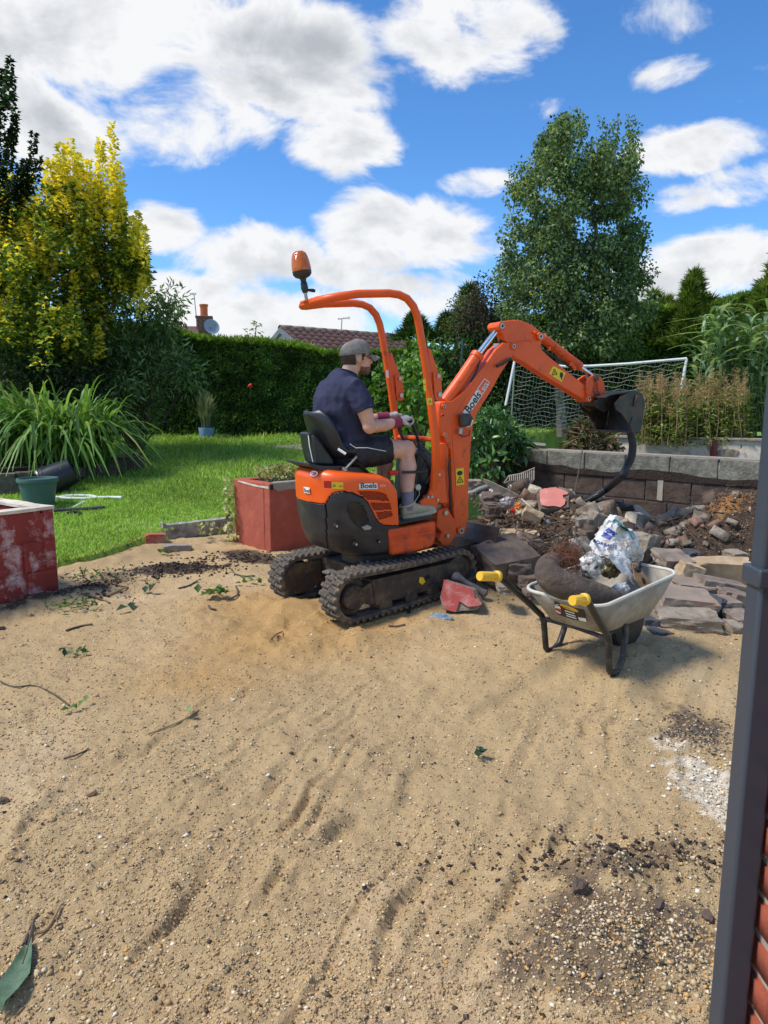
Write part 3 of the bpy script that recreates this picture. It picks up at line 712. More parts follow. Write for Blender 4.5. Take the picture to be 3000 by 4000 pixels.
def grille(name, poly, mat, parent, step, angs, r=.0016):
    m = UB(); P = np.array(poly, float); c0 = P.mean(0)
    for ang in angs:
        d = np.array([math.cos(ang), math.sin(ang)]); nrm = np.array([-d[1], d[0]])
        for k in range(-40, 41):
            for (a, b) in clip_line(c0+nrm*k*step, d, poly):
                m.tube([UPP.l('C', *a, -HW+.006), UPP.l('C', *b, -HW+.006)], r, 4, False)
    m.build(name, mat, parent)
for g in gr_p: grille('vent_grille', g, M_or, bonnet, 13, (R(28), R(-50)), .0014)
grille('mesh_vent', vent_p, M_steel, sdoor, 9, (R(80), R(-8)), .0013)
def on_body(c, x, y, off=.004):
    p = UPP.l(c, x, y, -HW); p.y -= off; return p
def label(name, c, pts, mat, parent=EX, y=None, off=.004):
    m = UB(); q = [on_body(c, *p, off) if y is None else UPP.l(c, *p, y-off) for p in pts]
    m.prism(q, (0, .0025, 0)); return m.build(name, mat, parent)
def lettering(name, txt, c, p0, p1, h, mat, parent, y=None, off=.0055, bold=.018):
    a = on_body(c, *p0, off) if y is None else UPP.l(c, *p0, y-off)
    b = on_body(c, *p1, off) if y is None else UPP.l(c, *p1, y-off)
    ex = (b-a); up = Y_.cross(ex).normalized()*-1
    if up.z < 0 and abs(ex.x) > abs(ex.z): up = -up
    wa = UPP.w(a); wx = UPP.w(a+ex)-wa; wy = UPP.w(a+up)-wa
    ob = text_mesh(name, txt, wa, wx, wy, h, mat, parent, bold=bold)
    # stretch to the traced width
    me = ob.data; off_ = origin_of(parent); wxn = wx.normalized(); xs = [(v.co+off_-wa).dot(wxn) for v in me.vertices]
    k = ex.length/max(max(xs), 1e-6)
    for v, x_ in zip(me.vertices, xs): v.co += wxn*(x_*(k-1))
    return ob
def warn_triangle(parent, c, ctr, sz, y, off=.0055, name='warning_symbol'):
    o_ = UPP.l(c, *ctr, y-off); m = UB()
    for i in range(3):
        a0, a1 = R(90+120*i), R(90+120*(i+1))
        m.tube([o_+Vector((math.cos(a0)*sz, 0, math.sin(a0)*sz)), o_+Vector((math.cos(a1)*sz, 0, math.sin(a1)*sz))], sz*.09, 4)
    m.box(o_+Vector((0, 0, .02*sz)), (sz*.16, .001, sz*.6)); m.build(name, M_ink, parent)
st = label('company_sticker', 'C', [(628, 290), (773, 286), (776, 331), (629, 334)], M_wht)
lettering('company_lettering', 'Boels', 'C', (634, 326), (768, 322), .034, M_ink, st)
lettering('rental_lettering', 'RENTAL', 'C', (792, 313), (842, 311), .014, M_pink, bonnet)
label('red_label', 'C', [(341, 266), (402, 269), (403, 326), (342, 322)], M_red)
st = label('warning_label', 'C', [(405, 275), (497, 279), (496, 333), (404, 329)], M_yel); warn_triangle(st, 'C', (428, 306), .010, -HW)
lettering('warning_arrow', '→!', 'C', (456, 318), (490, 318), .014, M_ink, st)
# name badge on the rear corner of the bonnet and the rear sticker, both laid on the curved shell
def shell_pt(j, s_):
    k = int(s_*(SN-1)); return Vector(grid[k, j])
def on_shell_px(cx, cy):
    d2 = ((pc[..., 0]-cx)**2 + (pc[..., 1]-cy)**2) + 1e6*(cc[..., 1] > .16); k, j = np.unravel_index(np.argmin(d2), d2.shape)
    c0 = Vector(cc[k, j]); n = Vector(np.cross(grid[k, j+1]-grid[k, j], grid[k+1, j]-grid[k, j])).normalized()
    if n.dot(c0-Vector(ctr)) < 0: n = -n
    return c0, n
c0, n0 = on_shell_px(266, 214); ex = n0.cross(Vector((0, 0, 1))).normalized(); ex = -ex if ex.x < 0 else ex; ez = ex.cross(n0); ez = -ez if ez.z < 0 else ez
m = UB(); el = [c0 + n0*.004 + ex*(.036*math.cos(a)) + ez*(.020*math.sin(a)) for a in np.linspace(0, 2*math.pi, 24)[:-1]]
m.prism(el, n0*.003); bd = m.build('maker_badge', M_chr, EX)
m = UB(); m.prism([c0 + n0*.0085 + ex*(.026*math.cos(a)) + ez*(.013*math.sin(a)) for a in np.linspace(0, 2*math.pi, 20)[:-1]], n0*.001); m.build('badge_field', M_red, bd)
m = UB(); m.tube([c0+n0*.0105-ex*.016-ez*.009, c0+n0*.0105, c0+n0*.0105-ex*.012+ez*.009], .003, 4); m.tube([c0+n0*.0105, c0+n0*.0105+ex*.016+ez*.006], .003, 4); m.build('badge_emblem', M_wht, bd)
c0, n0 = on_shell_px(216, 345); ex = n0.cross(Vector((0, 0, 1))).normalized(); ex = -ex if ex.x < 0 else ex; ez = ex.cross(n0); ez = -ez if ez.z < 0 else ez
m = UB(); m.prism([c0+n0*.005+ex*a+ez*b for a, b in ((-.05, -.018), (.022, -.018), (.022, .022), (-.05, .022))], n0*.0015); st = m.build('company_sticker', M_wht, EX)
wa = UPP.w(c0+n0*.008-ex*.046-ez*.012); text_mesh('company_lettering', 'Boels', wa, UPP.w(c0+ex)-UPP.w(c0), UPP.w(c0+ez)-UPP.w(c0), .026, M_ink, st, bold=.012)
# door furniture: lock, bolts, scoop
m = UB(); m.prism([on_body('C', *p, -.002) for p in [(640, 640), (690, 620), (728, 640), (715, 660), (670, 665)]], (0, -.012, 0)); m.build('vent_scoop', M_bolt, sdoor, bevel=.003)
for (a, b, r) in [(443, 632, .009), (602, 780, .009), (787, 758, .006)]:
    p = on_body('C', a, b, .0); m = UB(); m.cyl(p-Y_*.006, p+Y_*.02, r*1.7, 14); m.build('recess_shade', M_dark, sdoor)  # near-black disc stands in for the shade round the bolt head
    m = UB(); m.cyl(p-Y_*.011, p+Y_*.01, r, 8); m.build('bolt', M_bolt, sdoor)
# front panel under the floor, floor plate
fp = [(862, 657), (1000, 640), (1252, 588), (1258, 640), (1252, 730), (1238, 788), (1192, 818), (1050, 850), (892, 874)]
m = UB(); plate(m, PL('C', fp, -HW-.004), 2*HW+.008); front = m.build('front_panel', M_ord, EX, bevel=.022, seg=3, smooth=True)
for (a, b) in [((905, 690), (1230, 640)), ((905, 738), (1225, 700)), ((905, 715), (1235, 668))]:
    m = UB(); m.tube([UPP.l('C', *a, -HW-.003), UPP.l('C', *b, -HW-.003)], .006, 8); m.build('pressed_rib', M_ord, front, smooth=True)
m = UB(); f0 = UPP.l('C', 950, 622, -HW); f1 = UPP.l('C', 1255, 565, -HW)
m.prism([f0, f1, f1+Vector((0, 0, .012)), f0+Vector((0, 0, .012))], (0, 2*HW, 0)); m.build('floor_mat', M_blk2, EX, bevel=.004)
# ---- seat
def pad(mb, outl, y0, y1): mb.prism(outl, (0, y1-y0, 0))
def bucket_seat():
    # shell swept from the seat pan up the backrest; cross-section cups forwards
    spine = PL('D', [(880, 1440), (760, 1428), (600, 1440), (440, 1445), (310, 1390), (240, 1250), (185, 1090), (140, 980), (105, 918)], 0.)
    wid = [.19, .215, .225, .22, .215, .225, .215, .17, .10]
    m = UB(); nn = 13; vs = []
    for i, (p, w_) in enumerate(zip(spine, wid)):
        t_ = spine[min(i+1, 8)]-spine[max(i-1, 0)]; nf = Vector((t_.z, 0, -t_.x)).normalized()
        if i <= 3 and nf.z < 0: nf = -nf
        if i > 3 and nf.x < 0: nf = -nf
        for j in range(nn):
            u = -1+2*j/(nn-1); vs.append(p + Y_*(u*w_) + nf*(.055*u*u*u*u + .02*u*u))
    m.add(vs, [(i*nn+j, i*nn+j+1, (i+1)*nn+j+1, (i+1)*nn+j) for i in range(8) for j in range(nn-1)])
    ob = m.build('seat', M_blk2, EX, smooth=True, angle=80)
    a = ob.modifiers.new('thickness', 'SOLIDIFY'); a.thickness = .035; a.offset = -1
    b = ob.modifiers.new('smooth', 'SUBSURF'); b.levels = 1; b.render_levels = 2
    return ob
seat = bucket_seat()
m = UB(); q = PL('D', [(160, 1465), (345, 1500), (700, 1500), (800, 1545), (790, 1570), (350, 1572), (160, 1490)], -.2); plate(m, q, .4); m.build('seat_frame', M_blk, EX, bevel=.006)
m = UB(); q = PL('D', [(150, 1140), (215, 1130), (290, 1330), (300, 1440), (215, 1465), (185, 1340)], -.08); plate(m, q, .16); m.build('document_holder', M_blk2, seat, bevel=.01)
m = UB(); m.tube(PL('D', [(150, 1165), (165, 1290), (200, 1450)], -.09), .006, 6, flat=.4); m.build('paper_tag', M_wht, seat)
m = UB(); q = PL('D', [(205, 1150), (270, 1200), (440, 1440), (430, 1490), (230, 1480)], -.13); plate(m, q, .16); m.build('seat_back_cover', M_blk2, seat, bevel=.015)
m = UB(); m.tube([UPP.l('D', 470, 1310, -.2), UPP.l('D', 555, 1365, -.23)], .009, 6); m.build('seat_tag', M_wht, seat)
m = UB(); m.tube(PL('D', [(600, 1420), (700, 1480), (790, 1560)], -.21), [.03, .026, .02], 8, flat=.3); m.tube(PL('D', [(545, 1530), (620, 1450), (670, 1400)], -.235), [.016, .024, .022], 8, flat=.5); m.build('armrest_bracket', M_blk, seat, smooth=True)
p = UPP.l('D', 553, 1530, -.25); m = UB(); m.cyl(p, p+Y_*.03, .013, 10); m.build('pivot_bolt', M_bolt, seat)
m = UB(); t0 = PL('D', [(165, 1100), (195, 1050), (230, 1075)], -.11)
wa = UPP.w(UPP.l('D', 120, 1105, -.17)); 
# ---- roll-over bar: one bent tube, two feet, rear bracket carrying the beacon
near = [(-.305, -.12, 2.055), (-.285, -.185, 2.055), (-.235, -.24, 2.06), (-.09, -.26, 2.075), (.139, -.26, 2.077), (.21, -.26, 2.068), (.27, -.26, 2.043), (.315, -.26, 1.993), (.34, -.26, 1.93), (.352, -.26, 1.86), (.374, -.26, 1.69), (.406, -.26, 1.39)]
far = [(x_, -y_, z_) for (x_, y_, z_) in near]
m = UB(); m.tube(list(reversed(near)) + [(-.315, -.05, 2.052), (-.315, .05, 2.052)] + far, .026, 12); rops = m.build('rollover_bar', M_or, EX, smooth=True)
for sgn in (-1, 1):
    m = UB(); m.tube([(.404, sgn*.26, 1.41), (.413, sgn*.26, 1.30), (.43, sgn*.26, 1.08), (.428, sgn*.245, .92), (.425, sgn*.225, .84), (.42, sgn*.205, .74)], .028, 12); post = m.build('post', M_or, EX, smooth=True)
    m = UB(); q = [(.402, 0, 1.72), (.425, 0, 1.715), (.468, 0, 1.59), (.478, 0, 1.56), (.478, 0, 1.47), (.43, 0, 1.46), (.412, 0, 1.50)]
    m.prism([(a, sgn*.26-.008, c) for (a, b, c) in q], (0, .016, 0)); m.build('hinge_plate', M_or, post, bevel=.003)
    m = UB(); q = [(.428, 0, 1.56), (.49, 0, 1.55), (.492, 0, 1.38), (.478, 0, 1.365), (.44, 0, 1.37), (.43, 0, 1.40)]
    for dy in (-.022, .014): m.prism([(a, sgn*.26+dy, c) for (a, b, c) in q], (0, .008, 0))
    m.build('hinge_bracket', M_or, post, bevel=.003)
    for (a, c, r) in [(.465, 1.53, .014), (.468, 1.405, .017)]:
        m = UB(); m.cyl((a, sgn*.26-.034, c), (a, sgn*.26+.034, c), r, 10); m.build('hinge_bolt', M_bolt, post)
    m = UB(); q = PL('D', [(1478, 1655), (1555, 1668), (1552, 1860), (1530, 1900), (1475, 1990), (1370, 1965), (1335, 1880), (1430, 1790)], -.19)
    m.prism([(p.x, sgn*.205-.015, p.z) for p in q], (0, .03, 0)); mount = m.build('post_mount', M_or, EX, bevel=.005)
    for p in PL('D', [(1413, 1823), (1452, 1818), (1515, 1852)], -.19):
        m = UB(); m.cyl((p.x, sgn*.205-.028, p.z), (p.x, sgn*.205+.028, p.z), .010, 8); m.build('bolt', M_bolt, mount)
m = UB(); m.tube([(.43, -.26, 1.10), (.43, .26, 1.10)], .018, 10); m.build('cross_bar', M_or, EX, smooth=True)
label('warning_label', 'A', [(901, 803), (915, 803), (918, 828), (904, 828)], M_yel, EX, -.288); label('warning_label', 'A', [(904, 833), (917, 833), (921, 868), (908, 868)], M_yel, EX, -.288)
st = label('warning_label', 'A', [(921, 905), (949, 904), (953, 940), (925, 942)], M_yel, EX, -.288); lettering('warning_mark', '-S', 'A', (930, 930), (946, 929), .014, M_ink, st, -.288)
label('white_label', 'A', [(704, 755), (714, 755), (718, 796), (708, 796)], M_wht, EX, .229)
# beacon on its stalk
b0 = Vector((-.335, -.01, 2.055)); ups = Vector((-.085, 0, 1)).normalized()
m = UB(); m.box((-.33, -.01, 2.06), (.08, .07, .014)); m.build('beacon_bracket', M_or, EX, bevel=.003)
m = UB(); m.tube([b0, b0+ups*.075], .011, 10); m.build('beacon_spigot', M_bolt, EX, smooth=True)
m = UB(); m.tube([b0+ups*.06, b0+ups*.075, b0+ups*.09, b0+ups*.125, b0+ups*.13, b0+ups*.16], [.016, .02, .024, .021, .017, .024], 12); m.tube([b0+ups*.08, b0+ups*.082+Vector((.05, -.02, -.01)), b0+ups*.08+Vector((.062, -.025, -.012))], [.006, .012, .008], 8); m.build('beacon_socket', M_blk, EX, smooth=True)
bb = b0+ups*.15
m = UB(); m.lathe([(.026, 0), (.048, .010), (.060, .026), (.062, .046)], bb, ups, 24); bea = m.build('beacon_base', M_blk, EX, smooth=True)
t = NT('amber_lens'); t.set(t.ramp(t.noise(6, 3), [(.3, srgb(206, 84, 8)), (.7, srgb(236, 122, 14))]), .12); t.b.inputs['Transmission Weight'].default_value = .25; t.b.inputs['Coat Weight'].default_value = .5
wv = t.n('ShaderNodeTexWave', bands_direction='Z'); wv.inputs['Scale'].default_value = 60; t.k(t.tc, wv.inputs['Vector']); t.bump(wv.outputs['Fac'], .35, .003)
m = UB(); m.lathe([(.060, .045), (.062, .06), (.058, .10), (.051, .133), (.043, .153), (.028, .166), (.0001, .17)], bb, ups, 24); m.build('beacon_lens', t.m, EX, smooth=True)
# ---- control console, levers, pedals
m = UB(); m.prism([(.30, -.12, .60), (.36, -.12, 1.0), (.44, -.12, 1.03), (.50, -.12, .98), (.50, -.12, .60)], (0, .30, 0)); con = m.build('control_console', M_blk2, EX, bevel=.015)
m = UB(); m.prism([(.43, -.16, .64), (.47, -.16, .93), (.56, -.16, .86), (.57, -.16, .62)], (0, .02, 0)); m.build('console_side', M_or, con, bevel=.005)
for (a, c) in [(.455, .90), (.50, .84), (.455, .78), (.475, .78)]:
    m = UB(); m.cyl((a, -.18, c), (a, -.15, c), .010, 8); m.build('bolt', M_bolt, con)
for (yl, c0_, lean) in ((-.10, 'near', 0), (.14, 'far', 0)):
    hx = .335 if yl < 0 else .36
    m = UB(); m.tube([(.42, yl*.8, .985), (.40, yl*.85, 1.08), (.375, yl*.95, 1.15), (hx, yl-.02, 1.225)], [.014, .012, .011, .013], 8); m.build('control_lever', M_blk, EX, smooth=True)
    m = UB(); m.lathe([(.052, 0), (.048, .02), (.036, .03), (.034, .05), (.02, .065), (.018, .10)], (.425, yl*.8, .965), (-.15, 0, 1), 12); m.build('lever_boot', M_blk2, EX, smooth=True)
m = UB(); m.tube(PL('D', [(1435, 1545), (1400, 1555), (1290, 1560), (1170, 1562)], -.24), .010, 8); lv = m.build('safety_lever', M_blk, EX, smooth=True)
m = UB(); m.tube(PL('D', [(1115, 1565), (1080, 1567), (1022, 1568)], -.24), [.014, .018, .016], 8); m.build('lever_grip', M_red, lv, smooth=True)
m = UB(); m.tube(PL('D', [(1340, 1330), (1420, 1430), (1490, 1540), (1470, 1600), (1420, 1680)], -.2), .011, 8); m.tube(PL('D', [(1370, 1540), (1400, 1480), (1420, 1400)], -.19), .010, 6); m.build('control_hose', M_hose, con, smooth=True)
p = UPP.l('D', 1340, 1725, -.2); m = UB(); m.cyl(p, p+Y_*.05, .022, 12); m.build('ignition_lock', M_bolt, con)
m = UB(); m.tube(PL('D', [(1345, 1740), (1350, 1800), (1320, 1850), (1300, 1880)], -.215), .003, 5); m.build('key_chain', M_bolt, con)
# ---- swing post, boom, arm, cylinders, bucket
BY = -.055; BW = .11
m = UB(); plate(m, PL('C', [(1262, 500), (1350, 480), (1378, 540), (1420, 600), (1420, 700), (1370, 790), (1300, 800), (1262, 740), (1300, 690), (1250, 640)], -.06), .14); swing = m.build('swing_post', M_or, EX, bevel=.012, smooth=True)
for (a, b, r) in [(1335, 525, .018), (1350, 712, .014)]:
    p = UPP.l('C', a, b, -.075); m = UB(); m.cyl(p, p+Y_*.16, r, 12); m.build('swing_pin', M_bolt, swing, smooth=True)
boom_out = [(318, 1545), (296, 1500), (283, 1400), (272, 1220), (266, 1010), (238, 965), (196, 880), (188, 760), (196, 705), (235, 690), (275, 692), (360, 622), (480, 470), (560, 355), (610, 312), (655, 312), (685, 340), (680, 385), (650, 425), (592, 512), (530, 625), (440, 765), (412, 850), (400, 960), (390, 1110), (380, 1260), (384, 1430), (365, 1520), (342, 1550)]
m = UB(); plate(m, PL('B', boom_out, BY), BW); boom = m.build('boom', M_or, EX, bevel=.006, smooth=True)
# raised weld lines of the box section on the near side plate
m = UB(); m.tube(PL('B', [(283, 1400), (300, 1200), (280, 1000), (275, 850), (300, 770), (360, 680), (480, 500), (590, 390)], BY), .004, 6); m.build('weld_bead', M_or, boom, smooth=True)
for (a, b, r) in [(225, 726, .022), (233, 911, .02), (215, 783, .012), (337, 1531, .034), (676, 336, .026)]:
    p = UPP.l('B', a, b, BY-.012); m = UB(); m.cyl(p, p+Y_*(BW+.024), r, 16); pn = m.build('pin_boss', M_or, boom, smooth=True, bevel=.003)
    m = UB(); m.cyl(p-Y_*.004, p+Y_*.02, r*.58, 12); m.build('pin', M_dark if r == .012 else M_bolt, pn)
    m = UB(); m.cyl(p-Y_*.005, p, r*.3, 8); m.build('grease_nipple', M_dark, pn)
# work lamp on the boom
m = UB(); q = PL('B', [(340, 775), (395, 770), (415, 800), (410, 850), (345, 860)], BY-.06); plate(m, q, .055); lamp = m.build('work_lamp', M_blk, boom, bevel=.01)
m = UB(); m.tube(PL('B', [(408, 815), (395, 850), (365, 860)], BY-.065), .012, 6, flat=.5); m.tube(PL('B', [(330, 870), (325, 905)], BY-.03), .018, 8); m.build('lamp_bracket', M_bolt, lamp)
m = UB(); m.tube(PL('B', [(320, 905), (345, 922), (385, 915), (392, 880)], BY-.02), .004, 6); m.build('lamp_wire', M_hose, lamp)
# boom stickers
st = label('company_sticker', 'B', [(346, 765), (378, 790), (472, 652), (437, 616)], M_wht, boom, BY, .003)
lettering('company_lettering', 'Boels', 'B', (386, 775), (466, 652), .060, M_ink, st, BY, .0055)
m = UB(); q = PL('B', [(440, 612), (486, 546), (518, 572), (474, 646)], BY-.003); 
for i in range(4): m.tube([q[i], q[(i+1) % 4]], .0035, 4)
m.build('sticker_border', M_wht, boom); lettering('rental_lettering', 'RENTAL', 'B', (478, 628), (510, 580), .028, M_wht, boom, BY, .004)
st = label('warning_label', 'B', [(300, 1131), (350, 1124), (355, 1232), (303, 1240)], M_yel, boom, BY, .003); warn_triangle(st, 'B', (328, 1205), .03, BY)
m = UB(); o_ = UPP.l('B', 326, 1158, BY-.005); m.sphere(o_, (.026, .002, .018), 10, 6); m.build('hand_symbol', M_ink, st)
# boom cylinder beside the leg, arm cylinder above, bucket cylinder on the arm
m = UB(); m.tube(PL('B', [(216, 960), (219, 1150), (222, 1350)], -.005), .044, 14); m.build('boom_cylinder', M_or, EX, smooth=True, bevel=.004)
m = UB(); m.tube(PL('B', [(224, 1340), (228, 1420)], -.005), .024, 12); m.tube(PL('B', [(222, 1340), (222, 1356)], -.005), .05, 14); m.build('cylinder_rod', M_ord, EX, smooth=True)
m = UB(); plate(m, PL('B', [(190, 850), (245, 850), (245, 980), (190, 980)], -.02), .04); m.build('cylinder_head', M_or, EX, bevel=.01)
m = UB(); m.tube(PL('B', [(225, 700), (320, 570), (440, 395)], -.0), .046, 16); cyl = m.build('arm_cylinder', M_or, EX, smooth=True, bevel=.004)
m = UB(); m.tube(PL('B', [(425, 415), (443, 390)], -.0), .052, 16); m.build('cylinder_gland', M_or, cyl, smooth=True)
m = UB(); m.tube(PL('B', [(440, 395), (560, 240)], 0.), .022, 12); m.build('cylinder_rod', M_chr, cyl, smooth=True)
m = UB(); m.tube(PL('B', [(556, 246), (572, 224), (600, 206)], 0.), [.028, .034, .03], 12); m.build('rod_eye', M_or, cyl, smooth=True)
arm_out = [(585, 240), (560, 215), (565, 190), (595, 176), (640, 168), (700, 165), (760, 180), (810, 210), (845, 242), (878, 255), (882, 288), (856, 306), (850, 335), (862, 362), (895, 395), (1000, 480), (1140, 592), (1190, 640), (1205, 668), (1185, 698), (1140, 692), (1095, 662), (900, 545), (760, 452), (665, 398), (650, 360), (640, 320), (615, 300), (608, 262)]
m = UB(); plate(m, PL('B', arm_out, BY+.012), BW-.024); arm = m.build('arm', M_or, EX, bevel=.006, smooth=True)
m = UB(); m.tube(PL('B', [(640, 318), (700, 308), (780, 296), (786, 305)], BY+.01), .006, 6); m.build('weld_bead', M_or, arm, smooth=True)
for (a, b, r) in [(600, 205, .034), (850, 272, .032), (818, 247, .012), (1163, 676, .026), (1212, 705, .026)]:
    p = UPP.l('B', a, b, BY-.014); m = UB(); m.cyl(p, p+Y_*(BW+.028), r, 16); pn = m.build('pin_boss', M_or if a < 1200 else M_bkt, arm, smooth=True, bevel=.003)
    if r > .02:
        m = UB(); m.cyl(p-Y_*.004, p+Y_*.02, r*.6, 12); m.build('pin', M_bolt, pn); m = UB(); m.cyl(p-Y_*.005, p, r*.3, 8); m.build('grease_nipple', M_dark, pn)
st = label('warning_label', 'B', [(931, 463), (1012, 508), (986, 568), (903, 514)], M_yel, arm, BY+.012, .003); warn_triangle(st, 'B', (940, 508), .030, BY+.012)
m = UB(); o_ = UPP.l('B', 985, 522, BY+.006); m.sphere(o_, (.018, .002, .022), 8, 6); m.box(o_+Vector((0, 0, -.026)), (.01, .002, .02)); m.build('person_symbol', M_ink, st)
m = UB(); m.tube(PL('B', [(858, 280), (980, 375), (1105, 468)], -.0), .036, 14); cyl = m.build('bucket_cylinder', M_ord, EX, smooth=True, bevel=.004)
for (q_, r_) in (([(1040, 440), (1070, 480)], .014), ([(905, 340), (905, 365)], .012)):
    m = UB(); m.tube(PL('B', q_, -.03), r_, 8); m.build('hose_union', M_or, cyl, smooth=True)
m = UB(); m.tube(PL('B', [(1105, 468), (1175, 522)], 0.), .018, 12); m.build('cylinder_rod', M_chr, cyl, smooth=True)
for (q_, yl, r_) in (([(880, 370), (960, 420), (1040, 470), (1060, 490)], -.01, .010), ([(600, 300), (590, 345), (597, 375)], 0., .026), ([(565, 465), (600, 450), (655, 415)], BY-.02, .012), ([(455, 430), (440, 480), (400, 560), (378, 620)], -.04, .007), ([(262, 1060), (252, 1120), (262, 1220), (258, 1290), (268, 1400)], -.07, .008)):
    m = UB(); m.tube(PL('B', q_, yl), r_, 8); m.build('hydraulic_hose', M_hose, EX, smooth=True)
m = UB(); q = PL('B', [(545, 318), (588, 318), (585, 347), (543, 345)], -.02); m.prism(q, (0, .003, 0)); m.build('hose_tag', M_wht, EX)
for dy in (-.062, .04):                       # bucket links
    m = UB(); m.prism([(p.x, dy, p.z) for p in PL('B', [(1150, 545), (1190, 520), (1235, 535), (1255, 580), (1265, 645), (1240, 665), (1215, 625), (1210, 575), (1190, 560), (1180, 600), (1175, 655), (1145, 660), (1135, 610)], -.05)], (0, .022, 0)); m.build('bucket_link', M_ord, EX, bevel=.004)
p = UPP.l('B', 1215, 543, -.075); m = UB(); m.cyl(p, p+Y_*.16, .024, 14); m.build('link_pin', M_bkt, EX, smooth=True)
# bucket: curved shell, two side plates, cutting edge, ears
BH = .19
prof = PL('B', [(1262, 668), (1300, 648), (1380, 634), (1465, 622), (1505, 642), (1524, 690), (1520, 760), (1505, 850), (1492, 893)], -BH)
m = UB(); q = [Vector((p.x, 0, p.z)) for p in prof]; vs = []
cen = Vector((sum(p.x for p in q)/9, 0, sum(p.z for p in q)/9-.08))
for p in q:
    d = (cen-p).normalized()*.012; vs += [p-Y_*BH, p+Y_*BH, p+d+Y_*BH, p+d-Y_*BH]
fs = []
for i in range(8):
    a, b = i*4, i*4+4; fs += [(a, a+1, b+1, b), (a+1, a+2, b+2, b+1), (a+2, a+3, b+3, b+2), (a+3, a, b, b+3)]
fs += [(0, 3, 2, 1), (32, 33, 34, 35)]
m.add(vs, fs); bucket = m.build('bucket_shell', M_bkt, EX, smooth=True, angle=50)
sidep = [(1338, 748), (1330, 705), (1372, 660), (1465, 621), (1507, 642), (1527, 695), (1521, 760), (1507, 850), (1494, 897), (1445, 895), (1428, 848), (1392, 795), (1368, 768)]
for (y0, nm) in ((-BH-.014, 'n'), (BH, 'f')):
    m = UB(); m.prism([(p.x, y0, p.z) for p in PL('B', sidep, -BH-.014)], (0, .014, 0)); sp_ = m.build('side_plate', M_bkt, bucket, bevel=.002)
    m = UB(); m.prism([(p.x, y0-.006, p.z) for p in PL('B', [(1425, 845), (1440, 795), (1470, 850), (1465, 896), (1440, 896)], -BH-.014)], (0, .026, 0)); m.build('side_cutter', M_bkt, sp_, bevel=.002)
m = UB(); m.prism([(p.x, -BH-.016, p.z) for p in PL('B', [(1465, 652), (1488, 657), (1472, 728), (1446, 724)], -BH-.016)], (0, -.012, 0)); m.build('wear_block', M_steel, bucket, bevel=.003)
m = UB(); e0, e1 = PL('B', [(1494, 900), (1440, 893)], -BH); m.prism([(e0.x, -BH-.012, e0.z), (e1.x-.02, -BH-.012, e1.z), (e1.x-.02, -BH-.012, e1.z+.014), (e0.x, -BH-.012, e0.z+.02)], (0, 2*BH+.024, 0)); m.build('cutting_edge', M_bkt, bucket, bevel=.002)
for dy in (-.085, .063):
    m = UB(); m.prism([(p.x, dy, p.z) for p in PL('B', [(1185, 690), (1225, 660), (1270, 640), (1330, 640), (1350, 660), (1300, 700), (1290, 740), (1250, 760), (1200, 730)], -.06)], (0, .022, 0)); m.build('bucket_ear', M_bkt, bucket, bevel=.003)

# ---- undercarriage
def TB(): return MB(TRK)
SPR = (-.455, .183, .140); IDL = (.47, .168, .128)
def belt_path(off, n=180):
    (x0, z0, r0), (x1, z1, r1) = SPR, IDL; r0 += off; r1 += off; d = math.hypot(x1-x0, z1-z0); th = math.atan2(z1-z0, x1-x0); be = math.acos((r0-r1)/d)
    pts = []
    for a in np.linspace(th+be, th+2*math.pi-be, 60): pts.append((x0+r0*math.cos(a), z0+r0*math.sin(a)))
    for k in np.linspace(0, 1, 40)[1:-1]:
        a, b = pts[59], (x1+r1*math.cos(th-be), z1+r1*math.sin(th-be)); pts.append((a[0]+(b[0]-a[0])*k, a[1]+(b[1]-a[1])*k))
    for a in np.linspace(th-be, th+be, 60): pts.append((x1+r1*math.cos(a), z1+r1*math.sin(a)))
    a, b = pts[-1], pts[0]
    for k in np.linspace(0, 1, 40)[1:-1]: pts.append((a[0]+(b[0]-a[0])*k, a[1]+(b[1]-a[1])*k - .010*math.sin(math.pi*k)))
    return pts
lugme = None
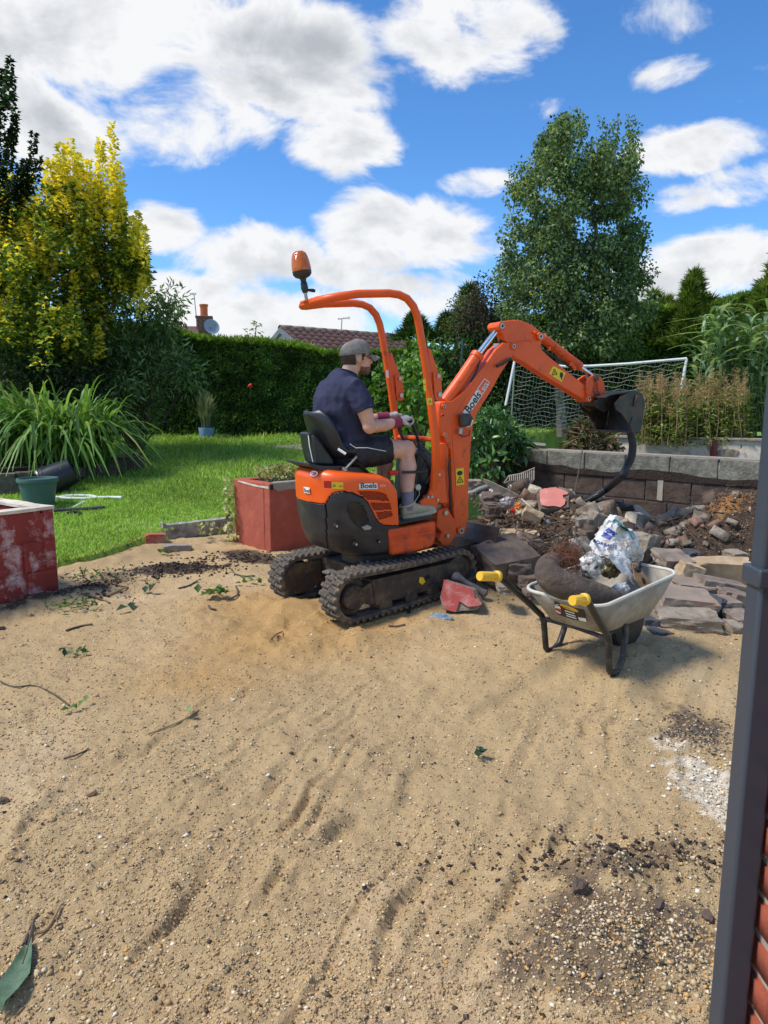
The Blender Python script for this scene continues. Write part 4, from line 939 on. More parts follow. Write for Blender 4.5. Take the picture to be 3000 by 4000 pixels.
for sgn in (-1, 1):
    yc = sgn*.335; HWt = .088
    outer = belt_path(.012); inn = belt_path(-.010); n = len(outer); m = TB()
    vs = [(x, yc-HWt, z) for x, z in outer]+[(x, yc+HWt, z) for x, z in outer]+[(x, yc+HWt, z) for x, z in inn]+[(x, yc-HWt, z) for x, z in inn]
    m.add(vs, [tuple((k*n+i, k*n+(i+1) % n, ((k+1) % 4)*n+(i+1) % n, ((k+1) % 4)*n+i)) for k in range(4) for i in range(n)])
    track = m.build('rubber_track', M_rub, EX, smooth=True, angle=30)
    # lugs, two staggered rows
    O3 = np.array(outer); seg = np.linalg.norm(np.roll(O3, -1, 0)-O3, axis=1); cum = np.concatenate([[0], np.cumsum(seg)]); tot = cum[-1]; NL = 54
    if lugme is None:
        lugme = bpy.data.meshes.new('track_lug')
        v_ = [(-.020, -.046, -.004), (.020, -.046, -.004), (.026, .046, -.004), (-.014, .046, -.004), (-.011, -.044, .017), (.010, -.044, .019), (.015, .036, .020), (-.004, .036, .018), (.0, .046, .008)]
        lugme.from_pydata(v_, [], [(0, 1, 5, 4), (1, 2, 6, 5), (2, 8, 6), (2, 3, 8), (8, 3, 7), (8, 7, 6), (3, 0, 4, 7), (4, 5, 6, 7), (3, 2, 1, 0)]); lugme.materials.append(M_rub)
    base = origin_of(track)
    for row in (0, 1):
        for k in range(NL):
            s_ = ((k+.5*row)/NL*tot) % tot; i = min(np.searchsorted(cum, s_)-1, n-1); f = (s_-cum[i])/seg[i]
            p = O3[i]+(O3[(i+1) % n]-O3[i])*f; tdir = (O3[(i+1) % n]-O3[i])/seg[i]; nd = np.array([tdir[1], -tdir[0]])
            if nd @ (p-np.array([0, .17])) < 0: nd = -nd
            sy = 1 if row == 0 else -1
            X = TRK.fw*tdir[0]+TRK.up*tdir[1]; Zv = TRK.fw*nd[0]+TRK.up*nd[1]; Yv = np.cross(Zv, X)
            if row: X, Yv = -X, -Yv
            L = TRK.w((p[0], yc+(-1 if (Yv @ TRK.le) > 0 else 1)*.044, p[1]))
            ob = bpy.data.objects.new('lug', lugme); COL.objects.link(ob); ob.parent = track
            ob.matrix_local = Matrix(((X[0], Yv[0], Zv[0], L.x-base.x), (X[1], Yv[1], Zv[1], L.y-base.y), (X[2], Yv[2], Zv[2], L.z-base.z), (0, 0, 0, 1)))
    yo = yc+sgn*.075                             # outer face
    m = TB(); q = [(-.30, .255), (.42, .235), (.50, .20), (.50, .145), (.40, .085), (-.28, .085)]
    m.prism([(a, yc-.06, c) for a, c in q], (0, .12, 0)); fr_ = m.build('track_frame', M_steel, EX, bevel=.006)
    m = TB(); m.prism([(a, yc-.066, c) for a, c in [(-.30, .265), (.40, .243), (.40, .232), (-.30, .252)]], (0, .132, 0)); m.build('frame_flange', M_steel, fr_)
    m = TB(); m.lathe([(.072, -.07), (.078, 0.), (.085, .008), (.085, .055), (.074, .068), (.0001, .068)], (SPR[0], yc, SPR[1]), (0, sgn, 0), 24); hub = m.build('drive_motor', M_steel, EX, smooth=True)
    m = TB(); m.lathe([(.12, -.025), (.128, -.012), (.128, .012), (.12, .025)], (SPR[0], yc, SPR[1]), (0, 1, 0), 28); m.build('sprocket', M_steel, hub)
    for k in range(9):
        a = 2*math.pi*k/9; c = (SPR[0]+.058*math.cos(a), yc+sgn*.066, SPR[1]+.058*math.sin(a)); m = TB(); m.cyl(c, (c[0], c[1]+sgn*.008, c[2]), .0075, 6); m.build('bolt', M_steel, hub)
    m = TB(); m.prism([(a, yc-.05, c) for a, c in [(-.40, .22), (-.29, .25), (-.27, .24), (-.27, .10), (-.33, .10), (-.40, .14)]], (0, .1, 0)); m.build('motor_mount', M_steel, EX, bevel=.004)
    m = TB(); m.lathe([(.07, -.065), (.108, -.06), (.114, -.03), (.114, .03), (.108, .06), (.07, .065)], (IDL[0], yc, IDL[1]), (0, 1, 0), 28); m.build('idler_wheel', M_steel, EX, smooth=True)
    for xr in (-.20, .02, .22):
        m = TB(); m.lathe([(.03, -.07), (.052, -.065), (.052, .065), (.03, .07)], (xr, yc, .072), (0, 1, 0), 18); rl = m.build('roller', M_steel, EX, smooth=True)
        m = TB(); m.cyl((xr, yc+sgn*.055, .095), (xr, yc+sgn*.075, .095), .017, 6); m.build('roller_bolt', M_steel, rl)
m = TB(); p = [(-.03, .20), (.0, .19), (.02, .155), (-.01, .14), (-.04, .165)]; m.prism([(a+.13, -.335-.0645, c) for a, c in p], (0, .002, 0)); m.build('worn_label', M_yel, EX)
m = TB(); m.cyl((.17, -.335-.068, .185), (.17, -.28, .185), .016, 10); m.build('hole_shade', M_dark, EX)  # solid near-black plug, its colour stands in for the shade of an opening
m = TB(); m.prism([(-.26, -.27, .17), (.30, -.27, .17), (.30, -.27, .30), (-.26, -.27, .30)], (0, .54, 0)); m.build('car_body', M_steel, EX, bevel=.01)
m = TB(); m.lathe([(.20, .29), (.22, .30), (.22, .36), (.2, .375)], (0, 0, 0), (0, 0, 1), 30); m.build('slew_ring', M_steel, EX, smooth=True)
m = TB(); m.prism([(-.58, .255, .07), (-.38, .255, .07), (-.27, .255, .13), (-.27, .255, .28), (-.50, .255, .30), (-.59, .255, .22)], (0, .012, 0)); m.build('motor_cover', M_steel, EX, bevel=.02, seg=3)
for k in range(3):
    m = TB(); m.tube([(-.30, .20-.03*k, .20), (-.18, .10, .245+.012*k), (-.05, 0+.02*k, .27)], .012, 8); m.build('travel_hose', M_ghose, EX, smooth=True)
m = TB(); m.tube([(-.22, -.18, .33), (-.24, -.20, .26), (-.2, -.23, .22)], .012, 8); m.tube([(-.17, -.18, .33), (-.19, -.2, .26), (-.16, -.23, .22)], .012, 8); m.build('travel_hose', M_ghose, EX, smooth=True)
# dozer blade in front
m = TB(); pr = [(.88, .14), (.865, .20), (.875, .28), (.90, .36), (.92, .40)]; vs = []
for (a, c) in pr: vs += [(a, -.37, c), (a, .37, c), (a+.014, .37, c), (a+.014, -.37, c)]
fs = []
for i in range(4):
    a, b = i*4, i*4+4; fs += [(a, a+1, b+1, b), (a+1, a+2, b+2, b+1), (a+2, a+3, b+3, b+2), (a+3, a, b, b+3)]
m.add(vs, fs+[(0, 3, 2, 1), (16, 17, 18, 19)]); bl = m.build('dozer_blade', M_bkt, EX)
for y0 in (-.17, .15):
    m = TB(); m.prism([(.28, y0, .20), (.28, y0, .26), (.88, y0, .27), (.88, y0, .20)], (0, .03, 0)); m.build('blade_arm', M_steel, bl, bevel=.004)
m = TB(); m.prism([(.80, -.37, .26), (.885, -.37, .26), (.885, -.37, .275), (.80, -.37, .275)], (0, .12, 0)); m.cyl((.84, -.33, .20), (.84, -.33, .30), .02, 10); m.build('blade_extension', M_steel, bl)
# ================================================================ the driver
M_skin = pm('skin', srgb(216, 166, 140), .10, 18, .5, .06, 180, dirt=srgb(204, 142, 118), damt=.42, dscale=14)
M_shirt = pm('navy_cotton', srgb(58, 60, 80), .12, 6, .9, .22, 420, dirt=srgb(78, 80, 98), damt=.34, dscale=5, spec=.1)
M_short = pm('black_polyester', (.022, .022, .027), .3, 8, .6, .15, 240, spec=.35)
M_cap = pm('washed_cap', srgb(150, 142, 132), .18, 16, .85, .2, 300, dirt=srgb(112, 104, 98), damt=.45, dscale=14, spec=.1)
M_hair = pm('brown_hair', srgb(70, 54, 42), .3, 40, .8, .4, 220)
M_beard = pm('stubble', srgb(112, 84, 68), .3, 60, .85, .5, 300, dirt=srgb(150, 108, 88), damt=.42, dscale=40)
M_cuff = pm('maroon_knit', srgb(140, 52, 76), .14, 30, .9, .3, 300)
M_glove = pm('grey_glove', srgb(190, 186, 178), .12, 18, .85, .2, 240, dirt=srgb(112, 104, 98), damt=.4, dscale=20)
M_palm = pm('black_glove_palm', (.03, .03, .03), .2, 20, .7, .2, 200)
M_sock = pm('grey_sock', srgb(128, 122, 138), .12, 40, .9, .3, 300)
M_shoe = pm('beige_suede', srgb(190, 172, 142), .14, 14, .85, .2, 200, dirt=srgb(150, 130, 100), damt=.38, dscale=14)
M_sole = pm('sole_rubber', srgb(202, 184, 150), .12, 20, .8, .1, 100, dirt=srgb(150, 128, 96), damt=.42, dscale=20)
def remeshed(mb, name, mat, parent, voxel=.008, it=4, fold=0., fs=12., cut=None):
    """union of the shapes as one continuous skin, slightly smoothed"""
    me = mb.mesh(name, origin_of(parent)); ob = bpy.data.objects.new('tmp', me); COL.objects.link(ob)
    r = ob.modifiers.new('r', 'REMESH'); r.mode = 'VOXEL'; r.voxel_size = voxel; r.use_smooth_shade = True
    s_ = ob.modifiers.new('s', 'SMOOTH'); s_.factor = .5; s_.iterations = it
    dg = bpy.context.evaluated_depsgraph_get(); dg.update(); me2 = bpy.data.meshes.new_from_object(ob.evaluated_get(dg))
    bpy.data.objects.remove(ob); me2.name = name
    bm = bmesh.new(); bm.from_mesh(me2)
    if fold:
        bm.normal_update()
        for v in bm.verts:
            p = v.co*fs; v.co += v.normal*fold*(mnoise.noise(p)+.6*mnoise.noise(Vector((p.x*2.4, p.y*2.4, p.z*1.2))) - .6*abs(mnoise.noise(p*1.7+Vector((5, 1, 2)))))
    bm.to_mesh(me2); bm.free()
    return link(name, me2, mat, parent, True)
def loft(mb, secs, n=20):
    """secs: (centre, half depth along local x, half width, tilt)"""
    vs = []
    for (c, a, b, tl) in secs:
        for j in range(n):
            t_ = 2*math.pi*j/n; x = math.cos(t_)*a; y = math.sin(t_)*b
            vs.append(Vector((c[0]+x*math.cos(tl), c[1]+y, c[2]+x*math.sin(tl))))
    k = len(secs)
    fs = [(i*n+j, i*n+(j+1) % n, (i+1)*n+(j+1) % n, (i+1)*n+j) for i in range(k-1) for j in range(n)] + [tuple(range(n-1, -1, -1)), tuple(range((k-1)*n, k*n))]
    return mb.add(vs, fs)
PE = thing('person', 'man in navy T-shirt, black shorts and grey cap sitting at the excavator controls', 'person', UPP.w((-.15, 0, .95)))
SH = 1.485
torso = [((-.125, 0, 1.04), .135, .172, 0), ((-.125, 0, 1.10), .138, .178, .05), ((-.13, 0, 1.18), .132, .172, .1), ((-.16, 0, 1.27), .137, .178, .12), ((-.185, 0, 1.36), .138, .192, .05), ((-.178, 0, 1.44), .128, .204, -.1), ((-.15, 0, 1.505), .108, .196, -.25), ((-.118, 0, 1.555), .082, .135, -.35), ((-.088, 0, 1.60), .066, .070, -.4)]
arms = {-1: [(-.125, -.195, SH), (-.095, -.235, 1.36), (-.07, -.252, 1.238), (.05, -.215, 1.232), (.172, -.172, 1.238), (.205, -.165, 1.24)],
        1: [(-.125, .195, SH), (-.06, .245, 1.37), (.0, .262, 1.245), (.12, .225, 1.252), (.27, .175, 1.262), (.30, .168, 1.262)]}
ar = [.062, .056, .047, .043, .031, .030]
legs = {-1: [(-.15, -.10, 1.06), (.06, -.135, 1.062), (.255, -.16, 1.045), (.25, -.175, .93), (.215, -.195, .80), (.205, -.205, .70), (.203, -.21, .63)],
        1: [(-.15, .10, 1.06), (.06, .125, 1.058), (.25, .14, 1.04), (.245, .142, .93), (.215, .145, .80), (.205, .145, .70), (.203, .145, .63)]}
lr = [.10, .088, .064, .060, .052, .040, .036]
# one continuous body: torso, neck, head, arms, legs
m = UB(); loft(m, [(c, a*.9, b*.88, t_) for (c, a, b, t_) in torso])
m.tube([(-.095, 0, 1.55), (-.06, 0, 1.60), (-.025, 0, 1.67)], [.064, .058, .056], 14)
m.sphere((-.012, 0, 1.705), (.100, .076, .098), 24, 16)
m.sphere((.034, 0, 1.648), (.062, .058, .066), 18, 12); m.sphere((.056, 0, 1.602), (.036, .038, .030), 14, 10)
m.sphere((.082, 0, 1.70), (.018, .052, .016), 12, 8)
m.tube([(.088, 0, 1.700), (.105, 0, 1.668), (.112, 0, 1.655), (.094, 0, 1.646)], [.010, .013, .014, .010], 8)
m.sphere((.088, 0, 1.628), (.012, .022, .007), 10, 6); m.sphere((.086, 0, 1.616), (.012, .02, .007), 10, 6)
for sg in (-1, 1):
    m.sphere((.068, sg*.042, 1.665), (.022, .018, .018), 10, 6)
    m.sphere((-.020, sg*.080, 1.676), (.018, .010, .032), 12, 8, Matrix.Rotation(R(12), 3, 'Y'))
    m.tube(arms[sg], ar, 14); m.tube(legs[sg], lr, 16)
    m.sphere(legs[sg][2], (.066, .062, .066), 14, 10); m.sphere(Vector(legs[sg][3])+Vector((-.028, 0, -.02)), (.045, .045, .10), 12, 10)
    m.sphere(Vector(arms[sg][3])+Vector((-.05, -.01*sg, 0)), (.07, .044, .045), 12, 8); m.sphere(arms[sg][2], .05, 12, 8)
body = remeshed(m, 'body', M_skin, PE, .0065, 3)
for sg in (-1, 1):
    m = UB(); m.sphere((.078, sg*.030, 1.683), (.011, .011, .006), 10, 8); e = m.build('eye', M_wht, body, smooth=True)
    m = UB(); m.sphere((.0875, sg*.030, 1.683), (.003, .005, .005), 8, 6); m.build('iris', M_ink, e, smooth=True)
    m = UB(); m.tube([(.094, sg*.012, 1.703), (.094, sg*.03, 1.706), (.080, sg*.050, 1.702)], .0025, 5); m.build('eyebrow', M_hair, body)
# beard and hair: thin coverings that follow the head
def cover(name, ells, keep, mat, noise_a=.0025):
    m = UB()
    for (c, r) in ells: m.sphere(c, r, 40, 28)
    off = origin_of(PE); me = m.mesh(name, (0, 0, 0)); bm = bmesh.new(); bm.from_mesh(me)
    kill = [v for v in bm.verts if not keep(UPP.loc(v.co))]; bmesh.ops.delete(bm, geom=kill, context='VERTS'); bm.normal_update()
    for v in bm.verts: v.co += v.normal*noise_a*mnoise.noise(v.co*90); v.co -= off
    bm.to_mesh(me); bm.free(); return link(name, me, mat, PE, True)
cover('beard', [((.034, 0, 1.646), (.0635, .0595, .067)), ((.056, 0, 1.602), (.0375, .0395, .0315))], lambda p: p.z < 1.625+.5*max(0, .035-p.x) + .012*mnoise.noise(p*60) and p.x > -.002 and not (p.x > .078 and abs(p.y) < .022 and p.z > 1.608), M_beard)
cover('hair', [((-.014, 0, 1.703), (.1035, .080, .100))], lambda p: p.z < 1.735 and p.z > 1.632+.35*max(0, p.x+.06)+.010*mnoise.noise(p*80) and p.x < .045-.9*max(0, 1.70-p.z) and not (abs(p.x+.02) < .02 and abs(p.z-1.676) < .035), M_hair)
# cap: crown, brim, band
vs = []; N = 32; m = UB(); RR = 9
for i in range(RR+1):
    ph = i/RR*math.pi/2
    for j in range(N):
        a = 2*math.pi*j/N; k = 1+.02*math.cos(3*a)*math.sin(2*ph)
        vs.append(Vector((-.010+.112*math.cos(a)*math.cos(ph)**.75*k, .088*math.sin(a)*math.cos(ph)**.75*k, 1.712+.005*math.cos(a)+.097*math.sin(ph)+.006*math.cos(a)*math.sin(2*ph))))
m.add(vs, [(i*N+j, i*N+(j+1) % N, (i+1)*N+(j+1) % N, (i+1)*N+j) for i in range(RR) for j in range(N)]); cap = m.build('cap', M_cap, PE, smooth=True, angle=180)
b_ = cap.modifiers.new('t', 'SOLIDIFY'); b_.thickness = .004
for v in cap.data.vertices: v.co += Vector((0, 0, 1))*.003*mnoise.noise(v.co*40)
m = UB(); vs = []; K = 15; rows = 6
for i in range(rows):
    f = i/(rows-1)
    for j in range(K):
        a = R(-68+136*j/(K-1)); rx = .098+f*.092*math.cos(a*1.05)**.8; yy = math.sin(a)*.086*(1-.12*f)
        vs.append(Vector((-.010+rx*math.cos(a*.55) if i else -.010+.110*math.cos(a), yy, 1.716-.030*f-.10*(yy/.09)**2*.12*(1+f)*2)))
m.add(vs, [(i*K+j, i*K+j+1, (i+1)*K+j+1, (i+1)*K+j) for i in range(rows-1) for j in range(K-1)]); br = m.build('brim', M_cap, cap, smooth=True, angle=180)
b_ = br.modifiers.new('t', 'SOLIDIFY'); b_.thickness = .004
m = UB(); m.tube([(-.010+.1135*math.cos(a), .0895*math.sin(a), 1.716+.005*math.cos(a)) for a in np.linspace(0, 2*math.pi, 33)], .006, 6, False, .4); m.build('cap_band', M_cap, cap, smooth=True)
m = UB(); m.sphere((-.010, 0, 1.812), (.008, .008, .004), 8, 6); m.build('cap_button', M_cap, cap)
# T-shirt: torso and sleeves in one skin
m = UB(); loft(m, [(c, a+.010, b+.010, t_) for (c, a, b, t_) in torso][:-1] + [((-.090, 0, 1.598), .082, .084, -.4)])
for sg in (-1, 1):
    A = arms[sg]; m.tube([Vector((-.13, sg*.13, 1.49)), Vector(A[0])+Vector((-.005, 0, .005)), Vector(A[0]).lerp(Vector(A[1]), .6), Vector(A[0]).lerp(Vector(A[1]), 1.18)], [.085, .080, .077, .078], 18)
remeshed(m, 'tshirt', M_shirt, PE, .0065, 3, .010, 11)
m = UB(); m.tube([Vector((-.087+.070*math.cos(a)*math.cos(-.4), .072*math.sin(a), 1.598+.070*math.cos(a)*math.sin(-.4))) for a in np.linspace(0, 2*math.pi, 25)], .007, 6, False); m.build('collar', M_shirt, PE, smooth=True)
# shorts
m = UB(); loft(m, [((-.13, 0, .985), .13, .17, 0), ((-.135, 0, 1.06), .155, .19, 0), ((-.13, 0, 1.115), .142, .182, 0)])
for sg in (-1, 1):
    A = legs[sg]; m.tube([Vector(A[0]), Vector((-.02, sg*.115, 1.062)), Vector((.115, sg*.132, 1.06)), Vector((.128, sg*.133, 1.06))], [.122, .112, .100, .102], 20)
sh_ = remeshed(m, 'shorts', M_short, PE, .0065, 3, .011, 13)
m = UB(); m.tube([UPP.l('D', 600, 1255, -.218), UPP.l('D', 660, 1298, -.226), UPP.l('D', 790, 1297, -.236), UPP.l('D', 990, 1335, -.238)], .0022, 5); m.build('piping', M_wht, sh_)
# gloves: knitted cuff, back of hand, five bent fingers round the lever
def glove(sg, wrist, grip):
    w_ = Vector(wrist); g = Vector(grip); d = (g-w_).normalized(); lat = Vector((0, -sg, 0)); lat = (lat-d*lat.dot(d)).normalized(); dn = d.cross(lat); dn = dn if dn.z < 0 else -dn
    m = UB(); m.tube([w_-d*.055, w_-d*.03, w_, w_+d*.03], [.038, .037, .035, .038], 14); cu = m.build('glove_cuff', M_cuff, PE, smooth=True)
    m = UB(); kn = g-d*.012-dn*.012
    vs = []
    m.tube([w_+d*.02, w_+d*.05-dn*.004, kn], [.034, .042, .040], 14, flat=.62)
    for k in range(4):
        o_ = lat*(-.030+.020*k); L = (.86, 1., .95, .78)[k]
        p0 = kn+o_-d*.01; p1 = kn+o_+d*.030*L+dn*.006; p2 = p1+dn*.028*L+d*.010; p3 = p2+dn*.016*L-d*.018; p4 = p3-d*.016+dn*.002
        m.tube([p0, p1, p2, p3, p4], [.011, .0105, .0098, .009, .007], 8)
    t0 = w_+d*.045-lat*.03+dn*.012; m.tube([t0, t0+d*.022-lat*.012+dn*.012, t0+d*.045-lat*.004+dn*.026, t0+d*.058+lat*.012+dn*.032], [.013, .012, .011, .008], 8)
    gl = remeshed(m, 'glove', M_glove, PE, .0035, 2)
    m = UB(); m.sphere(kn+dn*.022-d*.015, (.026, .03, .012), 12, 8); 
    for k in range(4): m.sphere(kn+lat*(-.030+.020*k)+d*.036+dn*.030, (.011, .0105, .014), 8, 6)
    remeshed(m, 'glove_coating', M_palm, PE, .004, 2); return gl
glove(-1, (.178, -.170, 1.238), (.290, -.138, 1.250)); glove(1, (.278, .172, 1.262), (.385, .145, 1.262))
# socks and shoes
for sg in (-1, 1):
    A = Vector(legs[sg][-1]); yy = A.y; X0 = A.x-.058
    m = UB(); m.tube([(A.x, yy, .635), (A.x+.002, yy, .70), (A.x+.006, yy, .745), (A.x+.006, yy, .762)], [.046, .043, .046, .045], 16); m.build('sock', M_sock, PE, smooth=True)
    zf = .583
    secs = [(0., .026, .055), (.02, .037, .085), (.06, .041, .098), (.10, .042, .090), (.14, .044, .070), (.18, .047, .056), (.22, .047, .050), (.255, .041, .042), (.278, .026, .028)]
    m = UB(); vs = []; n = 14
    for (dx, hw, hh) in secs:
        for j in range(n):
            a = math.pi*2*j/n; cy, cz = math.cos(a), math.sin(a)
            vs.append(Vector((X0+dx, yy+hw*math.copysign(abs(cy)**.7, cy), zf+.012+hh*.5+hh*.5*math.copysign(abs(cz)**.75, cz))))
    m.add(vs, [(i*n+j, i*n+(j+1) % n, (i+1)*n+(j+1) % n, (i+1)*n+j) for i in range(8) for j in range(n)] + [tuple(range(n-1, -1, -1)), tuple(range(8*n, 9*n))])
    shoe = m.build('shoe', M_shoe, PE, smooth=True, angle=180); b_ = shoe.modifiers.new('s', 'SUBSURF'); b_.levels = b_.render_levels = 1
    m = UB(); sp_ = [(X0+dx, yy-hw-.004) for dx, hw, hh in secs]+[(X0+dx, yy+hw+.004) for dx, hw, hh in reversed(secs)]
    m.prism([(a, b, zf-.006+.012*max(0, (a-X0-.2)/.08)) for a, b in sp_], (0, 0, .026)); m.build('sole', M_sole, shoe, bevel=.006, smooth=True)
    m = UB(); m.tube([Vector((A.x-.002+.052*math.cos(a), yy+.046*math.sin(a), .672+.012*math.cos(a))) for a in np.linspace(0, 2*math.pi, 17)], .010, 8, False); m.build('shoe_collar', M_shoe, shoe, smooth=True)
    for k in range(4):
        x_ = X0+.10+.022*k; z_ = zf+.012+np.interp(x_-X0, [a for a, _, _ in secs], [c for _, _, c in secs])+.001
        m = UB(); m.tube([(x_-.006, yy-.030, z_-.012), (x_, yy, z_), (x_+.008, yy+.030, z_-.012)], .0032, 5); m.build('lace', M_sole, shoe)
# ================================================================ trees, hedges and plants
M_leaf = leafmat('leaf', .40, .5, .3); M_leafd = leafmat('leaf_dense', .22, .6, .2)
M_bark = pm('bark', srgb(88, 76, 64), .3, 14, .95, .5, 40); M_birch = pm('birch_bark', srgb(128, 120, 108), .15, 8, .85, .3, 40, dirt=srgb(60, 54, 50), damt=.36, dscale=9)
M_stem = pm('green_stem', srgb(92, 110, 60), .2, 12, .8); M_dry = pm('dry_stem', srgb(150, 122, 88), .2, 14, .9)
def shoot_leaves(base, tip, n, L, W, spread, cols, wts=None, hang=0., up=.2):
    """leaves set along a shoot"""
    f = rng.random(n)[:, None]; b = np.array(base); t_ = np.array(tip); ax = unit((t_-b)[None])[0]
    rd = rand_dirs(n); rd = unit(rd - ax*(rd @ ax)[:, None]*.7)
    P = b + (t_-b)*f + rd*spread*rng.uniform(.1, 1., (n, 1))*(1.1-.75*f)
    Dr = unit(rd + ax*up + np.array([0, 0, -hang]) + .35*rand_dirs(n)); Nn = unit(np.array([0, 0, 1.]) + .7*rand_dirs(n))
    return leaf_arrays(P, Dr, Nn, L*rng.uniform(.65, 1.15, n), W*rng.uniform(.7, 1.1, n), np.clip(pick_cols(n, cols, wts, .2), 0, 1))
def clump(c, r, n, L, W, cols, wts=None, hang=.3):
    d = rand_dirs(n); P = np.array(c) + d*(rng.random((n, 1))**.45)*np.array(r)
    Dr = unit(d*.7 + .8*rand_dirs(n) + np.array([0, 0, -hang])); Nn = unit(np.array([0, -.3, .8]) + .9*rand_dirs(n))
    return leaf_arrays(P, Dr, Nn, L*rng.uniform(.6, 1.15, n), W*rng.uniform(.7, 1.1, n), np.clip(pick_cols(n, cols, wts, .2), 0, 1))
def limb(mb, a, b, r0, r1, wob=.06, k=6):
    a, b = Vector(a), Vector(b); pts = [a.lerp(b, i/k)+Vector((random.uniform(-1, 1), random.uniform(-1, 1), random.uniform(-.4, .4)))*wob*math.sin(math.pi*i/k) for i in range(k+1)]
    mb.tube(pts, [r0+(r1-r0)*i/k for i in range(k+1)], 7); return pts
def add_crown(parent, parts, mat, name='crown'):
    V, Fc, C = stack_arrays(parts); return npmesh(name, V, Fc, mat, parent, col=C)
Yv3 = np.array([0, 1, 0])
# ---- golden elm on the left (crowded upright shoots, yellow at the tips)
GOLD = [srgb(242, 224, 72), srgb(222, 204, 62), srgb(248, 234, 112), srgb(190, 190, 70)]; GREEN = [srgb(88, 114, 52), srgb(70, 96, 44), srgb(108, 132, 56), srgb(142, 156, 60)]
EY = 12.0
tb = gy('H', 300, 1750, EY); tb.z = lawn_h(np.array([tb.x]), np.array([tb.y]))[0]
elm = thing('golden_elm', 'upright elm tree with golden yellow shoots above dark green leaves, beside the lawn', 'tree', tb)
mb = MB(); limb(mb, tb-Vector((0, 0, .1)), tb+Vector((.05, 0, 1.0)), .09, .07, .03); pr = []
outl = [(-260, 640, 1350), (-120, 560, 1500), (0, 640, 1600), (60, 640, 1650), (120, 600, 1680), (200, 640, 1700), (270, 560, 1730), (330, 500, 1740), (400, 480, 1720), (450, 560, 1700), (500, 620, 1660), (560, 450, 1600), (600, 440, 1480), (650, 640, 1420), (700, 900, 1360), (740, 870, 1300), (770, 960, 1220)]
ox = [a for a, b, c in outl]; ot = [b for a, b, c in outl]; ob_ = [c for a, b, c in outl]
for k in range(620):                               # inner green mass and outer gilded shoots
    hx = rng.uniform(-250, 770); t0 = np.interp(hx, ox, ot); b0_ = np.interp(hx, ox, ob_); f = rng.random()
    hy = b0_ + (t0+300-b0_)*f; dep = EY + rng.normal()*.62*math.sin(math.pi*min(.95, max(.1, (hx+300)/1090)))
    p = gy('H', hx, hy, dep); ln = rng.uniform(.25, .55)
    edge = f > .62 or hx > 640
    gold = rng.random() < (.5 if edge else .24) and f > .12
    tip = np.array(p)+np.array([rng.normal()*.05, rng.normal()*.05, ln])
    cs = GOLD + GREEN; wt = ([.2, .2, .16, .12] + [.1, .08, .08, .06]) if gold else ([.03, .05, .02, .1] + [.24, .22, .2, .14])
    pr.append(shoot_leaves(p, tip, 62 if not gold else 56, .085, .066, .20 if not gold else .13, cs, wt, .15))
for (hx, hy, ln, w) in [(325, 500, .75, .09), (378, 470, .8, .09), (270, 590, .55, .08), (420, 560, .6, .09), (480, 590, .6, .07), (545, 480, .7, .1), (606, 405, 1.0, .10), (650, 605, .75, .07), (612, 620, .5, .07), (520, 660, .5, .1), (715, 900, .6, .08), (748, 870, .65, .08), (778, 945, .6, .08), (460, 880, 1.0, .1), (420, 890, .5, .08), (140, 880, .75, .08), (440, 960, .6, .09), (260, 990, .6, .1), (30, 970, .6, .1), (70, 1090, .7, .08), (40, 640, .6, .1), (400, 1200, .7, .08), (200, 1010, .4, .12), (350, 620, .7, .12), (590, 760, .7, .1), (640, 750, .6, .09), (10, 900, .7, .12), (30, 1230, .6, .12), (530, 1490, .5, .08), (370, 1480, .4, .1)]:
    tip = gy('H', hx, hy, EY-.35-rng.random()*.4); b_ = Vector(tip)-Vector((rng.normal()*.05, 0, ln))
    pr.append(shoot_leaves(b_, tip, int(190*ln), .078, .062, w*.95, GOLD, [.34, .26, .26, .14], .05, .5))
for k in range(46):                                # gilded spires breaking the outline
    hx = rng.uniform(-200, 790); t0 = np.interp(hx, ox, ot)+rng.uniform(20, 260); tip = gy('H', hx, t0, EY+rng.normal()*.4); ln = rng.uniform(.4, .8)
    pr.append(shoot_leaves(Vector(tip)-Vector((rng.normal()*.06, 0, ln)), tip, int(170*ln), .078, .062, .085, GOLD+GREEN[2:], [.3, .22, .26, .12, .05, .05], .05, .5))
for hx, hy, r in [(120, 700, .05), (330, 720, .05), (560, 700, .05), (660, 950, .045), (230, 900, .05), (450, 1000, .05), (0, 950, .05), (720, 1100, .04)]:
    limb(mb, tb+Vector((.03, 0, .8)), gy('H', hx, hy, EY+rng.normal()*.25), r, .012, .12, 8)
mb.build('trunk', M_bark, elm, smooth=True); add_crown(elm, pr, M_leaf)
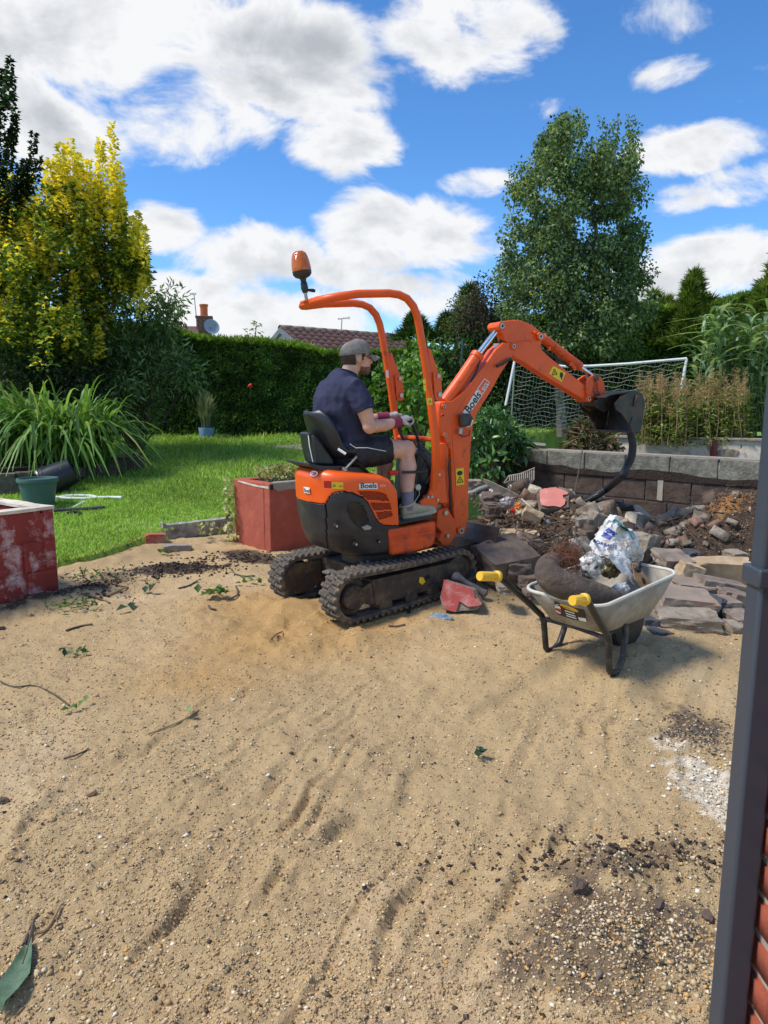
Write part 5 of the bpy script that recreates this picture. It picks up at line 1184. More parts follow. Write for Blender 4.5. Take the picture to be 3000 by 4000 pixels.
# ---- dark spire rising behind it at the edge of the picture
DK = [srgb(38, 58, 38), srgb(30, 46, 34), srgb(54, 78, 52), srgb(70, 96, 70)]
tb = gy('H', -190, 1700, 11.0); tb.z = lawn_h(np.array([tb.x]), np.array([tb.y]))[0]
dk = thing('dark_spire_tree', 'narrow dark blue-green tree spire at the left edge of the picture', 'tree', tb); mb = MB(); pr = []
limb(mb, tb-Vector((0, 0, .1)), gy('H', -10, 300, 11.0), .08, .012, .05, 10); mb.build('trunk', M_bark, dk, smooth=True)
for (x0, y0, x1, y1, sp, n) in [(10, 640, 20, 100, .11, 420), (35, 300, 55, 40, .07, 150), (60, 340, 70, 130, .06, 110), (60, 520, 88, 335, .08, 130), (40, 640, 70, 420, .12, 220), (-30, 700, -40, 60, .14, 400), (150, 780, 185, 440, .09, 220), (190, 720, 215, 575, .07, 90), (130, 800, 140, 590, .13, 260), (90, 860, 110, 620, .13, 260), (0, 980, 10, 640, .2, 500), (60, 920, 60, 700, .16, 300)]:
    b_ = gy('H', x0, y0, 11.0+rng.normal()*.08); e_ = gy('H', x1, y1, 11.0+rng.normal()*.08); pr.append(shoot_leaves(b_, e_, int(n*.9), .078, .058, sp*.6, DK, [.36, .3, .22, .12], .1, .3))
add_crown(dk, pr, M_leaf)
# ---- birch on the right
BD = 13.6; BG = [srgb(104, 130, 84), srgb(82, 108, 70), srgb(132, 154, 108), srgb(60, 82, 56), srgb(158, 172, 124), srgb(156, 166, 86)]; bw = [.27, .23, .2, .14, .1, .06]
tb = gy('I', 545, 1790, BD); tb.z = lawn_h(np.array([tb.x]), np.array([tb.y]))[0]
bi = thing('birch_tree', 'tall birch with two leaders and hanging grey-green leaves behind the goal net', 'tree', tb); mb = MB()
limb(mb, tb-Vector((0, 0, .1)), gy('I', 530, 1500, BD), .10, .085, .03); t1 = gy('I', 530, 1500, BD)
limb(mb, t1, gy('I', 560, 1000, BD), .085, .06, .06); l1 = gy('I', 560, 1000, BD)
A1 = limb(mb, l1, gy('I', 590, 120, BD-.1), .055, .012, .08, 10); A2 = limb(mb, l1, gy('I', 700, 860, BD+.1), .05, .042, .05)
A3 = limb(mb, gy('I', 700, 860, BD+.1), gy('I', 850, 130, BD+.1), .042, .010, .08, 10)
env = [(60, 600, 640), (100, 545, 690), (150, 490, 690), (200, 432, 950), (330, 402, 950), (400, 285, 960), (500, 258, 1008), (600, 252, 998), (700, 265, 1002), (780, 215, 995), (900, 215, 955), (1000, 200, 1010), (1100, 205, 1040), (1180, 240, 1010), (1240, 330, 900), (1290, 420, 780)]
ey = [a for a, b, c in env]; el_ = [b for a, b, c in env]; er_ = [c for a, b, c in env]; pr = []
cnt = 0
while cnt < 560:
    y = rng.uniform(70, 1290); x = rng.uniform(np.interp(y, ey, el_)+18, np.interp(y, ey, er_)-18)
    if y < 340 and abs(x-(688-.02*y)) < 74-.17*y: continue                         # the cleft between the two leaders
    g = fbm2(np.array([x/120.]), np.array([y/95.]), 3, 5)[0]
    if g < -.13: continue
    hw = (np.interp(y, ey, er_)-np.interp(y, ey, el_))/2; u = (x-(np.interp(y, ey, er_)+np.interp(y, ey, el_))/2)/max(hw, 1)
    dep = BD + rng.uniform(-1, 1)*math.sqrt(max(0, 1-u*u))*1.1
    c = gy('I', x, y, dep); r = rng.uniform(.11, .23)
    pr.append(clump(c, (r, r, r*1.15), int(40+190*r), .078, .052, BG, bw, .55)); cnt += 1
    if cnt % 6 == 0:
        st_ = A1 if x < 650 else A3; j = int(np.argmin([abs(q.z-c.z+.3) for q in st_])); limb(mb, st_[j], c, .016, .004, .04, 4)
for k in range(110):                              # fuller skirts low down, hiding the stem
    y = rng.uniform(900, 1340); x = rng.uniform(190+max(0, y-1120)*.9, 1045-max(0, y-1120)*1.1); r = rng.uniform(.13, .24); pr.append(clump(gy('I', x, y, BD-.3+rng.uniform(-.8, .8)), (r, r, r*1.1), int(40+190*r), .078, .052, BG, bw, .55))
for (x, y) in [(615, 65), (640, 130), (545, 90), (560, 120), (760, 110), (840, 100), (915, 105), (945, 150), (320, 345), (290, 380), (265, 440), (1000, 440), (1010, 520), (1005, 720), (220, 720), (960, 400), (450, 190), (430, 230), (1050, 1080)]:
    pr.append(clump(gy('I', x, y, BD), (.09, .09, .15), 34, .07, .046, BG, bw, .6))
mb.build('trunk', M_birch, bi, smooth=True); add_crown(bi, pr, M_leaf)
# ---- conifer hedges: dense dark faces, feathery yellow-green tops, their sunlit brightness put into the colour
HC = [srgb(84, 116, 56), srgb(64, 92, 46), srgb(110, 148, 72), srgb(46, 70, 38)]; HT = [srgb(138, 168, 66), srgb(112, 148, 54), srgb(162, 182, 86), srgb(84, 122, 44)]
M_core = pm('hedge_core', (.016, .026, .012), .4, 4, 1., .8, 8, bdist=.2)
def sprays(P, Nn, n_f, L, W, col, droop=.2):
    """each spray: a fan of narrow scale-leaf fronds"""
    out = []
    for k in range(n_f):
        Dr = unit(Nn + .9*rand_dirs(len(P)) + np.array([0, 0, -droop])); out.append(leaf_arrays(P, Dr, unit(rand_dirs(len(P))+np.array([0, 0, 1.])), L*rng.uniform(.5, 1.2, len(P)), W*rng.uniform(.7, 1.3, len(P)), np.clip(col*(1+rng.uniform(-.2, .2, (len(P), 1))), 0, 1), .1))
    return out
def hedge(name, label, x0, x1, y0, ztop, dep, n, top_amt=1.):
    """x0..x1 along, y0 front face, ztop(x)"""
    lb = lawn_h(np.array([(x0+x1)/2]), np.array([y0]))[0]; root = thing(name, label, 'hedge', ((x0+x1)/2, y0, lb-.05))
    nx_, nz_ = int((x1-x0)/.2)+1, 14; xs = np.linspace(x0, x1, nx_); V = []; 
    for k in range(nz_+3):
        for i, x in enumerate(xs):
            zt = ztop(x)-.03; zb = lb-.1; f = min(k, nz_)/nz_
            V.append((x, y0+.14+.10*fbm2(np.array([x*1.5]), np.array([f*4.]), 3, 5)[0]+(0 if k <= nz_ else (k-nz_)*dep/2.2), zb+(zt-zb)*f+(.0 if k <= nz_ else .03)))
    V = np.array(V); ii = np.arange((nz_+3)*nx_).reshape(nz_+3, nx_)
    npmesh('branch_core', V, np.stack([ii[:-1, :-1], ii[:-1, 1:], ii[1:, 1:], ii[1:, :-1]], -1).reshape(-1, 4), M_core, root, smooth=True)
    x = rng.uniform(x0, x1, n); f = rng.random(n); zt = np.array([ztop(a) for a in x]) if n < 1 else ztop(x); z = lb + (zt-lb)*f
    bulge = .12*fbm2(x*1.6, z*1.6, 4, 6) + .07*fbm2(x*5, z*7, 3, 7)
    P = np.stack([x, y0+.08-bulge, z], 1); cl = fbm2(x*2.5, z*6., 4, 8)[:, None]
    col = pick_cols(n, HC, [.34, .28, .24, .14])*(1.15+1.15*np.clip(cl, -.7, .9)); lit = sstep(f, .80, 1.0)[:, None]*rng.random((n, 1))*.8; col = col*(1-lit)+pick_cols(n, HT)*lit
    parts = sprays(P, np.tile([0, -1., .15], (n, 1)), 3, .13, .028, np.clip(col, 0, 1), .15)
    nt = int(n*.30*top_amt); x = rng.uniform(x0, x1, nt); P = np.stack([x, y0+rng.random(nt)*dep, ztop(x)+.06*fbm2(x*3, x*0, 3, 3)-.08*rng.random(nt)], 1)
    parts += sprays(P, np.tile([0, -.35, 1.], (nt, 1)), 4, .17, .03, pick_cols(nt, HT, [.3, .3, .2, .2]), .0)
    add_crown(root, parts, M_leafd, 'foliage'); return root
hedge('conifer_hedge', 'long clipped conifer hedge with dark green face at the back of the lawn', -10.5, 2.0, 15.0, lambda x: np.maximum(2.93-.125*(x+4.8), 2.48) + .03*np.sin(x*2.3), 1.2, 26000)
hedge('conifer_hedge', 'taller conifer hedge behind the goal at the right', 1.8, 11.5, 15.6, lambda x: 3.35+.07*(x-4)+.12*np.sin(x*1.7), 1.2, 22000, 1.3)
def conifer(label, px, py, pyt, D_, w, n, cols, group=None):
    b = gy('I', px, py, D_); t_ = gy('I', px, pyt, D_); root = thing('conifer_tree', label, 'tree', b, group); m = MB(); limb(m, b-Vector((0, 0, .6)), t_, .07, .01, .03); m.build('trunk', M_bark, root)
    parts = []; H_ = t_.z-b.z; nl = 11
    for k in range(nl):                           # several ragged plumes, none the same height
        ox_, oy_ = (rng.normal()*w*.5, rng.normal()*w*.35) if k else (0, 0); ht = H_*(rng.uniform(.45, .88) if k else 1.)*(1-.25*abs(ox_)/w); wk = w*rng.uniform(.28, .5); m_ = n//nl
        f = rng.random(m_)**1.15; a = rng.uniform(0, 6.28, m_); r = wk*(1-f)**.9*(.3+.7*rng.random(m_)**.5)*(.55+.9*vnoise2(a*1.6+k*7, f*7+k, 4))+.015
        P = np.array(b)+np.stack([ox_+np.cos(a)*r, oy_+np.sin(a)*r, f*ht], 1); Nn = np.stack([np.cos(a), np.sin(a), np.full(m_, .7)], 1)
        parts += sprays(P, Nn, 6, .22, .017, np.clip(pick_cols(m_, cols, None, .25), 0, 1), -.35)
    add_crown(root, parts, M_leafd)
CG = [srgb(128, 154, 62), srgb(96, 128, 48), srgb(152, 168, 82), srgb(66, 94, 40)]
conifer('feathery yellow-green conifer standing above the right hedge, clear of the birch', 1240, 1330, 925, 15.8, 1.0, 5200, CG)
conifer('large feathery conifer at the right edge behind the giant reed', 1690, 1330, 790, 14.5, 1.15, 5200, CG)
conifer('small pale conifer between birch and goal net', 1030, 1330, 1030, 16.2, .8, 3000, CG)
conifer('dark conifer between the excavator bar and the birch', 40, 1300, 1000, 15.5, .9, 4200, HC+[srgb(58, 80, 44)])
# ---- shrubs
def shrub(name, label, centres, D_, r, n, L, W, cols, wts=None, hang=.25, ground=None, crop='I', mat=None, stems=True, cat='shrub'):
    cs = [gy(crop, x, y, D_+rng.normal()*.25) for x, y in centres]; gx = sum(c.x for c in cs)/len(cs)
    g = lawn_h(np.array([gx]), np.array([D_]))[0] if ground is None else ground; b = Vector((gx, D_, g)); root = thing(name, label, cat, b)
    if stems:
        m = MB()
        for c in cs[::2]: limb(m, b+Vector((random.uniform(-.1, .1), 0, -.02)), c, .022, .005, .06, 5)
        m.build('stems', M_bark, root, smooth=True)
    add_crown(root, [clump(c, (r*rng.uniform(.8, 1.2), r, r*rng.uniform(.8, 1.1)), n, L, W, cols, wts, hang) for c in cs], mat or M_leaf); return root
def scatter(poly_pts, n):
    xs = [p[0] for p in poly_pts]; ys_ = [p[1] for p in poly_pts]; out = []
    while len(out) < n:
        q = np.array([[random.uniform(min(xs), max(xs)), random.uniform(min(ys_), max(ys_))]])
        if inpoly(q, poly_pts)[0]: out.append(tuple(q[0]))
    return out
shrub('willow_shrub', 'loose grey-green willow-leaved shrub leaning in front of the left hedge', scatter([(480, 1480), (700, 1330), (890, 1300), (1000, 1420), (900, 1520), (1080, 1700), (960, 1850), (860, 2000), (560, 1950), (420, 1750)], 60), 12.8, .36, 130, .15, .036, [srgb(122, 148, 92), srgb(92, 118, 72), srgb(150, 172, 116), srgb(66, 90, 56)], [.3, .3, .2, .2], .35, None, 'H')
shrub('dark_understorey_shrub', 'shaded dark shrub under the golden elm', scatter([(0, 1600), (420, 1650), (560, 1800), (560, 1960), (300, 1900), (0, 1800)], 30), 11.8, .36, 120, .09, .05, [srgb(44, 60, 36), srgb(34, 48, 30), srgb(60, 78, 44)], None, .3, None, 'H')
shrub('purple_shrub', 'dark purple-leaved shrub rising left of the birch', scatter([(60, 1080), (100, 960), (180, 1010), (250, 1120), (190, 1250), (60, 1250), (-40, 1120)], 24), 14.3, .26, 80, .075, .04, [srgb(70, 58, 56), srgb(92, 74, 66), srgb(52, 62, 48), srgb(78, 84, 60)], None, .2)
shrub('green_tree_shrub', 'mid green bush filling in below the birch crown behind the boom', scatter([(240, 1180), (420, 1230), (640, 1250), (860, 1200), (960, 1260), (900, 1400), (640, 1440), (380, 1420), (230, 1330)], 46), 14.8, .3, 110, .085, .055, [srgb(88, 114, 62), srgb(68, 92, 52), srgb(112, 138, 78), srgb(48, 68, 42)], None, .3)
shrub('spindly_shrub', 'thin pale shrub seen between the two bars above the roof', scatter([(-60, 1130), (20, 1040), (40, 1180), (-20, 1240), (-110, 1220)], 12), 14.6, .2, 45, .07, .035, [srgb(108, 122, 80), srgb(86, 102, 66), srgb(124, 120, 84)], None, .1)
shrub('laurel_hedge_bush', 'dark mixed bush filling the gap behind the boom', scatter([(-120, 1300), (200, 1230), (420, 1260), (560, 1300), (700, 1330), (690, 1560), (480, 1750), (230, 1760), (-60, 1700), (-180, 1500)], 66), 14.2, .34, 120, .09, .05, [srgb(70, 100, 50), srgb(52, 78, 40), srgb(92, 124, 64), srgb(38, 56, 32)], None, .25)
shrub('hop_vine', 'bright lime green climbing vine hanging behind the levers and bars', scatter([(720, 760), (800, 690), (870, 640), (960, 640), (990, 800), (960, 1000), (800, 1030), (640, 980), (600, 880)], 40), 11.8, .22, 70, .11, .10, [srgb(104, 142, 58), srgb(80, 118, 46), srgb(128, 160, 76), srgb(54, 86, 36)], None, .35, None, 'A')
shrub('glossy_shrub', 'glossy broad-leaved shrub growing beside the boom leg above the rubble', scatter([(400, 820), (480, 740), (570, 760), (640, 900), (760, 980), (740, 1060), (620, 1120), (520, 1190), (400, 1160), (390, 960)], 34), 7.9, .15, 42, .13, .052, [srgb(82, 124, 58), srgb(62, 102, 48), srgb(108, 148, 76), srgb(46, 76, 38)], None, .3, .5, 'B', leafmat('glossy_leaf', .2, .3, .5))
shrub('vine_on_bar_shrub', 'light green leafy bush directly right of the near roll bar', scatter([(0, 430), (60, 420), (130, 560), (170, 640), (120, 800), (30, 900), (0, 800), (-30, 600)], 26), 11.0, .2, 70, .10, .085, [srgb(96, 138, 52), srgb(74, 114, 44), srgb(120, 154, 70)], None, .3, None, 'B')
# ---- sword-leaved clump in the stone-edged bed
def blade_arrays(P, H, az, Ln, W, col, k=7, bend=1.3):
    """long arching strap leaves"""
    n = len(P); f = np.linspace(0, 1, k)[None, :, None]; out = np.stack([np.cos(az), np.sin(az), 0*az], 1)[:, None, :]; lat = np.stack([-np.sin(az), np.cos(az), 0*az], 1)[:, None, :]
    Ln = Ln[:, None, None]; H = H[:, None, None]; be = (bend*rng.uniform(.5, 1.4, n))[:, None, None]
    q = P[:, None, :] + out*Ln*f**1.7*.75*be + np.array([0, 0, 1.])*(H*(f*1.55-.75*be*f**2.6))
    w = W[:, None, None]*np.sin(np.pi*np.clip(f*.9+.08, 0, 1))**.6
    V = np.stack([q-lat*w*.5, q+lat*w*.5], 2).reshape(-1, 3); b = (np.arange(n)*k*2)[:, None]; j = np.arange(k-1)[None]*2
    Fc = np.stack([b+j, b+j+1, b+j+3, b+j+2], -1).reshape(-1, 4); return V, Fc, np.repeat(col, k*2, axis=0)
cx0, cy0, cz0 = -4.55, 9.95, .50
clp = thing('sword_leaf_clump', 'big clump of arching strap-shaped green leaves in the stone-edged bed', 'plant', (cx0, cy0, cz0))
n = 1000; a = rng.uniform(0, 6.28, n); r = np.sqrt(rng.random(n)); P = np.stack([cx0-.35+1.0*r*np.cos(a), cy0+.1+.45*r*np.sin(a), np.full(n, cz0-.02)], 1)
az = np.arctan2(P[:, 1]-cy0-.2, (P[:, 0]-cx0))+rng.normal(0, .9, n)
col = np.clip(pick_cols(n, [srgb(118, 156, 72), srgb(92, 130, 58), srgb(148, 180, 100), srgb(72, 104, 48), srgb(180, 186, 106)], [.32, .28, .2, .15, .05]), 0, 1)
V, Fc, C = blade_arrays(P, rng.uniform(.75, 1.4, n), az, rng.uniform(.4, .95, n), rng.uniform(.028, .056, n), col, 9, 1.5); npmesh('leaves', V, Fc, M_leaf, clp, col=C)
# ---- lavender in a pale blue pot by the hedge
lp = gy('J', 315, 1000, 14.6); lp.z = lawn_h(np.array([lp.x]), np.array([lp.y]))[0]
pot = thing('blue_plant_pot', 'pale blue flower pot at the foot of the hedge', 'pot', lp); m = MB(); m.lathe([(.13, 0), (.15, .12), (.165, .22), (.165, .25), (.15, .25), (.14, .2)], lp, n=20); m.build('pot_wall', pm('blue_glaze', srgb(120, 150, 190), .1, 9, .4), pot, smooth=True); m = MB(); m.lathe([(.0001, .21), (.14, .21)], lp, n=16); m.build('potting_soil', M_dark, pot)
la = thing('lavender_bush', 'grey-green lavender bush growing in the pale blue pot', 'plant', lp+Vector((0, 0, .21))); n = 420; a = rng.uniform(0, 6.28, n); P = np.tile(np.array(lp+Vector((0, 0, .2))), (n, 1))+np.stack([.1*np.cos(a)*rng.random(n), .1*np.sin(a)*rng.random(n), 0*a], 1)
V, Fc, C = blade_arrays(P, rng.uniform(.25, .65, n), a, rng.uniform(.15, .5, n), np.full(n, .02), np.clip(pick_cols(n, [srgb(128, 142, 116), srgb(96, 112, 88), srgb(150, 160, 136), srgb(104, 100, 130)], [.4, .35, .2, .05]), 0, 1), 5, .5); npmesh('stems', V, Fc, M_leaf, la, col=C)
rp = gy('J', 570, 690, 14.75); rose = thing('red_rose', 'single red rose bloom against the dark hedge', 'flower', rp); m = MB(); m.sphere(rp, (.05, .04, .045), 10, 7); m.sphere(rp+Vector((.02, -.02, .02)), .03, 8, 6); m.build('bloom', M_red, rose); m = MB(); m.tube([rp, rp+Vector((-.03, .15, -.1)), rp+Vector((-.06, .3, -.3))], .008, 5); m.build('stem', M_stem, rose)
# ---- giant reed at the right and the seeding border plants before it
RB = .98
rd0 = gy('I', 1480, 1760, 9.6); reed = thing('giant_reed', 'tall clump of giant reed with drooping blue-green leaves at right', 'plant', (rd0.x, 9.6, RB)); m = MB(); pr = []
RC = [srgb(150, 176, 132), srgb(120, 150, 106), srgb(172, 192, 154), srgb(92, 120, 80)]
for k in range(34):
    hx = rng.uniform(1290, 1680); top = rng.uniform(1090, 1300) if hx > 1380 else rng.uniform(1180, 1400); dep = 9.6+rng.normal()*.2
    b_ = gy('I', hx+rng.normal()*20, 1790, dep); b_.z = RB-.05; t_ = gy('I', hx+rng.normal()*25, top, dep); pts = [b_.lerp(t_, i/6)+Vector((.04*math.sin(i+k), 0, 0)) for i in range(7)]
    m.tube(pts, [.013-.0015*i for i in range(7)], 6)
    nl = 11; P = np.array([pts[0].lerp(pts[-1], f) for f in np.linspace(.25, 1., nl)]); a = rng.uniform(0, 6.28, nl)
    pr.append(blade_arrays(P, rng.uniform(.10, .24, nl), a, rng.uniform(.3, .55, nl), rng.uniform(.04, .065, nl), np.clip(pick_cols(nl, RC), 0, 1), 7, 1.5))
m.build('canes', M_stem, reed, smooth=True); V, Fc, C = stack_arrays(pr); npmesh('leaves', V, Fc, M_leaf, reed, col=C)
bp0 = gy('I', 1230, 1790, 8.9); bord = thing('seeding_border_plants', 'mass of brown-plumed seeding perennials behind the white wall', 'plant', (bp0.x, 8.9, RB)); m = MB(); pr = []
for k in range(170):
    hx = rng.uniform(960, 1540); top = rng.uniform(1440, 1640)-60*math.exp(-((hx-1420)/120)**2)*rng.random(); dep = 8.9+rng.normal()*.22; b_ = gy('I', hx+rng.normal()*20, 1800, dep); b_.z = RB-.05; t_ = gy('I', hx, top, dep)
    m.tube([b_, b_.lerp(t_, .5)+Vector((rng.normal()*.03, 0, 0)), t_], [.005, .004, .002], 4)
    pr.append(shoot_leaves(b_.lerp(t_, .72), t_, 42, .030, .012, .06, [srgb(186, 158, 122), srgb(162, 136, 100), srgb(196, 164, 138), srgb(142, 136, 86)], None, .0, .8))
    pr.append(shoot_leaves(b_, b_.lerp(t_, .75), 34, .085, .030, .09, [srgb(126, 144, 76), srgb(98, 122, 58), srgb(154, 158, 94), srgb(70, 96, 46)], None, .1, .3))
m.build('stems', M_dry, bord); V, Fc, C = stack_arrays(pr); npmesh('foliage', V, Fc, M_leaf, bord, col=C)
# ================================================================ walls, planters, houses, goal
def gt(c, x, y, hf=None):
    """point of the ground seen at a traced point (march along the sight line)"""
    d = ray(*S(c, x, y)); t_ = 1.2
    fast = ground_at if hf is None else (lambda a, b: hf(np.array([a]), np.array([b]))[0])
    prev = t_
    while t_ < 40:
        p = EYE + d*t_
        if p[2] <= fast(p[0], p[1]): break
        prev = t_; t_ += .03 if hf is None else .06
    return Vector(EYE + d*(prev+t_)/2)
def gl(c, x, y): return gt(c, x, y, lawn_h)
M_redp = pm('red_masonry_paint', srgb(170, 84, 62), .16, 7, .85, .6, 34, dirt=srgb(176, 104, 88), damt=.34, dscale=7, bdist=.012)
M_redw = pm('flaked_red_paint', srgb(142, 54, 46), .2, 9, .85, .6, 40, dirt=srgb(204, 176, 168), damt=.42, dscale=7, bdist=.012, dsharp=.07)
M_cem = pm('grey_cement', srgb(158, 146, 132), .14, 9, .9, .4, 50, dirt=srgb(120, 106, 92), damt=.4, dscale=9)
M_whit = pm('old_limewash', srgb(224, 210, 188), .1, 8, .9, .4, 40, dirt=srgb(160, 146, 128), damt=.42, dscale=9)
M_mort = pm('mortar', srgb(168, 158, 140), .15, 16, .95, .5, 80)
M_lich = pm('lichen_block', srgb(108, 104, 94), .3, 16, .95, .9, 44, dirt=srgb(150, 150, 132), damt=.42, dscale=13, bdist=.012)
M_soilb = pm('soil_stained_block', srgb(78, 64, 55), .3, 10, .95, .8, 44, dirt=srgb(108, 92, 79), damt=.38, dscale=8, bdist=.012)
M_soil = pm('dark_soil', srgb(58, 45, 37), .3, 16, 1., .9, 50, bdist=.03)
def uneven(ob, amp=.006, sc=9., cuts=3):
    bm = bmesh.new(); bm.from_mesh(ob.data)
    bmesh.ops.subdivide_edges(bm, edges=bm.edges[:], cuts=cuts, use_grid_fill=True); bm.normal_update()
    off = ob.matrix_world.translation + ob.location
    for v in bm.verts: v.co += v.normal*amp*(mnoise.noise((v.co+off)*sc)+.5*mnoise.noise((v.co+off)*sc*2.7))
    bm.to_mesh(ob.data); bm.free(); return ob
class VF(Frame):                                 # upright frame: origin and heading
    pass
# ---- rendered red planter behind the excavator
PF = Frame((-1.085, 6.68, 0.), 40, 0); Lr, Ll = 1.5, .70; TH = .11; ZT = .655
pl = thing('red_planter', 'smooth rendered red planter box with chipped grey cement rim behind the tracks', 'planter', PF.w((0, 0, 0)))
for nm, (x0, x1, y0, y1) in {'right_wall': (0, Lr, 0, TH), 'left_wall': (0, TH, TH+.002, Ll), 'back_wall': (TH+.002, Lr, Ll-TH, Ll), 'end_wall': (Lr-TH, Lr-.002, TH+.002, Ll-TH-.002)}.items():
    m = MB(PF); m.box(((x0+x1)/2, (y0+y1)/2, ZT/2-.1), (x1-x0, y1-y0, ZT+.2)); uneven(m.build('wall', M_redp, pl, bevel=.012), .006, 7, 5)
for (p, d) in (([(0, -.004, ZT+.004), (Lr, -.004, ZT+.004), (Lr, -.004, ZT-.07), (.95, -.004, ZT-.055), (.7, -.004, ZT-.075), (.55, -.004, ZT-.05), (.4, -.004, ZT-.085), (.22, -.004, ZT-.06), (.1, -.004, ZT-.08), (.03, -.004, ZT-.03)], (0, .012, 0)), ([(.01, .0, ZT+.002), (Lr, 0, ZT+.002), (Lr, .1, ZT+.002), (.1, .1, ZT+.002)], (0, 0, .008))):
    m = MB(PF); m.prism(p, d); m.build('bare_cement_rim', M_cem, pl, bevel=.003)
m = MB(PF); m.prism([(-.005, .01, ZT-.02), (-.005, .2, ZT-.03), (-.005, .4, ZT-.02), (-.005, .6, ZT-.012), (-.005, .6, ZT-.025), (-.005, .38, ZT-.04), (-.005, .2, ZT-.045), (-.005, .01, ZT-.045)], (.008, 0, 0)); m.build('paint_drip', M_whit, pl)
m = MB(PF); m.box((.02, -.008, ZT-.03), (.03, .01, .05)); m.build('dark_patch', M_dark, pl)
m = MB(PF); m.box((Lr/2, Ll/2, ZT-.06), (Lr-.18, Ll-.18, .06)); uneven(m.build('planter_soil', M_soil, pl), .03, 9, 5)
# dry tuft and variegated ivy on it
iv = PF.w((.18, .5, ZT-.03)); ivy = thing('ivy', 'cream-edged ivy with dry stems spilling from the red planter', 'plant', iv)
IC = [srgb(206, 208, 160), srgb(150, 164, 96), srgb(176, 180, 126), srgb(120, 128, 72), srgb(150, 130, 92)]
prt = [clump(PF.w((.25+.3*rng.random(), .25+.3*rng.random(), ZT+.06)), (.14, .12, .08), 60, .045, .035, IC, None, .1) for k in range(6)]
for k in range(9): q = PF.w((-.05-.03*rng.random(), .62+.1*rng.random(), ZT-.05-k*.075)); prt.append(clump(q, (.06, .08, .05), 14, .05, .045, IC, [.4, .2, .3, .1, 0.], .1))
prt.append(clump(PF.w((-.25, .75, .16)), (.16, .1, .05), 20, .06, .055, IC, [.4, .2, .3, .1, 0.], .1))
add_crown(ivy, prt, M_leaf, 'leaves')
m = MB()
for k in range(16): a = PF.w((.2+.3*rng.random(), .3+.3*rng.random(), ZT-.02)); m.tube([a, a+Vector((rng.normal()*.08, rng.normal()*.06, .07)), a+Vector((rng.normal()*.16, rng.normal()*.1, .10+.05*rng.random()))], .004, 4)
tag(m.build('stems', M_dry, ivy), kind='stuff')
# ---- painted block planter at the left edge
LF_ = Frame((-2.39, 5.09, 0.), 180+54.5, 0)      # x runs along the visible face towards the camera, y to its left = away from the yard
LF_.le = -LF_.le
lp_ = thing('block_planter', 'red painted concrete block planter with flaking white patches at left edge', 'planter', LF_.w((0, 0, 0)))
if (LF_.le @ np.array([-1, 0, 0])) < 0: LF_.le = -LF_.le
LF_.up = np.array([0, 0, 1.])
m = MB(LF_); m.box((.55, .055, .32), (1.09, .092, .62)); m.box((.055, .45, .32), (.08, .70, .60)); m.box((.55, .8, .32), (1.09, .08, .6)); m.build('mortar_core', M_redw, lp_)
rows = [(.0, .212, [0, .235, .675, 1.1]), (.224, .436, [0, .10, .245, .70, 1.1]), (.448, .655, [0, .09, .53, .97, 1.1])]
rb = random.Random(4)
for (z0, z1, js) in rows:
    for a, b in zip(js[:-1], js[1:]):
        m = MB(LF_); m.box(((a+b)/2+(.004 if a else 0), .05+rb.uniform(-.004, .004), (z0+z1)/2), (b-a-.010, .10, z1-z0)); uneven(m.build('block', M_redw, lp_, bevel=.010), .005, 11, 3)
    for a, b in ((.108, .40), (.40, .85)):
        m = MB(LF_); m.box((.05, (a+b)/2, (z0+z1)/2), (.10, b-a-.010, z1-z0)); uneven(m.build('block', M_redw, lp_, bevel=.010), .005, 11, 3)
for (c, d) in (((.55, .055, .665), (1.1, .12, .022)), ((.055, .46, .663), (.12, .68, .022)), ((.55, .8, .663), (1.1, .11, .022))):
    m = MB(LF_); m.box(c, d); uneven(m.build('rim', M_whit, lp_, bevel=.006), .006, 14, 4)
m = MB(LF_); m.box((.57, .43, .28), (.95, .62, .3)); m.build('planter_soil', M_soil, lp_)
# ---- dug-out block wall on the right
BWF = Frame((1.55, 8.05, 0.), math.degrees(math.atan2(-.69, .72)), 0)
bw_ = thing('block_wall', 'long concrete block retaining wall, lichen-grey above and soil-stained below', 'wall', BWF.w((0, 0, -.3)))
m = MB(BWF); m.box((1.9, .11, .27), (4.2, .20, 1.2)); m.build('mortar_core', M_mort, bw_)
for r in range(5):
    z1 = .90-.225*r; z0 = z1-.215; off = -.1 + (.22 if r % 2 else 0)
    for k in range(-1, 9):
        x0 = off+k*.45; jb = rb.uniform(-.005, .005)
        if x0 > 4.0 or x0+.44 < -.2: continue
        m = MB(BWF); m.box((x0+.22, .04+jb, (z0+z1)/2), (.44, .10, .215)); uneven(m.build('block', M_lich if r == 0 else M_soilb, bw_, bevel=.008), .006, 10, 3)
m = MB(BWF); m.box((1.9, .1, .905), (4.1, .19, .014)); uneven(m.build('wall_top', M_cem, bw_, bevel=.004), .006, 9, 4)
for x0, z0 in ((1.62, .57), (2.35, .35)):
    m = MB(BWF); m.box((x0, -.016, z0), (.055, .012, .20)); uneven(m.build('mortar_streak', M_mort, bw_), .004, 20, 3)
# soil skin still stuck to the lower part of the top course
m = MB(BWF); xs = np.linspace(-.1, 3.9, 60); up_ = [(x, -.022, .74+.025*math.sin(x*5)+.03*mnoise.noise(Vector((x*4, 0, 0)))) for x in xs]; lo_ = [(x, -.024, .67) for x in xs]
m.add(up_+lo_, [(i, i+1, 61+i, 60+i) for i in range(59)]); so2 = m.build('soil_skin', M_soil, bw_); so2.modifiers.new('t', 'SOLIDIFY').thickness = .012
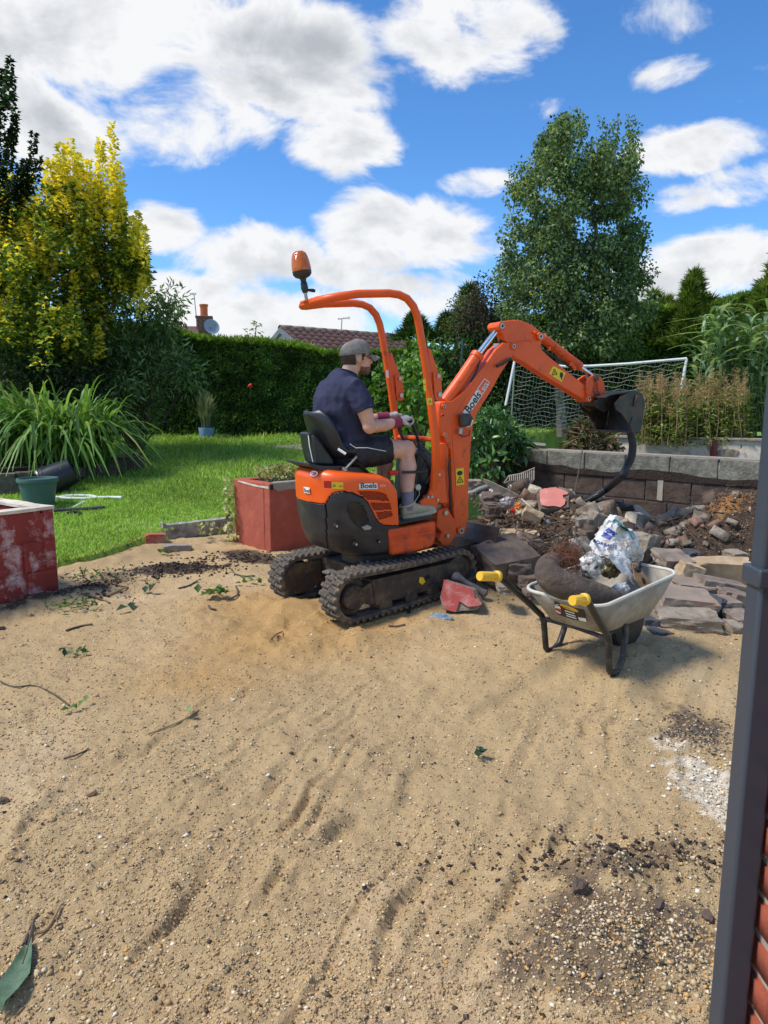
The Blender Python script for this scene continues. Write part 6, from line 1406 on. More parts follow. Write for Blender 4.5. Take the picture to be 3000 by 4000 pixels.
# grey plank end on the wall, heap of pulled-up plants
m = MB(); a, b = gy('B', 690, 965, 8.05), gy('B', 880, 980, 8.0); m.tube([a, b], .055, 4, True, .5); tag(m.build('timber_offcut', pm('grey_timber', srgb(128, 122, 112), .2, 14, .9, .3, 60), bevel=.004), 'weathered grey timber offcut lying on the left end of the block wall', 'timber')
heap_c = gy('I', 690, 1800, 8.35); hp = thing('pulled_plant_heap', 'brown heap of pulled-up plants on top of the block wall', 'plant heap', heap_c)
HPc = [srgb(112, 96, 70), srgb(84, 72, 52), srgb(130, 116, 84), srgb(88, 104, 58), srgb(60, 48, 38)]
add_crown(hp, [clump(gy('I', x, y, 8.35+rng.normal()*.12), (.13, .13, .10), 60, .085, .03, HPc, None, .3) for x, y in scatter([(565, 1860), (620, 1760), (680, 1725), (760, 1760), (830, 1850), (780, 1890), (640, 1890)], 22)], M_leaf, 'dry_leaves')
m = MB()
for x, y in scatter([(580, 1860), (690, 1730), (820, 1850)], 16): p = gy('I', x, y, 8.3); m.tube([p, p+Vector((rng.normal()*.12, rng.normal()*.05, rng.normal()*.06)), p+Vector((rng.normal()*.22, rng.normal()*.1, rng.normal()*.1))], .006, 5)
tag(m.build('dry_stems', M_dry, hp), kind='stuff')
# ---- white rendered wall of the raised bed
WW = Frame((2.80, 9.18, 0.), math.degrees(math.atan2(-.80, 1.44)), 0)
ww = thing('white_wall', 'low white rendered wall with grey coping behind the block wall', 'wall', WW.w((0, 0, .6)))
m = MB(WW); m.box((1.3, .07, .76), (3.0, .12, .44)); uneven(m.build('rendered_face', M_whit, ww), .006, 6, 6)
for k in range(4): m = MB(WW); m.box((.15+.75*k, .06, .995), (.742, .17, .03)); uneven(m.build('coping', M_cem, ww, bevel=.006), .003, 9, 3)
p = gy('I', 1368, 1860, 8.55); q = WW.loc(p); m = MB(WW); m.box((q.x, -.03, .83), (.075, .06, .36)); m.build('steel_post', pm('red_oxide_steel', srgb(92, 40, 34), .2, 12, .7, .2, 60), ww, bevel=.004)
p = gy('I', 1435, 1890, 8.5); q = WW.loc(p); m = MB(WW); m.prism([(q.x-.12, .004, q.z-.04), (q.x+.1, .004, q.z-.05), (q.x+.13, .004, q.z+.03), (q.x+.02, .004, q.z+.045), (q.x-.1, .004, q.z+.02)], (0, -.010, 0)); m.build('bare_patch', pm('bare_render', srgb(166, 146, 124), .2, 20, .95, .4, 60), ww)
bedw = thing('raised_bed', 'bank of dark soil retained by the low white wall', 'flower bed', WW.w((1.3, .8, .6))); m = MB(WW); m.box((1.6, .95, .76), (3.4, 1.6, .42)); uneven(m.build('soil', M_soil, bedw), .04, 5, 8)
# ---- goal with net
M_goal = pm('white_plastic_tube', srgb(232, 232, 228), .04, 8, .4, dirt=srgb(176, 176, 166), damt=.3); GD = 12.0
goal = thing('football_goal', 'white tube football goal with sagging net in front of the right hedge', 'goal', gy('I', 220, 1780, GD))
tl, tr = gy('I', 291, 1396, GD), gy('I', 1220, 1384, GD-.6); bl_, br_ = gy('I', 212, 1785, GD-.1), gy('I', 1150, 1760, GD-.6)
bar = [tl, gy('I', 420, 1414, GD), gy('I', 560, 1426, GD-.1), gy('I', 700, 1424, GD-.25), gy('I', 900, 1412, GD-.4), gy('I', 1080, 1396, GD-.5), tr]
m = MB(); m.tube(bar, .022, 8); m.build('crossbar', M_goal, goal, smooth=True)
for a, b in ((tl, bl_), (tr, br_)): m = MB(); m.tube([a, b], .022, 8); m.build('post', M_goal, goal, smooth=True)
for (a, b) in ((tl, bl_+Vector((.35, 1.0, .0))), (tr, br_+Vector((.5, 1.0, .0)))): m = MB(); m.tube([a, b], .012, 6); m.build('side_stay', M_goal, goal, smooth=True)
def bar_at(f):
    f = f*(len(bar)-1); i = min(int(f), len(bar)-2); return bar[i].lerp(bar[i+1], f-i)
NU, NV = 42, 15; net = np.zeros((NU+1, NV+1, 3))
for i in range(NU+1):
    t_ = bar_at(i/NU); b = bl_.lerp(br_, i/NU)+Vector((.25, .75, .03))
    for j in range(NV+1):
        f = j/NV; p = t_.lerp(b, f); sag = math.sin(math.pi*f)*.12 + .05*math.sin(i*.9)*math.sin(math.pi*f); net[i, j] = (p.x+.03*math.sin(j*1.1+i*.6)*f, p.y+sag, p.z-.02*math.sin(i*1.3+j))
m = MB()
for i in range(NU+1): m.tube([Vector(net[i, j]) for j in range(NV+1)], .0026, 3, False)
for j in range(NV+1): m.tube([Vector(net[i, j]) for i in range(NU+1)], .0026, 3, False)
tag(m.build('net', pm('net_cord', srgb(176, 178, 168), .1, 9, .8), goal, fix=False), kind='stuff')
gp = gy('B', 330, 400, 12.2); m = MB(); m.tube([gy('B', 318, 520, 12.2)-Vector((0, 0, .9)), gy('B', 346, 285, 12.2)], .02, 8); tag(m.build('garden_pole', pm('green_coated_pole', srgb(36, 66, 52), .1, 9, .5), smooth=True), 'thin dark green garden pole standing behind the boom cylinder', 'pole')
# ---- bungalow behind the hedge: roof of interlocking tiles, ridge tiles, gable
M_tile = pm('brown_tile', srgb(104, 72, 64), .2, 8, .85, .3, 40, dirt=srgb(92, 78, 66), damt=.35, dscale=5); M_ridge = pm('ridge_tile', srgb(126, 112, 98), .2, 8, .9, .3, 40, dirt=srgb(150, 142, 120), damt=.4, dscale=7)
M_wall = pm('white_render', srgb(214, 208, 196), .06, 6, .9); M_slate = pm('grey_bargeboard', srgb(112, 116, 122), .1, 6, .7)
ra = gy('J', 742, 345, 24.); rbv = gy('J', 1345, 388, 26.6); dirv = Vector((rbv.x-ra.x, rbv.y-ra.y, 0)).normalized(); zr = ra.z
HF = Frame((ra.x, ra.y, 0.), math.degrees(math.atan2(dirv.y, dirv.x)), 0); HLn = 5.5; pit = R(27)
ho = thing('bungalow', 'bungalow with brown tiled roof and white gable showing above the hedge', 'house', HF.w((0, 0, .8)))
m = MB(HF); m.prism([(.12, -3.2, .8), (.12, 3.2, .8), (.12, 3.2, zr-1.62), (.12, 0, zr-.08), (.12, -3.2, zr-1.62)], (HLn, 0, 0)); m.build('wall', M_wall, ho)
for sg in (-1, 1):
    m = MB(HF); m.prism([(0, 0, zr), (0, sg*3.5, zr-3.5*math.tan(pit)), (0, sg*3.5, zr-3.5*math.tan(pit)-.16), (0, 0, zr-.18)], (.10, 0, 0)); m.build('bargeboard', M_slate, ho)
    m = MB(HF); m.prism([(.06, 0, zr-.03), (.06, sg*3.6, zr-.03-3.6*math.tan(pit)), (.06, sg*3.6, zr-.12-3.6*math.tan(pit)), (.06, 0, zr-.12)], (HLn, 0, 0)); roof = m.build('roof', M_tile, ho)
    if sg < 0: front_roof = roof
tm = bpy.data.meshes.new('roof_tile'); vs = []; kk = 7
for s_ in (0, 1):
    for i in range(kk): u = i/(kk-1); vs.append((u*.31, s_*-.36, .05*math.sin(u*math.pi*2)*.55+.02-s_*-.0+(0 if s_ == 0 else .0)))
for s_ in (0, 1):
    for i in range(kk): u = i/(kk-1); vs.append((u*.31, s_*-.36, .05*math.sin(u*math.pi*2)*.55-.002))
tm.from_pydata(vs, [], [(i, i+1, kk+i+1, kk+i) for i in range(kk-1)]+[(kk+i, kk+i+1, 3*kk+i+1, 3*kk+i) for i in range(kk-1)]+[(0, kk, 3*kk, 2*kk), (kk-1, 3*kk-1, 4*kk-1, 2*kk-1)]); tm.materials.append(M_tile); tm.shade_smooth()
hb = origin_of(front_roof)
for r in range(6):
    for k in range(18):
        s_ = r*.32; y_ = -s_*math.cos(pit)-.02; z_ = zr+.015-s_*math.sin(pit)-.015*0
        ob = bpy.data.objects.new('tile', tm); COL.objects.link(ob); ob.parent = front_roof
        X = Vector(HF.fw); Yv = Vector(HF.le)*math.cos(pit-.05)+Vector((0, 0, 1))*math.sin(pit-.05); Z = X.cross(Yv); L = HF.w((.03+k*.305, y_, z_))-hb
        ob.matrix_local = Matrix(((X.x, Yv.x, Z.x, L.x), (X.y, Yv.y, Z.y, L.y), (X.z, Yv.z, Z.z, L.z), (0, 0, 0, 1)))
for k in range(12):
    m = MB(HF); x0 = .0+k*.45; m.add([(x0+dx, math.sin(a)*.13, zr-.045+math.cos(a)*.13+(.008 if dx else 0)) for dx in (0, .455) for a in np.linspace(-1.45, 1.45, 7)], [(i, i+1, 8+i, 7+i) for i in range(6)]); q = m.build('ridge_tile', M_ridge, ho, smooth=True); q.modifiers.new('t', 'SOLIDIFY').thickness = .02
def aerial(label, c, base, top, arms, D_):
    a = thing('roof_aerial', label, 'aerial', gy(c, *base, D_)); m = MB(); m.tube([gy(c, *base, D_), gy(c, *top, D_)], .018, 6); m.build('mast', M_bolt, a)
    for p, q in arms: m = MB(); m.tube([gy(c, *p, D_), gy(c, *q, D_)], .012, 5); m.build('rod', M_bolt, a)
    return a
aerial('thin television aerial standing on the brown tiled roof', 'J', (1105, 375), (1110, 292), [((1084, 296), (1155, 289)), ((1090, 290), (1092, 302)), ((1100, 291), (1102, 301)), ((1120, 286), (1122, 298)), ((1132, 284), (1134, 297)), ((1144, 282), (1146, 298)), ((1154, 281), (1155, 298))], 25.5)
# ---- house at left: ridge, chimney of bricks, pot, dish, aerial
h2 = gy('J', 300, 345, 26.); H2 = Frame((h2.x, h2.y, 0.), 12, 0)
ho2 = thing('left_house', 'house whose roof ridge and brick chimney rise above the hedge at left', 'house', H2.w((0, 0, .8)))
z2 = gy('J', 200, 345, 26.).z
m = MB(H2); m.prism([(-4.5, -3, .8), (-4.5, 3, .8), (-4.5, 3, z2-1.5), (-4.5, 0, z2), (-4.5, -3, z2-1.5)], (4.0, 0, 0)); m.build('wall', M_wall, ho2)
m = MB(H2); m.prism([(-4.6, -3.2, z2-1.6), (-4.6, 0, z2+.03), (-4.6, 3.2, z2-1.6), (-4.6, 3.2, z2-1.7), (-4.6, 0, z2-.07), (-4.6, -3.2, z2-1.7)], (4.4, 0, 0)); m.build('roof', M_tile, ho2)
M_brk = pm('brown_brick', srgb(134, 92, 76), .25, 10, .9, .4, 60, dirt=srgb(96, 74, 64), damt=.4, dscale=6)
ct = gy('J', 303, 292, 26.).z; m = MB(H2); m.box((.0, 0, (z2-.5+ct)/2), (.50, .46, ct-z2+.5)); ch = m.build('chimney', M_mort, ho2)
bt = bpy.data.meshes.new('chimney_brick'); hb2 = origin_of(ch)
bmx = MB(); bmx.box((0, 0, 0), (.215, .03, .065)); bt = bmx.mesh('chimney_brick'); bt.materials.append(M_brk)
nr = int((ct-z2+.4)/.075)
for r in range(nr):
    for face in (0, 1):
        for k in range(3 if r % 2 else 2):
            half = r % 2 and k in (0, 2); u = (-.1325+.2415*k) if not r % 2 else (-.195, 0., .195)[k]*1.0; u = u+.012 if not r % 2 else u
            ob = bpy.data.objects.new('brick', bt); COL.objects.link(ob); ob.parent = ch; z_ = ct-.04-.075*r
            if face == 0: L = H2.w((u, -.235, z_)); X, Yv = Vector(H2.fw), Vector(H2.le)
            else: L = H2.w((-.255, u*.92, z_)); X, Yv = Vector(H2.le), Vector(H2.fw)
            sc = .55 if half else 1.; L = L-hb2
            ob.matrix_local = Matrix(((X.x*sc, Yv.x, 0, L.x), (X.y*sc, Yv.y, 0, L.y), (X.z*sc, Yv.z, 1, L.z), (0, 0, 0, 1)))
m = MB(H2); m.box((0, 0, ct+.03), (.60, .56, .06)); m.build('chimney_cap', M_brk, ho2, bevel=.01)
pb = H2.w((0, 0, ct+.06)); m = MB(); m.lathe([(.14, 0), (.13, .1), (.135, .34), (.155, .36), (.155, .42), (.12, .42), (.11, .3)], pb, n=16); m.build('chimney_pot', pm('terracotta', srgb(206, 112, 66), .1, 8, .8), ho2, smooth=True)
dp = gy('J', 338, 346, 25.6); m = MB(); m.lathe([(.0001, .0), (.15, .02), (.27, .09), (.28, .09), (.15, .01), (.0001, -.012)], dp, (.45, -.7, .3), 20); dsh = m.build('satellite_dish', pm('dish_grey', srgb(150, 158, 168), .08, 8, .5), ho2, smooth=True); m = MB(); m.tube([dp, dp+Vector((.14, -.24, .0))], .015, 6); m.tube([dp, dp+Vector((-.2, .2, -.1))], .02, 6); m.build('dish_arm', M_bolt, dsh)
aerial('tall aerial mast strapped to the brick chimney', 'J', (258, 345), (238, 150), [((214, 146), (250, 143)), ((214, 152), (250, 152)), ((216, 142), (216, 154)), ((232, 141), (232, 155)), ((249, 141), (249, 155)), ((200, 161), (222, 152)), ((252, 318), (268, 318))], 25.8)
sap = gy('J', 600, 395, 16.3); sp_ = thing('sapling_tip', 'thin leafy sapling tip poking above the left hedge', 'plant', sap-Vector((0, 0, 1.))); m = MB(); m.tube([sap-Vector((0, 0, 1.)), sap, gy('J', 605, 315, 16.3)], [.02, .012, .004], 5); m.build('stem', M_bark, sp_); add_crown(sp_, [shoot_leaves(gy('J', 585, 395, 16.3), gy('J', 610, 315, 16.3), 34, .10, .06, .18, [srgb(96, 116, 60), srgb(124, 136, 84)], None, .1)], M_leaf)
# ---- stones edging the bed at the left
M_ston = pm('garden_stone', srgb(112, 100, 88), .25, 8, .95, .6, 40, dirt=srgb(72, 64, 56), damt=.42, dscale=7, bdist=.015)
edge = thing('stone_edging', 'rough stone edging along the front of the left flower bed', 'edging', gl('O', 600, 740))
for i, (x, y, w, h) in enumerate([(-120, 770, 180, 110), (60, 640, 160, 90), (70, 740, 190, 120), (220, 620, 130, 80), (260, 760, 150, 110), (360, 610, 140, 90), (440, 700, 150, 120), (560, 600, 150, 90), (640, 680, 190, 110), (720, 580, 130, 80), (800, 620, 160, 120), (900, 560, 150, 110), (1000, 560, 150, 110), (1090, 530, 140, 110), (1190, 520, 130, 100), (1270, 500, 110, 80)]):
    base = gl('O', x, min(y+h*.5, 800-.17*x)) ; Yd = gl('O', x, 805-.18*max(x, 0)).y+.05
    c = gy('O', x, y, Yd); s_ = Yd/2774/2.37*2.37
    me = rock_mesh('edging_stone', (w/2.37*Yd/2774*1.1, .24, h/2.37*Yd/2774*1.15), 100+i, 7, .05, .72); me.materials.append(M_ston); me.shade_smooth(); me.set_sharp_from_angle(angle=R(35))
    ob = bpy.data.objects.new('stone', me); COL.objects.link(ob); ob.parent = edge; ob.location = c-origin_of(edge); ob.rotation_euler = (0, random.uniform(-.08, .08), random.uniform(-.2, .2)+.25)
bp_ = [gl('O', x, 805-.18*max(x, 0))+Vector((0, .12, 0)) for x in (-300, -100, 100, 300, 500, 700, 900, 1100, 1230)]; bk_ = [p+Vector((-.3, 1.2, .1)) for p in reversed(bp_)]
m = MB(); m.prism([Vector((p.x, p.y, .60)) for p in bp_+bk_], (0, 0, -.5)); bed = m.build('bed_soil', M_soil); tag(bed, kind='structure')
# ---- things left on the lawn
pc_ = gl('O', 365, 900); M_gpot = pm('green_plastic', srgb(70, 102, 94), .08, 8, .5, dirt=srgb(96, 112, 100), damt=.3)
k_ = pc_.y/2774/2.37; rw = 182*k_; gp_ = thing('green_plant_pot', 'empty dark green plastic plant pot with wide rim on the lawn', 'pot', pc_)
m = MB(); m.lathe([(rw*.74, 0), (rw*.84, .20), (rw*.90, .27), (rw*.90, .30), (rw*.83, .30), (rw*.7, .02), (.0001, .02)], pc_, n=28); m.build('pot_wall', M_gpot, gp_, smooth=True)
m = MB(); m.lathe([(rw*.86, .285), (rw*.98, .29), (rw*1.0, .31), (rw*.98, .335), (rw*.88, .335), (rw*.84, .31)], pc_, n=28); m.build('pot_rim', M_gpot, gp_, smooth=True)
tc_ = gl('O', 450, 800); m = MB(); ax = Vector((.85, .35, .42)).normalized(); m.lathe([(.0001, .0), (.16, 0), (.165, .02), (.21, .36), (.225, .37), (.225, .39), (.20, .39), (.15, .04), (.0001, .04)], tc_+Vector((.22, .25, .30)), -ax, 28); tub = m.build('black_bucket', pm('black_tub', (.02, .022, .03), .2, 8, .32, .1, 90), smooth=True); tag(tub, 'black plastic tub tipped on its side behind the green pot', 'tub')
M_hw = pm('white_hose', srgb(226, 230, 222), .05, 8, .5)
def lawn_tube(name, label, cat, pts, r, mat, lift=.03):
    m = MB(); m.tube([gl('O', *p)+Vector((0, 0, lift)) for p in pts], r, 8); return tag(m.build(name, mat, smooth=True), label, cat)
lawn_tube('white_pipe', 'long loop of thin white plastic pipe lying on the grass', 'pipe', [(515, 858), (600, 838), (740, 832), (860, 838), (900, 850)], .016, M_hw, .05)
lawn_tube('white_pipe', 'straight white plastic pipe lying nearest the green pot on the grass', 'pipe', [(515, 850), (640, 860), (780, 862), (900, 852), (1020, 850), (1130, 852)], .018, M_hw, .05)
lawn_tube('white_pipe', 'short white pipe offcut sticking out beneath the long white pipes', 'pipe', [(785, 875), (680, 930)], .014, M_hw, .03)
lawn_tube('tool_handle', 'black and grey tool pole lying on the grass by the block planter', 'tool', [(500, 968), (700, 955), (860, 945), (970, 936)], .018, pm('tool_shaft', srgb(62, 62, 64), .3, 6, .5, dirt=srgb(150, 146, 130), damt=.4, dscale=4), .04)
lawn_tube('hoe_head', 'small dark grey metal hoe head on the grass beside the tool pole', 'tool', [(620, 985), (690, 972), (742, 975), (740, 1000)], .014, M_bkt, .03)
sp2 = [gl('J', x, y) for x, y in ((690, 1063), (905, 1044), (960, 1060), (930, 1082))]; m = MB(); m.prism([p+Vector((0, 0, .05)) for p in sp2], (0, 0, -.06)); tag(m.build('paving_slab', M_cem, bevel=.006), 'pale concrete paving slab set in the lawn behind the seat', 'slab')
# ---- kerb pieces at the lawn edge
a, b = gz('G', 835, 545, .0)+Vector((0, 0, .05)), gz('G', 1165, 512, .0)+Vector((0, 0, .05)); d = (b-a); 
m = MB(); nrm = Vector((d.y, -d.x, 0)).normalized(); m.prism([a, b, b+Vector((0, 0, .17)), a+d*.02+Vector((0, 0, .15)), a-d*.06+Vector((0, 0, .18)), a-d*.05+Vector((0, 0, .05))], -nrm*.09); tag(uneven(m.build('kerb_stone', pm('mottled_kerb', srgb(168, 164, 154), .2, 12, .9, .4, 40, dirt=srgb(92, 86, 78), damt=.46, dscale=9), bevel=.008), .006, 9, 3), 'long mottled grey kerb stone standing on edge between lawn and sand', 'kerb')
def rock(name, label, cat, c, size, seed, mat, rot=(0, 0, 0), cuts=6, boxy=.7, rough=.05, group=None, sub=2):
    me = rock_mesh(name, size, seed, cuts, rough, boxy, sub); me.materials.append(mat); me.shade_smooth(); me.set_sharp_from_angle(angle=R(32))
    ob = bpy.data.objects.new(name, me); COL.objects.link(ob); ob.location = c; ob.rotation_euler = rot; return tag(ob, label, cat, group)
M_brick2 = pm('painted_brick', srgb(176, 84, 62), .12, 8, .9, .4, 50, dirt=srgb(176, 158, 136), damt=.42, dscale=9)
rock('brick_piece', 'broken red-painted block corner lying against the kerb stone', 'brick', gz('G', 775, 528, .07), (.19, .12, .15), 3, M_brick2, (0, .05, .4), 3, .85, .03)
rock('concrete_shard', 'flat pale concrete shard lying before the kerb stone', 'rubble', gz('G', 880, 560, .03), (.26, .12, .06), 8, M_cem, (0, .1, .5), 5, .75)
# ---- downpipe and the corner of the house
M_dp = pm('anthracite_plastic', srgb(62, 68, 78), .05, 6, .38, .02, 120, dirt=srgb(82, 88, 96), damt=.2, dscale=20)
W_ = .048; dpx, dpy = .6195, 1.15; lean = .0085
dpt = thing('downpipe', 'square anthracite grey downpipe on the house corner at right', 'downpipe', (dpx+W_/2, dpy+W_/2, 0))
zc_ = gy('F', 1525, 590, 1.18).z
def pipe_len(z0, z1, g):
    m = MB(); e = lean*(z0-.3); m.prism([(dpx-g+e, dpy-g, z0), (dpx+W_+g+e, dpy-g, z0), (dpx+W_+g+e, dpy+W_+g, z0), (dpx-g+e, dpy+W_+g, z0)], (lean*(z1-z0), 0, z1-z0)); return m
pipe_len(0, zc_, 0.).build('lower_pipe', M_dp, dpt, bevel=.006, seg=3, smooth=True); pipe_len(zc_, 2.9, -.0025).build('upper_pipe', M_dp, dpt, bevel=.006, seg=3, smooth=True); pipe_len(zc_-.016, zc_+.016, .006).build('collar', M_dp, dpt, bevel=.004, seg=3, smooth=True)
hw = thing('house_corner', 'red brick corner of the house beside the downpipe', 'house', (.74, .78, 0)); m = MB(); m.box((.737, .76, 1.3), (.11, .86, 2.7)); m.build('mortar_core', M_mort, hw)
M_rb = pm('red_brick', srgb(168, 84, 58), .2, 14, .9, .5, 90, dirt=srgb(132, 62, 46), damt=.45, dscale=8)
bmx = MB(); bmx.box((0, 0, 0), (.102, .215, .065)); bme = bmx.mesh('house_brick'); bm = bmesh.new(); bm.from_mesh(bme); bmesh.ops.bevel(bm, geom=bm.edges[:], offset=.006, segments=2, affect='EDGES'); bm.to_mesh(bme); bm.free(); bme.materials.append(M_rb); bme.shade_smooth()
for r in range(34):
    for k in range(4):
        ob = bpy.data.objects.new('brick', bme); COL.objects.link(ob); ob.parent = hw; o2 = 0 if r % 2 else -.1125
        yv_ = 1.07-.225*k+o2*(1 if k else 0); sc = 1.
        if r % 2 == 0 and k == 0: sc = .49; yv_ = 1.07+.055
        elif r % 2 == 0: yv_ = 1.07+.1125-.1125-.225*k+.1125-.003
        ob.location = (.727+random.uniform(-.002, .002)-.74, yv_+.02-.78, .037+.075*r); ob.scale = (1, sc, 1); ob.rotation_euler = (0, 0, random.uniform(-.01, .01))
# ================================================================ wheelbarrow and its load
from mathutils.bvhtree import BVHTree
BF = Frame((.857, 3.37, 0.), 39.5, 0)
def BB(): return MB(BF)
def bl(c, x, y, yl): return BF.l(c, x, y, yl)
M_tray = pm('dirty_grey_tray', srgb(172, 164, 148), .14, 6, .75, .25, 60, dirt=srgb(124, 112, 94), damt=.48, dscale=6)
M_tube = pm('black_tube', (.02, .02, .02), .2, 12, .45, .15, 60, dirt=srgb(120, 106, 88), damt=.33, dscale=9)
M_grip = pm('yellow_grip', srgb(236, 186, 50), .06, 10, .5)
BA = thing('wheelbarrow', 'grey wheelbarrow with black tube frame and yellow grips, loaded with rubbish', 'wheelbarrow', BF.w((.2, 0, .09)))
# tray: rounded rectangle rings from the floor up to the rolled rim
def rrect(x0, x1, yh0, yh1, z0, z1, r, n=9):
    """plan outline; half width and height change from rear (x0) to front (x1)"""
    out = []
    for (cx, sy, a0) in ((x1-r, 1, 0), (x0+r, 1, 90), (x0+r, -1, 180), (x1-r, -1, 270)):
        for k in range(n):
            a = R(a0+90*k/(n-1)); x = cx+r*math.cos(a); f = (x-x0)/(x1-x0); yh = yh0+(yh1-yh0)*f
            out.append(Vector((x, sy*(yh-r)+r*math.sin(a), z0+(z1-z0)*f)))
    return out
rim = rrect(-.005, .70, .232, .245, .466, .535, .085); mid_ = rrect(.055, .655, .205, .215, .385, .43, .08); low = rrect(.115, .575, .175, .185, .305, .325, .075); flo = rrect(.15, .53, .13, .14, .292, .312, .05)
n = len(rim); m = BB(); m.add(rim+mid_+low+flo, [(k*n+i, k*n+(i+1) % n, (k+1)*n+(i+1) % n, (k+1)*n+i) for k in range(3) for i in range(n)]+[tuple(range(3*n, 4*n))])
tray = m.build('tray', M_tray, BA, smooth=True, angle=70); a = tray.modifiers.new('t', 'SOLIDIFY'); a.thickness = .006; a.offset = 0
m = BB(); m.tube(rim+[rim[0]], .009, 8, False); m.build('rolled_rim', pm('pale_rim', srgb(206, 202, 188), .08, 8, .6, .1, 60, dirt=srgb(160, 148, 126), damt=.35, dscale=9), tray, smooth=True)
# frame: each side one bent tube from grip to leg and back up under the tray
RS = [(-.12, -.22, .528), (-.085, -.22, .512), (-.03, -.215, .452), (.09, -.205, .325), (.118, -.205, .295), (.132, -.203, .24), (.14, -.2, .16), (.152, -.2, .115), (.18, -.2, .094), (.22, -.2, .10), (.26, -.2, .145), (.28, -.195, .22), (.30, -.185, .318)]
LS = [(-.215, .22, .566), (-.16, .22, .535), (-.08, .22, .475), (.0, .212, .412), (.135, .205, .302), (.152, .203, .26), (.16, .2, .19), (.172, .2, .12), (.195, .2, .094), (.24, .2, .095), (.29, .2, .12), (.325, .2, .19), (.35, .19, .31)]
for pts in (RS, LS): m = BB(); m.tube(pts, .0165, 10); m.build('side_tube', M_tube, BA, smooth=True)
for (e, i_) in (((-.205, -.22, .536), (-.105, -.22, .525)), ((-.335, .22, .585), (-.20, .22, .563))):
    e, i_ = Vector(e), Vector(i_); d = (i_-e).normalized(); m = BB(); m.tube([e, e+d*.004, i_-d*.02, i_-d*.016, i_], [.022, .0235, .022, .029, .029], 14); gr = m.build('grip', M_grip, BA, smooth=True, angle=50)
    for k in range(8):
        a = 2*math.pi*k/8; o_ = Vector((0, math.cos(a), math.sin(a)))*.0225; m = BB(); m.tube([e+d*.012+o_, i_-d*.022+o_], .0022, 4); m.build('grip_rib', M_grip, gr)
m = BB(); m.tube([(.13, .205, .29), (.15, 0, .285), (.12, -.205, .285)], .012, 8); m.build('cross_brace', M_tube, BA, smooth=True)
for y0 in (-.12, .12): m = BB(); m.tube([(.12, y0*1.5, .285), (.35, y0, .285), (.62, y0*.4, .25)], .014, 8); m.build('chassis_tube', M_tube, BA, smooth=True)
m = BB(); m.lathe([(.06, -.035), (.11, -.04), (.145, -.03), (.155, 0), (.145, .03), (.11, .04), (.06, .035)], (.60, 0, .235), (0, 1, 0), 24); wh = m.build('wheel', M_hose, BA, smooth=True); m = BB(); m.lathe([(.0001, -.045), (.03, -.045), (.06, -.03), (.1, -.035), (.1, .035), (.06, .03), (.03, .045), (.0001, .045)], (.60, 0, .235), (0, 1, 0), 20); m.build('wheel_rim', M_steel, wh, smooth=True)
# printed panel on the rear of the tray
def tray_pt(x, y, off=.007):                     # point of the rear face seen at a traced point of crop E
    p0 = BF.w((.0, 0, .462)); p1 = BF.w((.116, 0, .306)); dy = Vector(BF.le); nrm = dy.cross(p1-p0).normalized(); d = Vector(ray(*S('E', x, y)))
    if nrm.dot(d) > 0: nrm = -nrm
    p0 = p0+nrm*off; t_ = (p0-Vector(EYE)).dot(nrm)/d.dot(nrm); return Vector(EYE)+d*t_, nrm
def panel(name, pts, mat, parent, off, th=.0008):
    m = MB(); q = [tray_pt(*p, off) for p in pts]; m.prism([a for a, _ in q], -q[0][1]*th); return m.build(name, mat, parent)
def z1p(x, y): return (140+x*180/1659*1.)*2.212, (370+y*130/1198)*2.212     # from the enlarged print to crop E
def zp(pts): return [z1p(x, y) for x, y in pts]
pan = panel('printed_panel', zp([(225, 260), (480, 380), (800, 480), (1295, 570), (1415, 1030), (900, 925), (420, 770), (320, 730), (270, 600)]), pm('panel_brown', (.02, .012, .01), .2, 8, .5), tray, .009)
panel('shield_print', zp([(250, 430), (440, 430), (495, 600), (470, 720), (330, 740), (280, 640)]), pm('shield_red', srgb(158, 66, 44), .1, 8, .5), pan, .0105)
for q in ([(250, 400), (370, 375), (390, 395), (250, 440)], [(255, 450), (410, 440), (470, 540), (260, 500)], [(275, 585), (470, 690), (450, 720), (300, 640)]): panel('shield_stripe', zp(q), M_wht, pan, .0115)
oval = [(760+340*math.cos(a), 510+130*math.cos(a)+65*math.sin(a)) for a in np.linspace(0, 2*math.pi, 28)[:-1]]; panel('name_lozenge', zp(oval), M_grip, pan, .0105)
pa, nn = tray_pt(*z1p(485, 455), .0125); pb_, _ = tray_pt(*z1p(1060, 640), .0125); ex = pb_-pa; ey = nn.cross(ex).normalized(); ey = ey if ey.z > 0 else -ey
tx = text_mesh('maker_lettering', 'Wallbarrow', pa, ex, ey, .0075, M_ink, pan, bold=.02)
for (x0, y0, x1, y1) in [(600, 600, 960, 710), (630, 695, 990, 810), (660, 780, 1025, 895)]: panel('text_strip', zp([(x0, y0-18), (x1, y1-22), (x1+6, y1+14), (x0+30, y0+26)]), M_wht, pan, .0105)
panel('barcode_patch', zp([(1085, 840), (1360, 885), (1400, 1015), (1130, 955)]), M_wht, pan, .0105)
